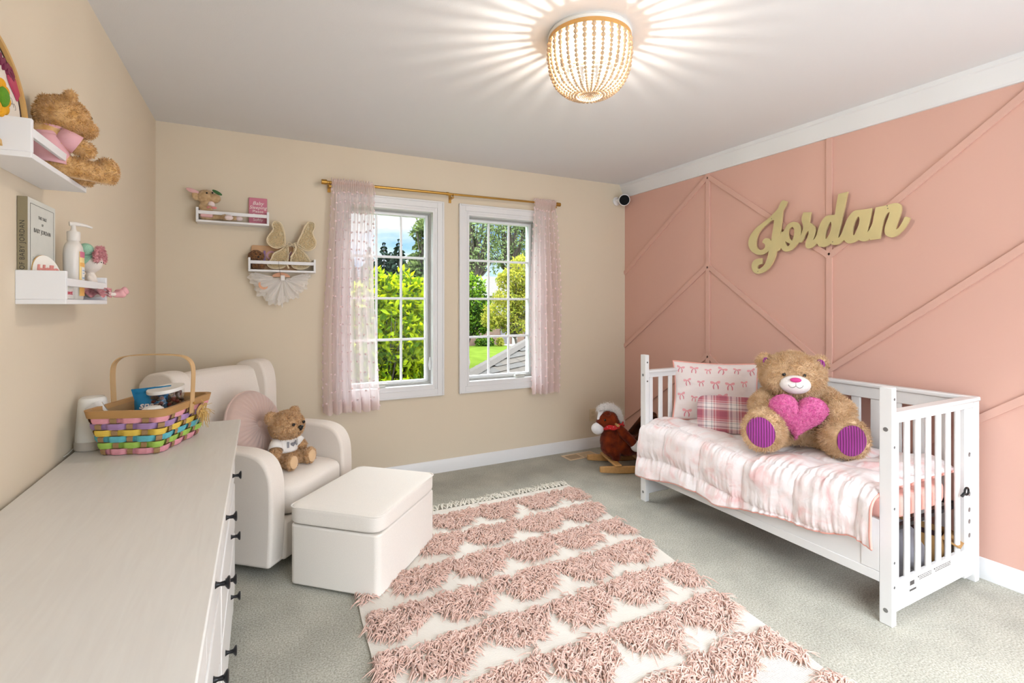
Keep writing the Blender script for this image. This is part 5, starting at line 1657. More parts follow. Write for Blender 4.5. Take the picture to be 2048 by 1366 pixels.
# ------------------------------------------------------------------ bear in a pink shirt on the upper wall shelf
SAy0, SAz = -1.985, 1.662
sh_b = thing('teddy_bear', 'golden teddy bear in a pink shirt on the upper left wall shelf', 'teddy bear', (0.062, -1.925, SAz), R(138))
sh_b.scale = (0.90, 0.90, 0.90)
prs = [('e', (0, 0.012, 0.07), (0.058, 0.052, 0.072)), ('e', (0, 0.012, 0.118), (0.046, 0.042, 0.04)),
       ('e', (0, -0.030, 0.190), (0.066, 0.066, 0.060)), ('e', (0, -0.090, 0.172), (0.036, 0.034, 0.030)),
       ('e', (-0.055, -0.015, 0.238), (0.022, 0.012, 0.022)), ('e', (0.055, -0.015, 0.238), (0.022, 0.012, 0.022)),
       ('l', (-0.045, 0.0, 0.115), (-0.062, -0.055, 0.088), 0.020, 0.024), ('l', (0.045, 0.0, 0.115), (0.062, -0.055, 0.088), 0.020, 0.024),
       ('l', (-0.03, -0.01, 0.032), (-0.045, -0.10, 0.030), 0.034, 0.030), ('l', (0.03, -0.01, 0.032), (0.048, -0.10, 0.030), 0.034, 0.030),
       ('e', (-0.048, -0.125, 0.040), (0.036, 0.030, 0.044)), ('e', (0.052, -0.125, 0.040), (0.036, 0.030, 0.044))]
b_ = blob(prs, 0.005, 4); b_.v = [(x, y, max(z, 0.001)) for x, y, z in b_.v]
fur(b_, 26000, 0.008, 0.0016, 9, droop=0.2, messy=0.8, keep=lambda p: not (0.04 < p[2] < 0.140 and math.hypot(p[0] / .062, (p[1] - .012) / .056) < 1.04 and p[1] > -0.044) and p[2] > 0.004)
M_gold = mat('golden_plush_fur', '#dfb67e', 0.9, sheen=0.4, spec=0.05, col2='#c29354', vscale=50)
b_.build('fur_body', M_gold, sh_b, angle=180)
M_ptee = mat('pink_jersey', '#dca7ac', 0.8, bump=0.1, bscale=60)
tee = MB()
tee.grid(lambda u, v: ((0.063 - 0.012 * v) * math.cos(2 * pi * u), 0.012 + (0.058 - 0.012 * v) * math.sin(2 * pi * u), 0.030 + 0.085 * v), 48, 8, cu=True)
tee.grid(lambda u, v: ((0.051 - 0.016 * v) * math.cos(2 * pi * u), 0.012 - 0.012 * v + (0.046 - 0.012 * v) * math.sin(2 * pi * u), 0.115 + 0.028 * v), 48, 5, cu=True)
for sg in (-1, 1): tee.tube([(sg * 0.036, 0.0, 0.118), (sg * 0.050, -0.016, 0.108), (sg * 0.058, -0.034, 0.098)], [0.026, 0.028, 0.029], n=16, caps=False)
to = tee.build('shirt', M_ptee, sh_b, angle=180, solid=0.002)
MB().tube([(0.036 * math.cos(2 * pi * i / 32), 0.002 + 0.035 * math.sin(2 * pi * i / 32), 0.141) for i in range(32)], 0.006, n=8, closed=True).build('collar', M_ptee, to)
for sg in (-1, 1): MB().ell((sg * 0.028, -0.092, 0.205), 0.005).build('eye', M_black, sh_b, angle=180)
MB().ell((0, -0.122, 0.180), (0.011, 0.007, 0.008)).build('nose', M_black, sh_b, angle=180)

# ------------------------------------------------------------------ rocking horse
M_chest = mat('chestnut_plush', '#85340f', 0.75, sheen=0.15, spec=0.1, col2='#4f1809', vscale=14)
M_dkbr = mat('dark_brown_plush', '#4c2611', 0.8, sheen=0.1, spec=0.1, col2='#2c150a', vscale=14)
M_birch = mat('pale_birch_wood', '#c99a60', 0.45, var=0.12, vscale=5, stretch=(1, 12, 12))
M_hw = mat('white_short_plush', '#e6e4e6', 0.85, sheen=0.4)
M_red = mat('red_bandana', '#c4161c', 0.7)
hs_ = thing('rocking_horse', 'brown plush rocking horse with white mane and red bandana in the corner', 'rocking horse', (3.12, -0.53, 0), R(-107.8))
# rockers
for sx in (-0.155, 0.155):
    rk = MB(); n_ = 24; top = []; botm = []
    for i in range(n_ + 1):
        y = -0.185 + 0.64 * i / n_; c_ = ((y - 0.135) / 0.32) ** 2 * 0.022
        h_ = 0.056 * (1 - 0.25 * abs((y - 0.135) / 0.32) ** 4)
        top.append((y, c_ + h_)); botm.append((y, c_))
    poly = botm + top[::-1]
    # profile in (y, z), extruded in x
    Tm = Matrix(((0, 0, 1, 0), (1, 0, 0, 0), (0, 1, 0, 0), (0, 0, 0, 1)))
    rk.prism(poly, sx - 0.013, sx + 0.013, T=Tm)
    rk.build('rocker', M_birch, hs_, bevel=0.006, bseg=3)
for y in (-0.04, 0.20):
    MB().box(-0.175, 0.175, y - 0.028, y + 0.028, 0.0585, 0.076).build('crossbar', M_birch, hs_, bevel=0.006, bseg=3)
MB().box(-0.05, 0.05, 0.24, 0.42, 0.066, 0.082).build('footboard', M_birch, hs_, bevel=0.004)
body = [('e', (0, -0.02, 0.215), (0.088, 0.105, 0.115)), ('e', (0, 0.09, 0.175), (0.090, 0.15, 0.085)), ('e', (0, 0.20, 0.165), (0.088, 0.10, 0.075)), ('e', (0, -0.035, 0.165), (0.080, 0.085, 0.070)),
        ('l', (0, -0.015, 0.30), (0, -0.035, 0.36), 0.072, 0.066), ('e', (0, -0.065, 0.400), (0.062, 0.082, 0.068)), ('e', (0, -0.10, 0.37), (0.048, 0.06, 0.050)),
        ('l', (-0.05, -0.02, 0.12), (-0.055, -0.015, 0.098), 0.042, 0.036), ('l', (0.05, -0.02, 0.12), (0.055, -0.015, 0.098), 0.042, 0.036)]
hb_ = blob(body, 0.0075, 5)
fur(hb_, 9000, 0.005, 0.0015, 12, droop=0.6, messy=0.4)
hb_.build('plush_body', M_chest, hs_, angle=180)
mz_ = blob([('e', (0, -0.150, 0.318), (0.052, 0.050, 0.046)), ('l', (0, -0.128, 0.345), (0, -0.118, 0.445), 0.034, 0.026)], 0.006, 4)
mz_.build('white_blaze_muzzle', M_hw, hs_, angle=180)
mn = MB()
rgm = random.Random(2)
path = catmull([(-0.135, 0.455), (-0.12, 0.475), (-0.075, 0.485), (-0.02, 0.470), (0.015, 0.440), (0.035, 0.395), (0.045, 0.350)], 8, closed=False)
mn.tube([(0, p[0], p[1]) for p in path], [0.018 + 0.016 * math.sin(pi * i / (len(path) - 1)) for i in range(len(path))], n=12)
fur(mn, 9000, 0.034, 0.0024, 5, droop=0.1, messy=0.6)
mn.build('mane', M_white_pl, hs_, angle=180)
for sg in (-1, 1):
    er = blob([('e', (0, 0, 0.0), (0.014, 0.022, 0.026)), ('e', (0, -0.012, 0.018), (0.009, 0.013, 0.016))], 0.004, 3)
    er.build('ear', M_chest, hs_, angle=180).matrix_local = TR((sg * 0.060, -0.085, 0.448), rx=R(50), ry=R(sg * 25))
    MB().ell((sg * 0.0595, -0.108, 0.398), (0.006, 0.009, 0.009)).build('eye', M_black, hs_, angle=180)
    arm_ = blob([('l', (sg * 0.050, 0.005, 0.335), (sg * 0.100, 0.100, 0.225), 0.036, 0.036), ('l', (sg * 0.07, 0.04, 0.29), (sg * 0.105, 0.11, 0.215), 0.040, 0.036)], 0.006, 4)
    ao = arm_.build('front_leg', M_chest, hs_, angle=180)
    hf_ = blob([('e', (sg * 0.112, 0.128, 0.196), (0.040, 0.044, 0.044))], 0.005, 2); hf_.build('hoof', M_hw, ao, angle=180)
bn = MB(); bn.grid(lambda u, v: ((0.078 + 0.010 * v) * math.cos(2 * pi * u), -0.022 + (0.080 + 0.012 * v) * math.sin(2 * pi * u) , 0.362 - 0.034 * v - 0.02 * math.sin(2 * pi * u) * 0 + 0.012 * math.sin(2 * pi * u) + 0.004 * math.sin(14 * pi * u)), 72, 5, cu=True)
bo_ = bn.build('bandana', M_red, hs_, angle=180, solid=0.004)
dots = MB()
for i in range(22):
    a = 2 * pi * i / 22; dots.ell((0.0855 * math.cos(a), -0.022 + 0.0885 * math.sin(a), 0.345 + 0.012 * math.sin(a) + (0.006 if i % 2 else -0.006)), 0.0028, nu=6, nv=4)
dt = dots.build('polka_dots', M_hw, bo_, angle=180); dt['kind'] = 'stuff'
MB().tube([(-0.115, -0.02, 0.362), (0.115, -0.02, 0.362)], 0.0105, n=14).build('grip_handle', M_birch, hs_, bevel=0.003)
# padded saddle seat with wings
st = blob([('e', (0, 0.21, 0.215), (0.085, 0.085, 0.030)), ('l', (-0.080, 0.15, 0.24), (-0.085, 0.285, 0.39), 0.024, 0.022), ('l', (-0.085, 0.20, 0.22), (-0.085, 0.285, 0.36), 0.026, 0.024), ('l', (-0.085, 0.26, 0.22), (-0.08, 0.30, 0.40), 0.026, 0.024),
           ('l', (0.080, 0.15, 0.24), (0.085, 0.285, 0.39), 0.024, 0.022), ('l', (0.085, 0.20, 0.22), (0.085, 0.285, 0.36), 0.026, 0.024), ('l', (0.085, 0.26, 0.22), (0.08, 0.30, 0.40), 0.026, 0.024),
           ('l', (-0.08, 0.30, 0.26), (0.08, 0.30, 0.26), 0.030, 0.030), ('l', (-0.08, 0.305, 0.32), (0.08, 0.305, 0.32), 0.028, 0.028), ('l', (-0.08, 0.31, 0.38), (0.08, 0.31, 0.38), 0.028, 0.028), ('l', (-0.05, 0.31, 0.42), (0.05, 0.31, 0.42), 0.022, 0.022)], 0.008, 5)
st.build('seat_back', M_dkbr, hs_, angle=180)
lbt = MB().box(0.150, 0.1515, 0.150, 0.190, 0.170, 0.215)
lbt.build('care_tag', M_hw, hs_, smooth=False)
# ================================================================== brass name sign
def Z1(x, y): return (1480 + x / 7.1875, 370 + y / 7.1875)
def Z2(x, y): return (1580 + x / 7.1875, 370 + y / 7.1875)
def Z3(x, y): return (1680 + x / 7.1875, 370 + y / 7.1875)
seq = []
def add(Zf, pts):
    for p in pts: seq.append((Zf(p[0], p[1]), len(p) > 2))
add(Z1, [(684, 240, 1), (662, 300), (622, 368, 1), (612, 470), (598, 600), (584, 720), (566, 815, 1), (588, 730), (602, 672, 1), (628, 676, 1), (650, 640), (690, 575), (740, 542), (790, 533), (840, 550), (870, 590), (880, 650), (874, 738, 1),
         (895, 690), (915, 620), (913, 580), (898, 530), (896, 480), (905, 430), (922, 396, 1), (1026, 394, 1), (1015, 460), (1003, 540, 1), (1045, 565), (1080, 605), (1091, 650), (1082, 710), (1063, 770), (1050, 805, 1)])
add(Z2, [(365, 770), (392, 715), (412, 640), (442, 560), (482, 495), (530, 450), (580, 436), (655, 430, 1), (665, 350), (680, 250), (705, 132, 1), (836, 100, 1), (815, 200), (790, 330), (762, 450), (737, 570), (712, 670), (692, 772, 1),
         (722, 745), (748, 700), (775, 630), (805, 550), (850, 460), (905, 395), (960, 365)])
add(Z3, [(335, 356), (470, 335, 1), (452, 430), (430, 530), (412, 610), (395, 690, 1), (425, 655), (455, 595), (478, 545), (487, 500), (500, 420), (524, 325, 1), (600, 308), (690, 293, 1), (735, 275), (790, 264), (840, 265), (876, 287), (888, 325), (884, 375), (868, 440), (848, 500), (826, 565), (808, 642, 1),
         (850, 618), (890, 560), (918, 505), (934, 466, 1), (970, 461), (1012, 476, 1), (990, 530), (950, 600), (890, 670), (820, 730), (750, 752), (690, 735), (657, 700), (648, 655), (655, 605), (672, 550), (692, 495), (712, 435), (727, 382, 1),
         (692, 402), (660, 445), (636, 505), (618, 585), (598, 680), (578, 772, 1), (440, 790, 1), (438, 764, 1), (405, 793), (355, 810), (310, 804), (270, 786, 1), (240, 806), (195, 828), (140, 840), (100, 828), (66, 790, 1)])
add(Z2, [(755, 810), (715, 843), (660, 862), (620, 858), (586, 842, 1), (550, 870), (495, 890), (440, 886), (412, 866), (396, 838, 1), (358, 872), (310, 903), (262, 910), (236, 890), (230, 850), (243, 800), (260, 745), (275, 700), (272, 655, 1), (250, 678), (226, 715), (204, 770), (170, 826, 1), (142, 820, 1)])
add(Z1, [(838, 838), (800, 882), (750, 930), (690, 955), (640, 950), (595, 905, 1), (570, 935), (530, 958, 1), (512, 1030), (480, 1110), (430, 1185), (370, 1240), (300, 1270), (240, 1273), (197, 1242), (176, 1190), (180, 1130), (208, 1088), (255, 1064), (324, 1055, 1), (325, 1135, 1), (290, 1142), (262, 1163), (256, 1190), (280, 1206), (315, 1192), (350, 1160), (383, 1100), (405, 1030), (424, 940, 1),
         (390, 970), (340, 998), (280, 1004), (220, 985), (165, 940), (132, 870), (134, 790), (168, 710), (240, 620), (330, 550), (430, 470), (480, 420), (530, 370), (558, 335), (576, 290), (600, 245), (628, 222, 1)])
outer = seq; seq = []
holes = []
for Zf, pts in ((Z1, [(500, 505, 1), (488, 600), (470, 710), (455, 812, 1), (432, 780), (400, 768), (368, 770), (338, 800), (330, 832, 1), (355, 840), (370, 868), (364, 900), (340, 926), (300, 936), (262, 915), (240, 870), (241, 800), (266, 710), (320, 630), (400, 560), (460, 512)]),
                (Z1, [(750, 604), (780, 620), (788, 680), (780, 740), (757, 802, 1), (725, 780), (705, 735), (700, 680), (715, 635)]),
                (Z1, [(655, 795, 1), (680, 822), (732, 848, 1), (712, 872), (690, 882), (664, 850)]),
                (Z2, [(590, 527), (604, 560), (600, 620), (582, 690), (552, 745), (518, 782, 1), (513, 730), (524, 660), (548, 595), (570, 550)]),
                (Z3, [(275, 455), (288, 490), (284, 550), (262, 615), (236, 680), (203, 726), (188, 700), (190, 640), (205, 570), (232, 505), (255, 466)])):
    seq = []; add(Zf, pts); holes.append(seq)


def to_wall(loop):
    pts = [p for p, c in loop]; cor = [i for i, (p, c) in enumerate(loop) if c]
    sm = catmull(pts, 5, True, cor); out = []
    for (u, v) in sm:
        P = px(u, v, x=W - 0.030); out.append((-P.y, P.z))
    return out


M_sign = mat('satin_brass_sheet', '#dccd98', 0.42, metal=0.4, var=0.10, vscale=6)
loops = [to_wall(outer)] + [to_wall(h) for h in holes]
cs_ = curve_shape(loops, 0.0055, 0.0008)
# curve XY (X = -y, Y = z) -> world
sg_v = [(W - 0.030 + z, -x, y) for x, y, z in cs_.v]
a = np.array(sg_v); mid = ((a[:, 0].min() + a[:, 0].max()) / 2, (a[:, 1].min() + a[:, 1].max()) / 2, a[:, 2].min())
sgn = thing('name_sign', 'large brass script lettering mounted on the pink wall above the toddler bed', 'wall sign', (W - 0.03, mid[1], mid[2]))
cs_.v = sg_v; cs_.f = [tuple(reversed(f)) for f in cs_.f]
cs_.build('lettering', M_sign, sgn, world=True, angle=40)
for (Zf, x, y) in ((Z1, 458, 485), (Z3, 682, 300), (Z3, 690, 337), (Z2, 615, 818), (Z1, 260, 1240)):
    u, v = Zf(x, y); P = px(u, v, x=W - 0.034)
    MB().tube([(W, P.y, P.z), (W - 0.0365, P.y, P.z)], 0.0028, n=10).build('mounting_pin', M_hole, sgn, world=True)
# ================================================================== wall shelves
M_shelf = mat('white_painted_wood', '#e9e9ea', 0.45, spec=0.35)
M_shelf2 = mat('putty_shelf_side', '#cfcabe', 0.55)
SL, SD, SHh = 0.405, 0.103, 0.090


def shelf(label, loc, rz_, side_mat=None):
    r = thing('picture_shelf', label, 'shelf', loc, rz_)
    MB().box(-SL / 2, SL / 2, -SD, 0, 0, 0.013).build('bottom_board', M_shelf, r, bevel=0.0015)
    for s in (-1, 1):
        x0 = -SL / 2 if s < 0 else SL / 2 - 0.013
        MB().box(x0, x0 + 0.013, -SD, 0, 0.013, SHh).build('end_board', M_shelf, r, bevel=0.0015)
    MB().box(-SL / 2 + 0.013, SL / 2 - 0.013, -SD, -SD + 0.009, 0.050, 0.071).build('front_rail', M_shelf, r, bevel=0.0012)
    return r


shelf('upper left wall shelf holding the round sign and bear in pink shirt', (0, -1.985, 1.648), pi / 2)
shelf('lower left wall shelf holding the book and lotion bottle', (0, -1.757, 1.312), pi / 2)
shelf('upper white shelf on the window wall holding the plush lamb', (0.4215, 0, 1.823), 0)
shelf('lower white shelf on the window wall holding the butterfly wings', (0.706, 0, 1.525), 0)

# ------------------------------------------------------------------ round wooden sign and knitted flower (upper left shelf)
M_ply = mat('birch_ply_edge', '#d3a865', 0.55, var=0.1, vscale=10)
M_signw = mat('cream_sign_face', '#e6ddd0', 0.6)
M_plum = mat('plum_lettering', '#7c2748', 0.6)
M_rose_h = mat('rose_heart', '#b8405f', 0.5)
M_dkplum = mat('dark_plum_border', '#2c1016', 0.6)
rs = thing('round_wooden_sign', 'round cream wooden sign with plum script leaning on the upper left wall shelf', 'sign', (0.045, -2.150, 1.662))
Tr = Matrix.Translation((0.045, -2.150, 1.662)) @ rotm(0, R(-7), 0) @ rotm(pi / 2, 0, pi / 2)      # disc plane XY -> wall plane, faces +x
rr_ = 0.150
def disc(r0, r1, z0, z1, n=72):
    m = MB(); m.lathe([(r0, z0), (r1, z0), (r1, z1), (r0, z1), (r0, z0)] if r0 > 0 else [(0, z0), (r1, z0), (r1, z1), (0, z1)], n); return m
def put(m, name, mt_, par, Tm_):
    m.v = [tuple(Tm_ @ Vector((x, y + rr_, z))) for x, y, z in m.v]; return m.build(name, mt_, par, world=True, angle=40)
put(disc(0.138, rr_, -0.012, 0.010), 'frame_ring', M_ply, rs, Tr)
put(disc(0, 0.138, -0.012, 0.000), 'sign_face', M_signw, rs, Tr)
put(disc(0.132, 0.138, 0.0001, 0.0012), 'border_line', M_dkplum, rs, Tr)
t_ = text_mb('bower', 0.062, 0.003, shear=0.35, bold=0.0018, spacing=0.86); t_.v = [(x * math.cos(-.25) - y * math.sin(-.25) + 0.055, x * math.sin(-.25) + y * math.cos(-.25) + 0.088, z + 0.003) for x, y, z in t_.v]
put(t_, 'script_lettering', M_plum, rs, Tr)
hh = curve_shape([[(p[0] * 0.24 + 0.118, p[1] * 0.24 + 0.046) for p in hp]], 0.002); hh.v = [(x, y, z + 0.003) for x, y, z in hh.v]
put(hh, 'heart_ornament', M_rose_h, rs, Tr)
t_ = text_mb('EST. FOREVER', 0.018, 0.0004); t_.v = [(x + 0.045, y + 0.020, z + 0.001) for x, y, z in t_.v]
M_pencil = mat('pencil_grey', '#a49c93', 0.8)
sk = MB()
for i in range(5):
    a = i * 1.1
    sk.tube([(0.07 + 0.012 * i, 0.025 - 0.01 * i + 0.010 * math.sin(j * 1.3 + a), 0.0008) if False else (0.045 + 0.014 * i + 0.006 * math.cos(j * 0.9 + a), 0.028 - 0.010 * i + 0.008 * math.sin(j * 0.9 + a), 0.0008) for j in range(7)], 0.0006, n=4)
put(sk, 'line_drawing', M_pencil, rs, Tr)
M_yel = mat('marigold_wool', '#e0a018', 0.9, bump=0.6, bscale=300)
M_grw = mat('green_wool', '#5b8f1e', 0.9, bump=0.6, bscale=300)
kf = thing('knitted_flower', 'yellow knitted flower with green leaves in front of the round sign', 'flower', (0.052, -2.165, 1.662))
P0 = px(2, 195, x=0.052) + Vector((0, 0.012, 0))
fl_ = MB()
for i in range(9):
    a = 2 * pi * i / 9
    fl_.ell((0.0, 0.030 * math.cos(a), 0.030 * math.sin(a)), (0.008, 0.014, 0.014), T=Matrix.Translation(P0 + Vector((0, -0.018, 0.0))), nu=14, nv=9)
fl_.build('petals', M_yel, kf, world=True, angle=180)
MB().ell(tuple(P0 + Vector((0.006, -0.020, 0))), (0.010, 0.020, 0.022)).build('flower_centre', M_grw, kf, world=True)
sm_ = MB(); sm_.tube([tuple(P0 + Vector((0, -0.008, -0.02))), (0.052, P0.y + 0.008, 1.70), (0.052, P0.y + 0.010, 1.664)], 0.004, n=8)
sm_.build('stem', M_grw, kf, world=True)
for q, (dy, dz, ry_) in enumerate(((0.022, -0.044, 0.4), (0.006, -0.048, -0.4))):
    lfm = MB().ell((0, 0, 0), (0.006, 0.014, 0.009), T=Matrix.Translation(P0 + Vector((0.004, dy, dz))) @ rotm(ry_, 0, 0)); lfm.build('leaf', M_grw, kf, world=True)

# ------------------------------------------------------------------ lower left shelf: book, oval plaque, lotion, jar, doll
BZ = 1.3255
M_spine = mat('olive_cloth_spine', '#8d8266', 0.8, bump=0.15, bscale=300)
M_cover = mat('pale_sage_cover', '#d5d6ce', 0.55, var=0.06, vscale=18)
M_inkd = mat('dark_print', '#3a372f', 0.7)
M_page = mat('page_edge', '#ded8c8', 0.8)
bk = thing('hardcover_book', 'tall hardcover baby book with olive spine standing on the lower left wall shelf', 'book', (0.012, -1.85, BZ))
by0, by1, bx0, bx1, bh = -1.948, -1.752, 0.001, 0.022, 0.272
MB().box(bx0, bx0 + 0.002, by0, by1, BZ, BZ + bh).box(bx1 - 0.002, bx1, by0, by1, BZ, BZ + bh).build('cover_boards', M_cover, bk, world=True, smooth=False)
MB().box(bx0, bx1, by0 - 0.002, by0, BZ, BZ + bh).build('spine', M_spine, bk, world=True, bevel=0.001)
MB().box(bx0 + 0.002, bx1 - 0.002, by0, by1 - 0.003, BZ + 0.003, BZ + bh - 0.003).build('pages', M_page, bk, world=True, smooth=False)
Tc = Matrix.Translation((bx1 + 0.0004, (by0 + by1) / 2, BZ)) @ rotm(pi / 2, 0, pi / 2)
cov = MB()
for s_, sz, zz in (('THE TALE', 0.0120, 0.226), ('OF', 0.0095, 0.208), ('BABY JORDAN', 0.0165, 0.188)):
    q = text_mb(s_, sz, 0.0002, spacing=1.15); q.v = [(x, y + zz, z) for x, y, z in q.v]; cov.merge(q, Tc)
cov.build('cover_title', M_inkd, bk, world=True, smooth=False)
fr = MB(); a_, b_2, c_, d_ = -0.084, 0.084, 0.015, 0.258
for (x0, x1, y0, y1) in ((a_, b_2, d_ - .0008, d_), (a_, b_2, c_, c_ + .0008), (a_, a_ + .0008, c_, d_), (b_2 - .0008, b_2, c_, d_)): fr.box(x0, x1, y0, y1, -0.0001, 0.0003, T=Tc)
fr.build('cover_border', M_inkd, bk, world=True, smooth=False)
sk = MB(); rg = random.Random(6)
for i in range(16):
    x0 = rg.uniform(-.06, .06); a = rg.uniform(1.1, 2.0); L_ = rg.uniform(.03, .08)
    sk.tube([tuple(Tc @ Vector((x0 + math.cos(a) * L_ * t, 0.045 + math.sin(a) * L_ * t + 0.004 * math.sin(t * 7 + i), 0.0003))) for t in [j / 6 for j in range(7)]], 0.0005, n=4, caps=False)
    for j in range(3): sk.ell(tuple(Tc @ Vector((x0 + math.cos(a) * L_ * (.5 + .2 * j), 0.045 + math.sin(a) * L_ * (.5 + .2 * j), 0.0002))), (0.0004, 0.004, 0.003), nu=8, nv=5)
sk.build('cover_drawing', mat('soft_grey_print', '#a6aba5', 0.8), bk, world=True, angle=180)
Ts = Matrix.Translation(((bx0 + bx1) / 2, by0 - 0.0022, BZ + 0.105)) @ rotm(pi / 2, 0, 0) @ rotm(0, 0, pi / 2)
q = text_mb('THE TALE OF BABY JORDAN', 0.0150, 0.0002, spacing=1.1); q2 = MB(); q2.merge(q, Ts); q2.build('spine_title', M_inkd, bk, world=True, smooth=False)

# oval "Hello" plaque
op = Vector((0.052, -1.895, 0))
pq = thing('oval_plaque', 'oval wooden baby plaque with raised pink greeting in front of the book', 'plaque', (0.055, op.y, BZ), rot=(0, 0, R(66)))
Tq = rotm(R(-10), 0, 0) @ rotm(pi / 2, 0, 0)
el = [(0.046 * math.cos(2 * pi * i / 48), 0.062 + 0.062 * math.sin(2 * pi * i / 48)) for i in range(48)]
m_ = MB().prism(el, -0.004, 0.0, T=Tq); m_.build('wooden_oval', M_ply, pq, bevel=0.0008)
m_ = MB().prism([(x * 0.985, 0.062 + (y - 0.062) * 0.985) for x, y in el], 0.0001, 0.0009, T=Tq); m_.build('painted_face', mat('white_paint_face', '#ece9e0', 0.5), pq)
t_ = text_mb('Hello', 0.034, 0.0015, shear=0.3, bold=0.0012, spacing=0.9); m_ = MB(); t_.v = [(x, y + 0.082, z + 0.002) for x, y, z in t_.v]; m_.merge(t_, Tq); m_.build('raised_lettering', mat('coral_pink_acrylic', '#dd9088', 0.4), pq)
m_ = MB()
for s_, yy in (("I'm new here", 0.056),):
    t_ = text_mb(s_, 0.0125, 0.0003); t_.v = [(x, y + yy, z + 0.0012) for x, y, z in t_.v]; m_.merge(t_, Tq)
m_.build('printed_words', M_inkd, pq)

# pump bottle
lo = px(147, 600, x=0.052)
M_lot = mat('warm_white_bottle', '#e3ddd5', 0.3, spec=0.5)
lt = thing('lotion_bottle', 'white pump lotion bottle with yellow and orange label on the lower left wall shelf', 'bottle', (0.052, lo.y, BZ))
bt = MB(); secs = []
for (z, w, d) in ((0, .029, .019), (0.004, .032, .022), (0.14, .034, .023), (0.155, .033, .022), (0.168, .029, .020), (0.176, .022, .017), (0.180, .016, .014), (0.186, .014, .014)):
    secs.append([(d * math.copysign(abs(math.sin(2 * pi * i / 40)) ** .75, math.sin(2 * pi * i / 40)), w * math.copysign(abs(math.cos(2 * pi * i / 40)) ** .75, math.cos(2 * pi * i / 40)), z) for i in range(40)])
bt.v = [p for s_ in secs for p in s_]
for j in range(len(secs) - 1):
    for i in range(40): bt.f.append((j * 40 + i, j * 40 + (i + 1) % 40, (j + 1) * 40 + (i + 1) % 40, (j + 1) * 40 + i))
bt.f.append(tuple(reversed(range(40)))); bt.m = [0] * len(bt.f)
bt.f = [tuple(reversed(f)) for f in bt.f]
bt.build('bottle_body', M_lot, lt, angle=60)
MB().lathe([(0, 0.184), (0.0165, 0.184), (0.0168, 0.210), (0.015, 0.213), (0, 0.213)], 32).build('screw_collar', M_lot, lt)
pm_ = MB().lathe([(0, 0.213), (0.010, 0.213), (0.0065, 0.220), (0.0055, 0.232), (0, 0.232)], 20)
pm_.tube([(0, -0.010, 0.236), (0, 0.006, 0.2375), (0, 0.030, 0.235), (0, 0.046, 0.230)], [0.007, 0.0065, 0.0045, 0.0032], n=12, T=rotm(0, 0, R(-62)))
pm_.build('pump_head', M_lot, lt, angle=60)
lab = []
M_or = mat('label_orange', '#f0b45c', 0.45); M_ye = mat('label_yellow', '#f6dc96', 0.45); M_bl = mat('label_blue', '#7ba6cf', 0.45); M_pk2 = mat('label_pink', '#cf6f8b', 0.45); M_lw = mat('label_white', '#efece6', 0.4)
L2 = MB()
def labpatch(y0, y1, z0, z1, mi, off):
    n = 10
    def f(u, v):
        y = y0 + (y1 - y0) * u; k = min(1, abs(y) / 0.0345); x = 0.0232 * (1 - k ** 2.67) ** (1 / 2.67)
        return (x + off, y, z0 + (z1 - z0) * v)
    L2.grid(f, n, 2, mi=mi, flip=False)
labpatch(-.024, .024, .012, .150, 0, .0006)
labpatch(-.024, .024, .150, .166, 3, .0004) if False else None
for (y0, y1, z0, z1, mi) in ((-.022, .022, .132, .150, 2), (-.022, .022, .104, .116, 1), (-.022, .022, .012, .045, 1), (-.014, .018, .060, .102, 4), (-.010, .020, .066, .071, 3), (-.006, .020, .058, .062, 3), (-.008, .010, .090, .094, 3), (-.006, .012, .082, .085, 3)): labpatch(y0, y1, z0, z1, mi, .0011)
L2.build('front_label', [M_ye, M_or, M_pk2, M_bl, M_lw], lt, angle=180)

# speckled jar behind the rail
jr = thing('speckled_jar', 'small glitter speckled jar behind the rail beside the lotion bottle', 'jar', (0.074, -1.885, BZ))
def speck():
    m = bpy.data.materials.new('pastel_speckle'); m.use_nodes = True; t = m.node_tree; b = t.nodes['Principled BSDF']
    tcn = t.nodes.new('ShaderNodeTexCoord'); v_ = t.nodes.new('ShaderNodeTexVoronoi'); v_.inputs['Scale'].default_value = 420
    t.links.new(tcn.outputs['Object'], v_.inputs[0]); hsv = t.nodes.new('ShaderNodeMixRGB'); hsv.inputs[0].default_value = 0.75; hsv.inputs[2].default_value = lin('#dedad4')
    t.links.new(v_.outputs['Color'], hsv.inputs[1]); t.links.new(hsv.outputs[0], b.inputs['Base Color']); b.inputs['Roughness'].default_value = 0.35
    return m
MB().prism(round_rect(0.034, 0.082, 0.010), 0.0, 0.040).build('jar_body', speck(), jr, bevel=0.003)
MB().prism(round_rect(0.030, 0.076, 0.009), 0.040, 0.047).build('jar_lid', M_lot, jr, bevel=0.002)
t_ = text_mb('sweet', 0.018, 0.0003); m_ = MB(); m_.merge(t_, TR((0.0175, 0, 0.019)) @ rotm(pi / 2, 0, pi / 2)); m_.build('jar_lettering', mat('red_print', '#c2485a', 0.6), jr, smooth=False)

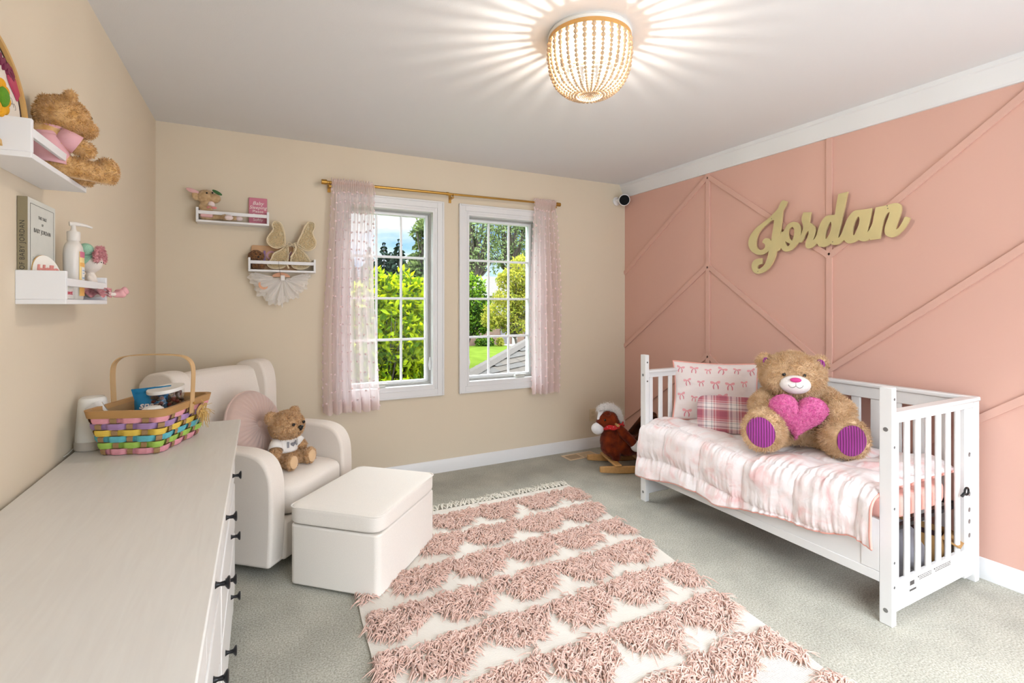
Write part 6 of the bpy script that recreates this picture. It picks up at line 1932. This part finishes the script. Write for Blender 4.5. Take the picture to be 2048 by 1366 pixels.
# ballet doll
M_doll = mat('cream_doll_cloth', '#e6ddd3', 0.8, bump=0.2, bscale=300)
M_tulle = mat('rose_tulle', '#e0a3a5', 0.8, sheen=0.3, col2='#c7777d', vscale=120)
M_mint = mat('mint_wool', '#9cc7ab', 0.9, bump=0.7, bscale=250)
M_shoe = mat('pink_satin', '#dda3a6', 0.45)
dpz = px(181, 520, x=0.060)
dl = thing('cloth_doll', 'cream cloth doll with rose flower headband and mint bun sitting at the shelf end', 'doll', (0.060, dpz.y, BZ))
dbl = blob([('e', (0, 0, 0.050), (0.022, 0.024, 0.045)), ('e', (0, 0, 0.128), (0.033, 0.034, 0.036)), ('l', (0, 0, 0.085), (0, 0, 0.10), 0.011, 0.012),
            ('l', (0.01, -0.008, 0.018), (0.040, -0.004, 0.022), 0.010, 0.008), ('l', (0.040, -0.004, 0.022), (0.068, 0.016, 0.020), 0.008, 0.007),
            ('l', (0.01, 0.010, 0.018), (0.040, 0.018, 0.022), 0.010, 0.008), ('l', (0.040, 0.018, 0.022), (0.070, 0.045, 0.026), 0.008, 0.007),
            ('l', (0, -0.022, 0.075), (0.018, -0.030, 0.035), 0.007, 0.007), ('l', (0, 0.022, 0.075), (0.018, 0.030, 0.035), 0.007, 0.007)], 0.0038, 4)
dbl.build('doll_body', M_doll, dl, angle=180)
MB().ell((-0.005, -0.030, 0.168), (0.021, 0.021, 0.021)).build('hair_bun', M_mint, dl)
hr_ = MB().ell((-0.008, 0, 0.136), (0.033, 0.036, 0.036), nu=24, nv=16); hr_.build('hair', M_mint, dl)
fb = MB(); rg = random.Random(3)
for q in range(11):
    a = -1.5 + 3.0 * q / 10; cx_, cy_, cz_ = 0.020, 0.036 * math.sin(a), 0.140 + 0.026 * math.cos(a)
    for k in range(8):
        b3 = 2 * pi * k / 8; fb.ell((cx_ + 0.006, cy_ + 0.009 * math.cos(b3), cz_ + 0.009 * math.sin(b3)), (0.006, 0.0085, 0.0075), nu=8, nv=5)
fur(fb, 2600, 0.008, 0.0035, 8, droop=0.0, messy=0.9)
fb.build('flower_headband', M_tulle, dl, angle=180)
sk = MB()
for lay in range(3):
    sk.grid(lambda u, v, lay=lay: ((0.020 + 0.036 * v) * math.cos(2 * pi * u), (0.022 + 0.036 * v) * math.sin(2 * pi * u), 0.052 - 0.010 * lay - 0.018 * v + 0.006 * math.sin(2 * pi * u * (9 + lay)) * v), 90, 5, cu=True)
sk.build('tulle_skirt', M_tulle, dl, angle=180)
for (x, y, z) in ((0.074, 0.020, 0.020), (0.076, 0.052, 0.030)):
    blob([('l', (x - 0.012, y - .003, z), (x + 0.008, y + .004, z), 0.0105, 0.0115), ('e', (x + 0.006, y, z + 0.006), (0.010, 0.010, 0.013))], 0.0032, 3).build('ballet_shoe', M_shoe, dl, angle=180)
for y in (-0.012, 0.012): MB().ell((0.0318, y, 0.128), (0.0015, 0.0035, 0.002)).build('eye', M_black, dl)

# ------------------------------------------------------------------ upper back shelf: lamb and pink sign
M_lamb = mat('beige_plush_lamb', '#d3b58c', 0.9, sheen=0.4, col2='#bd9c71', vscale=60)
M_lpk = mat('soft_pink_satin', '#e3b4b4', 0.6)
M_lwh = mat('pale_pink_plush', '#e8d5d3', 0.85, sheen=0.4)
U1 = 1.8365
lp = px(412, 440, y=-0.062)
lm = thing('plush_lamb', 'beige plush lamb with pink ears reclining on the upper shelf of the window wall', 'plush toy', (lp.x, -0.058, U1), 0)
k = 1 / 303.0
lb_ = blob([('e', (0.0, 0, 0.045), (0.042, 0.036, 0.045)), ('e', (0.002, -0.004, 0.148), (0.052, 0.042, 0.045)), ('e', (0.045, -0.016, 0.142), (0.036, 0.030, 0.030)), ('l', (0, 0, 0.08), (0.004, 0, 0.12), 0.026, 0.030),
            ('l', (-0.02, -0.012, 0.085), (0.025, -0.034, 0.075), 0.020, 0.017), ('l', (0.02, 0.0, 0.025), (0.085, -0.020, 0.028), 0.022, 0.017), ('l', (0.085, -0.02, 0.028), (0.115, -0.062, 0.020), 0.018, 0.017), ('l', (0.02, 0.012, 0.022), (0.16, -0.010, 0.026), 0.020, 0.016)], 0.005, 4)
lb_.v = [(x, y, max(z, 0.001)) for x, y, z in lb_.v]
fur(lb_, 9000, 0.004, 0.0014, 3, droop=0.1, messy=1.0, curl=.5)
lb_.build('fur_body', M_lamb, lm, angle=180)
for (c, r_) in (((0.128, -0.078, 0.018), (0.024, 0.016, 0.017)), ((0.182, -0.012, 0.026), (0.020, 0.016, 0.016))): MB().ell(c, r_).build('foot', M_lwh, lm)
for sx, ry_ in ((-0.055, 0.35),): 
    MB().ell((0, 0, 0), (0.040, 0.008, 0.013), T=TR((sx - 0.012, -0.02, 0.176), ry=ry_)).build('ear', M_lpk, lm)
MB().ell((0, 0, 0), (0.022, 0.010, 0.030), T=TR((-0.052, -0.018, 0.150), ry=-0.2)).build('ear', M_lamb, lm)
MB().ell((0, 0, 0), (0.030, 0.006, 0.010), T=TR((0.062, -0.028, 0.178), ry=R(28))).build('felt_leaf', mat('green_felt', '#3f6b3c', 0.8), lm)
for (x, y, z) in ((0.008, -0.046, 0.166), (0.038, -0.046, 0.170)): MB().ell((x, y, z), (0.0055, 0.004, 0.0055)).build('eye', M_black, lm)
MB().box(-0.030, 0.040, -0.040, 0.020, 0.018, 0.052).build('pink_dress', M_lpk, lm, bevel=0.012, bseg=3)
bwm = MB()
for sg in (-1, 1): bwm.ell((0.034 + sg * 0.014, -0.044, 0.078), (0.014, 0.006, 0.008))
bwm.ell((0.034, -0.048, 0.078), 0.005); bwm.build('bow', mat('coral_ribbon', '#d98a85', 0.6), lm)
cl_ = MB().ell((0.030, -0.022, 0.098), (0.020, 0.018, 0.026)); cl_.build('bib', M_lwh, lm)

ps = px(516, 445, y=-0.03)
pk_ = thing('pink_door_sign', 'pink rectangular sign about a sleeping baby standing at the end of the upper shelf', 'sign', (ps.x, -0.030, U1), rot=(R(-6), 0, 0))
M_pks = mat('bubblegum_pink_board', '#cf7d92', 0.55, var=0.08, vscale=14)
MB().box(-0.054, 0.054, -0.004, 0.004, 0, 0.180).build('sign_board', M_pks, pk_, bevel=0.002)
M_wl = mat('white_lettering', '#f3e9e6', 0.6)
lt_ = MB()
for s_, sz, z, sh in (('Baby', 0.034, 0.143, .25), ('Sleeping', 0.031, 0.114, .25), ('Please', 0.026, 0.088, 0), ('Speak', 0.026, 0.062, 0), ('Softly', 0.026, 0.032, 0)):
    t_ = text_mb(s_, sz, 0.0004, shear=sh); lt_.merge(t_, TR((0, -0.0046, z)) @ rotm(pi / 2, 0, 0))
lt_.build('sign_lettering', M_wl, pk_, smooth=False)

# ------------------------------------------------------------------ lower back shelf: plaque, curly toy, wings, tutu
U2 = 1.5385
pp_ = px(545, 520, y=-0.022)
np_ = thing('wooden_name_plaque', 'light wooden board with purple and pink letters behind the wicker wings', 'plaque', (0.66, -0.020, U2), rot=(R(-4), 0, 0))
MB().prism(round_rect(0.28, 0.165, 0.014), -0.006, 0.006, T=TR((-0.0, 0, 0.0825)) @ rotm(pi / 2, 0, 0)).build('board', mat('alder_board', '#cfa377', 0.5, var=0.1, vscale=10), np_, bevel=0.001)
for s_, dx, cl in (('J', -0.062, '#8d6f9c'), ('O', -0.020, '#c99aa6'), ('R', 0.022, '#8fb0a4'), ('D', 0.064, '#8d6f9c'), ('A', 0.10, '#c99aa6')):
    t_ = text_mb(s_, 0.085, 0.003, bold=0.002); m_ = MB(); m_.merge(t_, TR((dx, -0.009, 0.095)) @ rotm(pi / 2, 0, 0)); m_.build('letter', mat('letter_' + s_, cl, 0.5), np_)
M_curl = mat('curly_brown_plush', '#9a6a3a', 0.9, sheen=0.4, col2='#6f4520', vscale=90)
ct_ = px(512, 540, y=-0.065)
cp = thing('curly_plush_dog', 'small curly brown plush toy sitting at the left end of the lower window wall shelf', 'plush toy', (ct_.x, -0.060, U2))
cm_ = blob([('e', (0, 0, 0.035), (0.028, 0.028, 0.035)), ('e', (0.0, -0.004, 0.092), (0.038, 0.032, 0.034)), ('e', (0.012, -0.028, 0.078), (0.016, 0.014, 0.013)), ('e', (-0.034, 0, 0.088), (0.012, 0.016, 0.022)), ('e', (0.036, 0, 0.090), (0.012, 0.016, 0.022)), ('l', (0.015, -0.01, 0.02), (0.034, -0.030, 0.02), 0.016, 0.017)], 0.004, 3)
cm_.v = [(x, y, max(z, 0.001)) for x, y, z in cm_.v]
fur(cm_, 7000, 0.006, 0.0018, 5, droop=0.0, messy=1.4, curl=1.0)
cm_.build('fur_body', M_curl, cp, angle=180)
for x in (0.0, 0.026): MB().ell((x, -0.035, 0.098), (0.004, 0.003, 0.004)).build('eye', M_black, cp)
MB().ell((0.014, -0.044, 0.080), (0.006, 0.004, 0.005)).build('nose', M_black, cp)

M_wick = mat('bleached_wicker', '#e6d5b4', 0.75, var=0.12, vscale=60)
M_wickd = mat('tan_wicker_strand', '#d3bc92', 0.8)  # fill strands in a darker tan than the frame
def Zw(x, y): return (480 + x / 6.83, 420 + y / 6.83)
YW = -0.078
wg = thing('butterfly_wings', 'cream wicker butterfly wings tied with a raffia bow on the lower window wall shelf', 'costume wings', (0.735, YW, U2))
lobes = [[(440, 205), (452, 170), (500, 155), (560, 190), (600, 280), (618, 400), (610, 475), (520, 520), (430, 500), (372, 440), (372, 380), (412, 320), (455, 265)],
         [(925, 175), (965, 163), (1015, 185), (1018, 250), (990, 305), (1015, 380), (1040, 440), (1010, 520), (920, 560), (830, 520), (780, 462), (830, 350), (880, 235)],
         [(640, 480), (560, 540), (460, 595), (420, 680), (372, 735), (420, 790), (520, 800), (610, 775), (655, 690), (662, 590)],
         [(770, 490), (860, 560), (930, 650), (965, 730), (900, 795), (800, 808), (715, 775), (692, 690), (720, 590)]]
rg = random.Random(8)
for li, lb2 in enumerate(lobes):
    sm = catmull(lb2, 6)
    P3 = [px(*Zw(*p), y=YW + (0.010 if li > 1 else 0.0)) for p in sm]
    yy = P3[0].y
    P2 = [(p.x, max(p.z, U2 + 0.004)) for p in P3]
    o_ = MB()
    o_.tube([(p[0], yy, p[1]) for p in P2], 0.0042, n=7, closed=True)
    cxm = sum(p[0] for p in P2) / len(P2); czm = sum(p[1] for p in P2) / len(P2)
    o_.tube([(cxm + (p[0] - cxm) * .90, yy - 0.002, czm + (p[1] - czm) * .90) for p in P2], 0.0022, n=5, closed=True)
    fo = o_.build('wing_frame', M_wick, wg, world=True, angle=180)
    # open weave: wandering strands inside the outline
    w_ = MB()
    def inside(x, z):
        c = False; n = len(P2); j = n - 1
        for i in range(n):
            if (P2[i][1] > z) != (P2[j][1] > z) and x < (P2[j][0] - P2[i][0]) * (z - P2[i][1]) / (P2[j][1] - P2[i][1]) + P2[i][0]: c = not c
            j = i
        return c
    xs_ = [p[0] for p in P2]; zs_ = [p[1] for p in P2]; cnt = 0
    while cnt < 34:
        x, z = rg.uniform(min(xs_), max(xs_)), rg.uniform(min(zs_), max(zs_))
        if not inside(x, z): continue
        cnt += 1; a = rg.uniform(0, 2 * pi); pts = []
        for q in range(14):
            pts.append((x, yy + 0.002 * math.sin(q * 1.7 + cnt), z)); a += rg.uniform(-.5, .9); x2, z2 = x + 0.009 * math.cos(a), z + 0.009 * math.sin(a)
            if inside(x2, z2): x, z = x2, z2
            else: a += 2.2
        w_.tube(pts, 0.0021, n=5, caps=False)
    w_.build('woven_fill', M_wickd, fo, world=True, angle=180)
    fill = curve_shape([[(p[0], p[1]) for p in P2]], 0.0008); fill.v = [(x, yy + 0.004 + z, y) for x, y, z in fill.v]
    fill.build('mesh_backing', mat('tan_mesh_backing', '#dac8a2', 0.85, var=0.3, vscale=120), fo, world=True, smooth=False)
rb_ = MB(); c0 = px(*Zw(715, 470), y=YW - 0.008)
for (pts) in ([(690, 460), (735, 520), (770, 640)], [(745, 455), (760, 540), (690, 650)], [(620, 690), (640, 740), (665, 800)], [(700, 560), (670, 600), (655, 640)], [(560, 480), (640, 500), (700, 480)], [(700, 480), (780, 470), (850, 500)]):
    sm = catmull(pts, 6, closed=False); rb_.tube([tuple(px(*Zw(*p), y=YW - 0.010)) for p in sm], 0.006, n=6, flat=(1, .35))
for sg in (-1, 1):
    rb_.tube([tuple(Vector(c0) + Vector((sg * 0.030 * math.sin(t) * abs(math.sin(t)) ** .3, -0.004, 0.012 * math.sin(2 * t)))) for t in [i * pi / 10 for i in range(11)]], 0.005, n=6, flat=(1, .4))
rb_.build('raffia_bow', M_wick, wg, world=True, angle=180)
cs3 = MB(); pA = px(557, 520, y=-0.108); pB = px(560, 548, y=-0.105); pC = px(562, 556, y=-0.09)
cs3.tube([(pA.x, -0.112, U2 + 0.058), (pA.x + 0.002, -0.1045, U2 + 0.03), (pB.x, -0.1045, U2 - 0.016), (pC.x, -0.070, 1.500)], 0.0008, n=5)

M_tut = None
def tulle():
    m = bpy.data.materials.new('white_tulle'); m.use_nodes = True; t = m.node_tree; t.nodes.clear()
    o = t.nodes.new('ShaderNodeOutputMaterial'); tr = t.nodes.new('ShaderNodeBsdfTransparent'); d = t.nodes.new('ShaderNodeBsdfDiffuse'); tl = t.nodes.new('ShaderNodeBsdfTranslucent')
    d.inputs[0].default_value = lin('#fbf8f4'); tl.inputs[0].default_value = lin('#fbf8f4')
    a = t.nodes.new('ShaderNodeMixShader'); a.inputs[0].default_value = .5; t.links.new(d.outputs[0], a.inputs[1]); t.links.new(tl.outputs[0], a.inputs[2])
    b = t.nodes.new('ShaderNodeMixShader'); b.inputs[0].default_value = .78; t.links.new(tr.outputs[0], b.inputs[1]); t.links.new(a.outputs[0], b.inputs[2]); t.links.new(b.outputs[0], o.inputs[0]); return m
M_tut = tulle()
tc_ = px(566, 553, y=-0.05)
tt_ = thing('tulle_tutu', 'white tulle tutu with a crescent applique hanging under the lower window wall shelf', 'tutu', (tc_.x, -0.05, 1.33))
for lay in range(4):
    rg = random.Random(lay)
    ph = rg.uniform(0, 6); sc_ = 1 - 0.07 * lay
    def tf_(u, v, ph=ph, sc_=sc_, lay=lay):
        a = pi + pi * u * 1.0
        a = pi * (1.03 + 0.94 * u)
        rx_ = (0.205 if a < 1.5 * pi else 0.172) * sc_; r_ = (0.02 + (rx_ - 0.02) * v)
        dz = 0.175 / 0.19
        jag = 1 + 0.05 * v * math.sin(u * 41 + ph) + 0.04 * v * math.sin(u * 97 + ph * 2)
        x = r_ * math.cos(a) * jag; z = r_ * math.sin(a) * dz * jag - 0.010 + 0.012 * v * abs(math.cos(a))
        if v > 0.3: z += 0.035 * (abs(math.cos(a)) ** 3) * v
        y = -0.006 - 0.006 * lay + 0.010 * v * math.sin(u * 2 * pi * 8 + ph) + 0.003 * v * math.sin(u * 2 * pi * 19 + ph * 3) - 0.004 * v
        return (tc_.x + x, -0.040 + min(y, 0.030), tc_.z + z)
    MB().grid(tf_, 260, 16).build('tulle_layer', M_tut, tt_, world=True, angle=180)
M_peach = mat('peach_felt', '#e3ad8c', 0.8)
ar = [(0.055 * math.cos(a), 0.030 * math.sin(a)) for a in [i * pi / 16 for i in range(17)]]
m_ = MB().prism(ar, -0.006, 0.006, T=TR((tc_.x - 0.012, -0.052, tc_.z - 0.004)) @ rotm(pi / 2, 0, 0)); m_.build('peach_waistband', M_peach, tt_, world=True, bevel=0.002)
MB().box(tc_.x - .016, tc_.x + .010, -0.092, -0.084, tc_.z - .03, tc_.z + .006).build('ribbon_knot', M_tee, tt_, world=True, bevel=0.004)
cs3.build('hanging_cord', M_dark, tt_, world=True)
cr3 = [(0.030 * math.cos(a), 0.030 * math.sin(a)) for a in [R(150) + R(170) * i / 20 for i in range(21)]] + [(0.006 + 0.024 * math.cos(a), 0.006 + 0.022 * math.sin(a)) for a in [R(320) - R(170) * i / 20 for i in range(21)]]
mp_ = px(523, 572, y=-0.10)
m_ = MB().prism(cr3, 0, 0.0015, T=TR((mp_.x + .012, -0.100, mp_.z + .008)) @ rotm(pi / 2, 0, 0)); m_.build('crescent_applique', M_peach, tt_, world=True)

# ================================================================== basket on the dresser
DT = DZ
M_split = mat('brown_wood_splint', '#b08c60', 0.7, var=0.25, vscale=40, stretch=(30, 30, 1), bump=0.3, bscale=200)
M_rim = mat('basket_rim_wood', '#b98d57', 0.6, var=0.12, vscale=8, stretch=(1, 1, 8))
M_rimh = mat('basket_handle_wood', '#cda877', 0.55, var=0.12, vscale=8)
cols = [('pink', '#eda3b0'), ('purple', '#b08cbc'), ('yellow', '#eecb54'), ('teal', '#66c0cc'), ('lime', '#a9d05c'), ('pink', '#eda3b0')]
M_rows = [mat('paper_ribbon_%s' % n, c, 0.75, var=0.12, vscale=60, bump=0.3, bscale=300, stretch=(1, 1, 6)) for n, c in cols]
BA = R(-20.0)
bs = thing('easter_basket', 'pastel woven splint basket with wooden handle on the far end of the dresser', 'basket', (0.232, -1.548, DT), BA)
bw_, bl2, bH, fl2 = 0.176, 0.262, 0.150, 0.034


def peri(t, z, off=0.0):
    """t around the basket 0..1, rounded rectangle that flares upward"""
    f = fl2 * (z / bH); w = bw_ + 2 * f + 2 * off; l = bl2 + 2 * f + 2 * off; r_ = 0.018 + 0.02 * z / bH
    pts_len = [l - 2 * r_, w - 2 * r_, l - 2 * r_, w - 2 * r_]; arc = pi * r_ / 2
    tot = sum(pts_len) + 4 * arc; s = (t % 1) * tot
    cx_, cy_ = w / 2 - r_, l / 2 - r_
    segs = [((w / 2, -cy_), (0, 1), pts_len[0], (cx_, cy_), 0), ((cx_, l / 2), (-1, 0), pts_len[1], (-cx_, cy_), 90), ((-w / 2, cy_), (0, -1), pts_len[2], (-cx_, -cy_), 180), ((-cx_, -l / 2), (1, 0), pts_len[3], (cx_, -cy_), 270)]
    for (p, d, L_, cc_, a0) in segs:
        if s <= L_: return (p[0] + d[0] * s, p[1] + d[1] * s, z)
        s -= L_
        if s <= arc:
            a = R(a0) + s / r_; return (cc_[0] + r_ * math.cos(a), cc_[1] + r_ * math.sin(a), z)
        s -= arc
    return (w / 2, -cy_, z)


NUp = 22
wv = MB(); rowh = 0.0215
for r_ in range(6):
    z1 = bH - 0.020 - r_ * rowh; z0 = z1 - rowh + 0.001
    def fr2(u, v, z0=z0, z1=z1, r_=r_):
        z = z0 + (z1 - z0) * v
        w = math.sin(pi * (u * NUp + (0.0 if r_ % 2 else 1.0)) )
        off = 0.0042 * math.copysign(min(1, abs(w) * 2.0), w) + 0.0015 * math.sin(v * pi)
        return peri(u, z, off)
    wv.grid(fr2, NUp * 10, 3, cu=True, mi=r_ + 1)
for k in range(NUp):
    def fu(u, v, k=k):
        t = (k + 0.5) / NUp + (u - .5) * 0.42 / NUp
        z = 0.001 + (bH - 0.012) * v
        row = (bH - 0.020 - z) / rowh; w = math.cos(pi * (row - 0.5)) * (1 if k % 2 else -1)
        sgn_ = math.copysign(min(1, abs(math.sin(pi * row)) * 2.0), math.sin(pi * row)) if False else None
        ri = math.floor(row); wob = (1 if ((ri + k) % 2 == 0) else -1); fr_ = row - ri; ease = min(1, min(fr_, 1 - fr_) * 5)
        return peri(t, z, 0.0050 * wob * ease - 0.0006)
    wv.grid(fu, 3, 60, mi=0)
wv.grid(lambda u, v: peri(u, 0.002 + (bH - 0.012) * v, -0.0075), 88, 6, cu=True, mi=0)
wv.box(-bw_ / 2 + .004, bw_ / 2 - .004, -bl2 / 2 + .004, bl2 / 2 - .004, 0.001, 0.004, mi=0)
wv.build('woven_body', [M_split] + M_rows, bs, angle=180)
rm_ = MB().grid(lambda u, v: peri(u, bH - 0.022 + 0.025 * v, 0.0065), 88, 1, cu=True).grid(lambda u, v: peri(u, bH - 0.022 + 0.025 * v, -0.006), 88, 1, cu=True, flip=True).grid(lambda u, v: peri(u, bH + 0.003, -0.006 + 0.0125 * v), 88, 1, cu=True, flip=True)
rm_.build('rim', M_rim, bs, angle=50)
hw = bw_ / 2 + fl2 + 0.004
hpts = catmull([(-hw, 0, bH - 0.045), (-hw - .004, 0, bH + 0.02), (-hw - 0.006, 0, bH + 0.115), (-hw + 0.010, 0, bH + 0.150), (-hw + 0.045, 0, bH + 0.164), (0, 0, bH + 0.168), (hw - 0.045, 0, bH + 0.164), (hw - 0.010, 0, bH + 0.150), (hw + 0.006, 0, bH + 0.115), (hw + .004, 0, bH + 0.02), (hw, 0, bH - 0.045)], 6, closed=False)
hd_ = MB().tube([(p[0], 0.0, p[2]) for p in hpts], 1.0, n=4, flat=(0.0155, 0.0022), up=None)
# flat strap: broad across Y, thin in the plane of the arch
hd2 = MB(); n_ = len(hpts)
for i, p in enumerate(hpts):
    a_ = np.array(hpts[max(0, i - 1)]); b_3 = np.array(hpts[min(n_ - 1, i + 1)]); d = (b_3 - a_); d /= np.linalg.norm(d); nx, nz = -d[2], d[0]
    for (sy, sn) in ((-1, -1), (1, -1), (1, 1), (-1, 1)): hd2.v.append((p[0] + nx * 0.0016 * sn, 0.0125 * sy, p[2] + nz * 0.0016 * sn))
for i in range(n_ - 1):
    for k in range(4): hd2.f.append((i * 4 + k, i * 4 + (k + 1) % 4, (i + 1) * 4 + (k + 1) % 4, (i + 1) * 4 + k)); hd2.m.append(0)
hd2.f += [(3, 2, 1, 0), tuple(range((n_ - 1) * 4, n_ * 4))]; hd2.m += [0, 0]
hd2.build('handle', M_rimh, bs, angle=40)
MB().ell((hw + 0.010, 0, bH - 0.008), 0.004).build('brass_pin', M_brass, bs)
rf = MB(); rg = random.Random(4)
rc_ = (bw_ / 2 + fl2 + 0.012, 0.045, 0.105)
for i in range(46):
    a = rg.gauss(-1.3, 0.9); L_ = rg.uniform(0.025, 0.075)
    rf.tube([rc_, (rc_[0] + rg.uniform(.002, .020), rc_[1] + math.cos(a) * L_ * .5, rc_[2] + math.sin(a) * L_ * .4 + .008), (rc_[0] + rg.uniform(-.004, .022), rc_[1] + math.cos(a) * L_, max(.004, rc_[2] + math.sin(a) * L_))], [0.0016, 0.0014, 0.0006], n=4, caps=False)
for sg in (-1, 1):
    for q in range(4): rf.tube([(rc_[0] + .006 + .006 * math.sin(t), rc_[1] + sg * 0.026 * math.sin(t / 2) ** 2 * (1 + .1 * q), rc_[2] + 0.016 * math.sin(t) + .003 * q) for t in [i * 2 * pi / 12 for i in range(13)]], 0.0015, n=4)
rf.build('raffia_bow', mat('straw_raffia', '#d8b26a', 0.7, var=0.2, vscale=60), bs, angle=180)
WB = WM[bs]


def inb(x, y, z): return tuple(WB @ Vector((x, y, z)))


# things inside the basket
M_bagb = mat('glossy_blue_foil', '#1583bd', 0.22, metal=0.35, bump=0.5, bscale=35)
bg_ = thing('snack_bag', 'shiny blue snack bag standing in the basket', 'snack bag', inb(-0.018, 0.02, 0.01), BA + R(8))
def bagf(sd):
    def f(u, v):
        x = (u - .5) * (0.105 + 0.020 * max(0, v - .8) * 5); z = 0.185 * v + 0.010 * (u - .2) * v; e = (1 - abs(2 * u - 1) ** 3) * math.sin(min(1, v * 1.15) * pi) ** .6 if v < .87 else 0
        return (x, sd * (0.024 * e + 0.0015 + 0.004 * mnoise.noise(Vector((u * 6, v * 7, sd)))), z)
    return f
bgm = MB().grid(bagf(-1), 24, 24, flip=False).grid(bagf(1), 24, 24, flip=True); bgo = bgm.build('foil_bag', M_bagb, bg_, angle=180)
t_ = text_mb('snack', 0.034, 0.0004, shear=.3, bold=.0008); m_ = MB(); m_.merge(t_, TR((0.010, -0.0268, 0.128)) @ rotm(pi / 2, 0, 0)); m_.build('bag_lettering', M_wl, bgo, smooth=False)
M_clear = None
def clearp():
    m = bpy.data.materials.new('clear_tub_plastic'); m.use_nodes = True; t = m.node_tree; t.nodes.clear()
    o = t.nodes.new('ShaderNodeOutputMaterial'); tr = t.nodes.new('ShaderNodeBsdfTransparent'); g = t.nodes.new('ShaderNodeBsdfGlossy'); g.inputs['Roughness'].default_value = .08
    b = t.nodes.new('ShaderNodeMixShader'); b.inputs[0].default_value = .14; t.links.new(tr.outputs[0], b.inputs[1]); t.links.new(g.outputs[0], b.inputs[2]); t.links.new(b.outputs[0], o.inputs[0]); return m
tb_ = thing('candy_tub', 'round clear tub of dark wrapped sweets with white lid in the basket', 'tub', inb(0.040, 0.035, 0.078), BA)
TL = rotm(R(7), R(-5), 0)
MB().lathe([(0, 0), (0.052, 0), (0.054, 0.004), (0.055, 0.110), (0.053, 0.110), (0.052, 0.005), (0, 0.003)], 40, T=TL).build('clear_wall', clearp(), tb_)
MB().lathe([(0, 0.108), (0.0575, 0.108), (0.0585, 0.112), (0.0575, 0.120), (0, 0.121)], 40, T=TL).build('lid', M_lw, tb_)
sw = [MB(), MB(), MB()]; rg = random.Random(12)
for i in range(90):
    a = rg.uniform(0, 2 * pi); r_ = 0.044 * math.sqrt(rg.random()) if i < 40 else rg.uniform(.038, .044); z = rg.uniform(0.010, 0.096)
    sw[i % 3].ell((r_ * math.cos(a), r_ * math.sin(a), z), (rg.uniform(.006, .010), rg.uniform(.006, .009), rg.uniform(.005, .008)), T=TL, nu=8, nv=6)
mm_ = MB()
for i_, s__ in enumerate(sw): mm_.merge(s__, mi=i_)
swo = mm_.build('wrapped_sweets', [mat('dark_sweet', '#2b1a16', .3), mat('grey_sweet', '#6a6460', .3), mat('maroon_sweet', '#6e1f26', .3)], tb_, angle=180); swo['kind'] = 'stuff'
pkt = thing('paper_packet', 'crumpled white packet with coloured stripes sticking out of the basket', 'packet', inb(-0.062, -0.085, 0.03), BA + R(15))
Tk = rotm(R(-12), R(-32), 0)
pm3 = MB().grid(lambda u, v: ((u - .5) * 0.05, 0.004 * math.sin(u * 7 + v * 5) - 0.012 * math.sin(u * pi), 0.155 * v), 12, 18, T=Tk).grid(lambda u, v: ((u - .5) * 0.05, 0.004 * math.sin(u * 5 + v * 4) + 0.010 * math.sin(u * pi) * (1 - v * .5), 0.148 * v), 12, 18, T=Tk, flip=True)
pko = pm3.build('packet_body', mat('white_glossy_paper', '#dcdad8', .35), pkt, angle=180)
st4 = MB()
for i, zz in enumerate((0.085, 0.092, 0.099, 0.106)): st4.box(-0.020, 0.022, -0.0150, -0.0135, zz, zz + 0.005, T=Tk, mi=i)
st4.build('coloured_stripes', [mat('stripe_purple', '#5b3b8f', .5), mat('stripe_red', '#c4383a', .5), mat('stripe_green', '#6aa53a', .5), mat('stripe_yellow', '#e8c83a', .5)], pko, smooth=False)
wc = thing('white_lidded_cup', 'small faceted white plastic container lying in the front of the basket', 'container', inb(0.040, -0.078, 0.090), BA)
MB().lathe([(0, 0), (0.026, 0), (0.034, 0.010), (0.034, 0.048), (0.022, 0.058), (0, 0.058)], 8).build('container_body', M_lw, wc, angle=20)
# filler so that nothing hangs in the air
fm_ = thing('tissue_filler', 'crumpled tissue paper filling the bottom of the basket', 'tissue paper', inb(0, 0, 0.006), BA)
fm_['kind'] = 'stuff'
fmb = MB().grid(lambda u, v: ((u - .5) * (bw_ - .012), (v - .5) * (bl2 - .012), 0.075 + 0.018 * mnoise.noise(Vector((u * 9, v * 9, 1))) - 0.07 * (max(abs(u - .5), abs(v - .5)) > .49)), 40, 50)
fmb.build('paper', mat('tan_tissue', '#8c6a4a', .85), fm_, angle=180)

# ------------------------------------------------------------------ night light / sound machine
nl = thing('sound_machine', 'white tapered sound machine night light beside the basket on the dresser', 'night light', (0.056, -1.520, DT))
MB().lathe([(0, 0.030), (0.0475, 0.030), (0.0470, 0.05), (0.0395, 0.160), (0.0370, 0.172), (0.030, 0.178), (0, 0.178)], 48).build('lamp_dome', mat('frosted_white_shell', '#ecebe6', 0.4), nl, angle=60)
MB().lathe([(0, 0), (0.046, 0), (0.0500, 0.004), (0.0500, 0.026), (0.048, 0.031), (0, 0.031)], 48).build('base', mat('grey_beige_plastic', '#c4beb5', .5), nl)
MB().lathe([(0.031, 0.1785), (0.0325, 0.1785), (0.0325, 0.179), (0.031, 0.179), (0.031, 0.1785)], 40).build('top_ring', M_shelf2, nl)
MB().tube([(0.012, -0.049, 0.014), (0.013, -0.0515, 0.014)], 0.0045, n=14).build('button', M_shelf2, nl)
MB().tube([(-0.048, 0.0, 0.008), (-0.052, -0.02, 0.004), (-0.051, -0.05, 0.003), (-0.052, -0.09, 0.0025)], 0.002, n=6).build('power_cord', M_shelf2, nl)
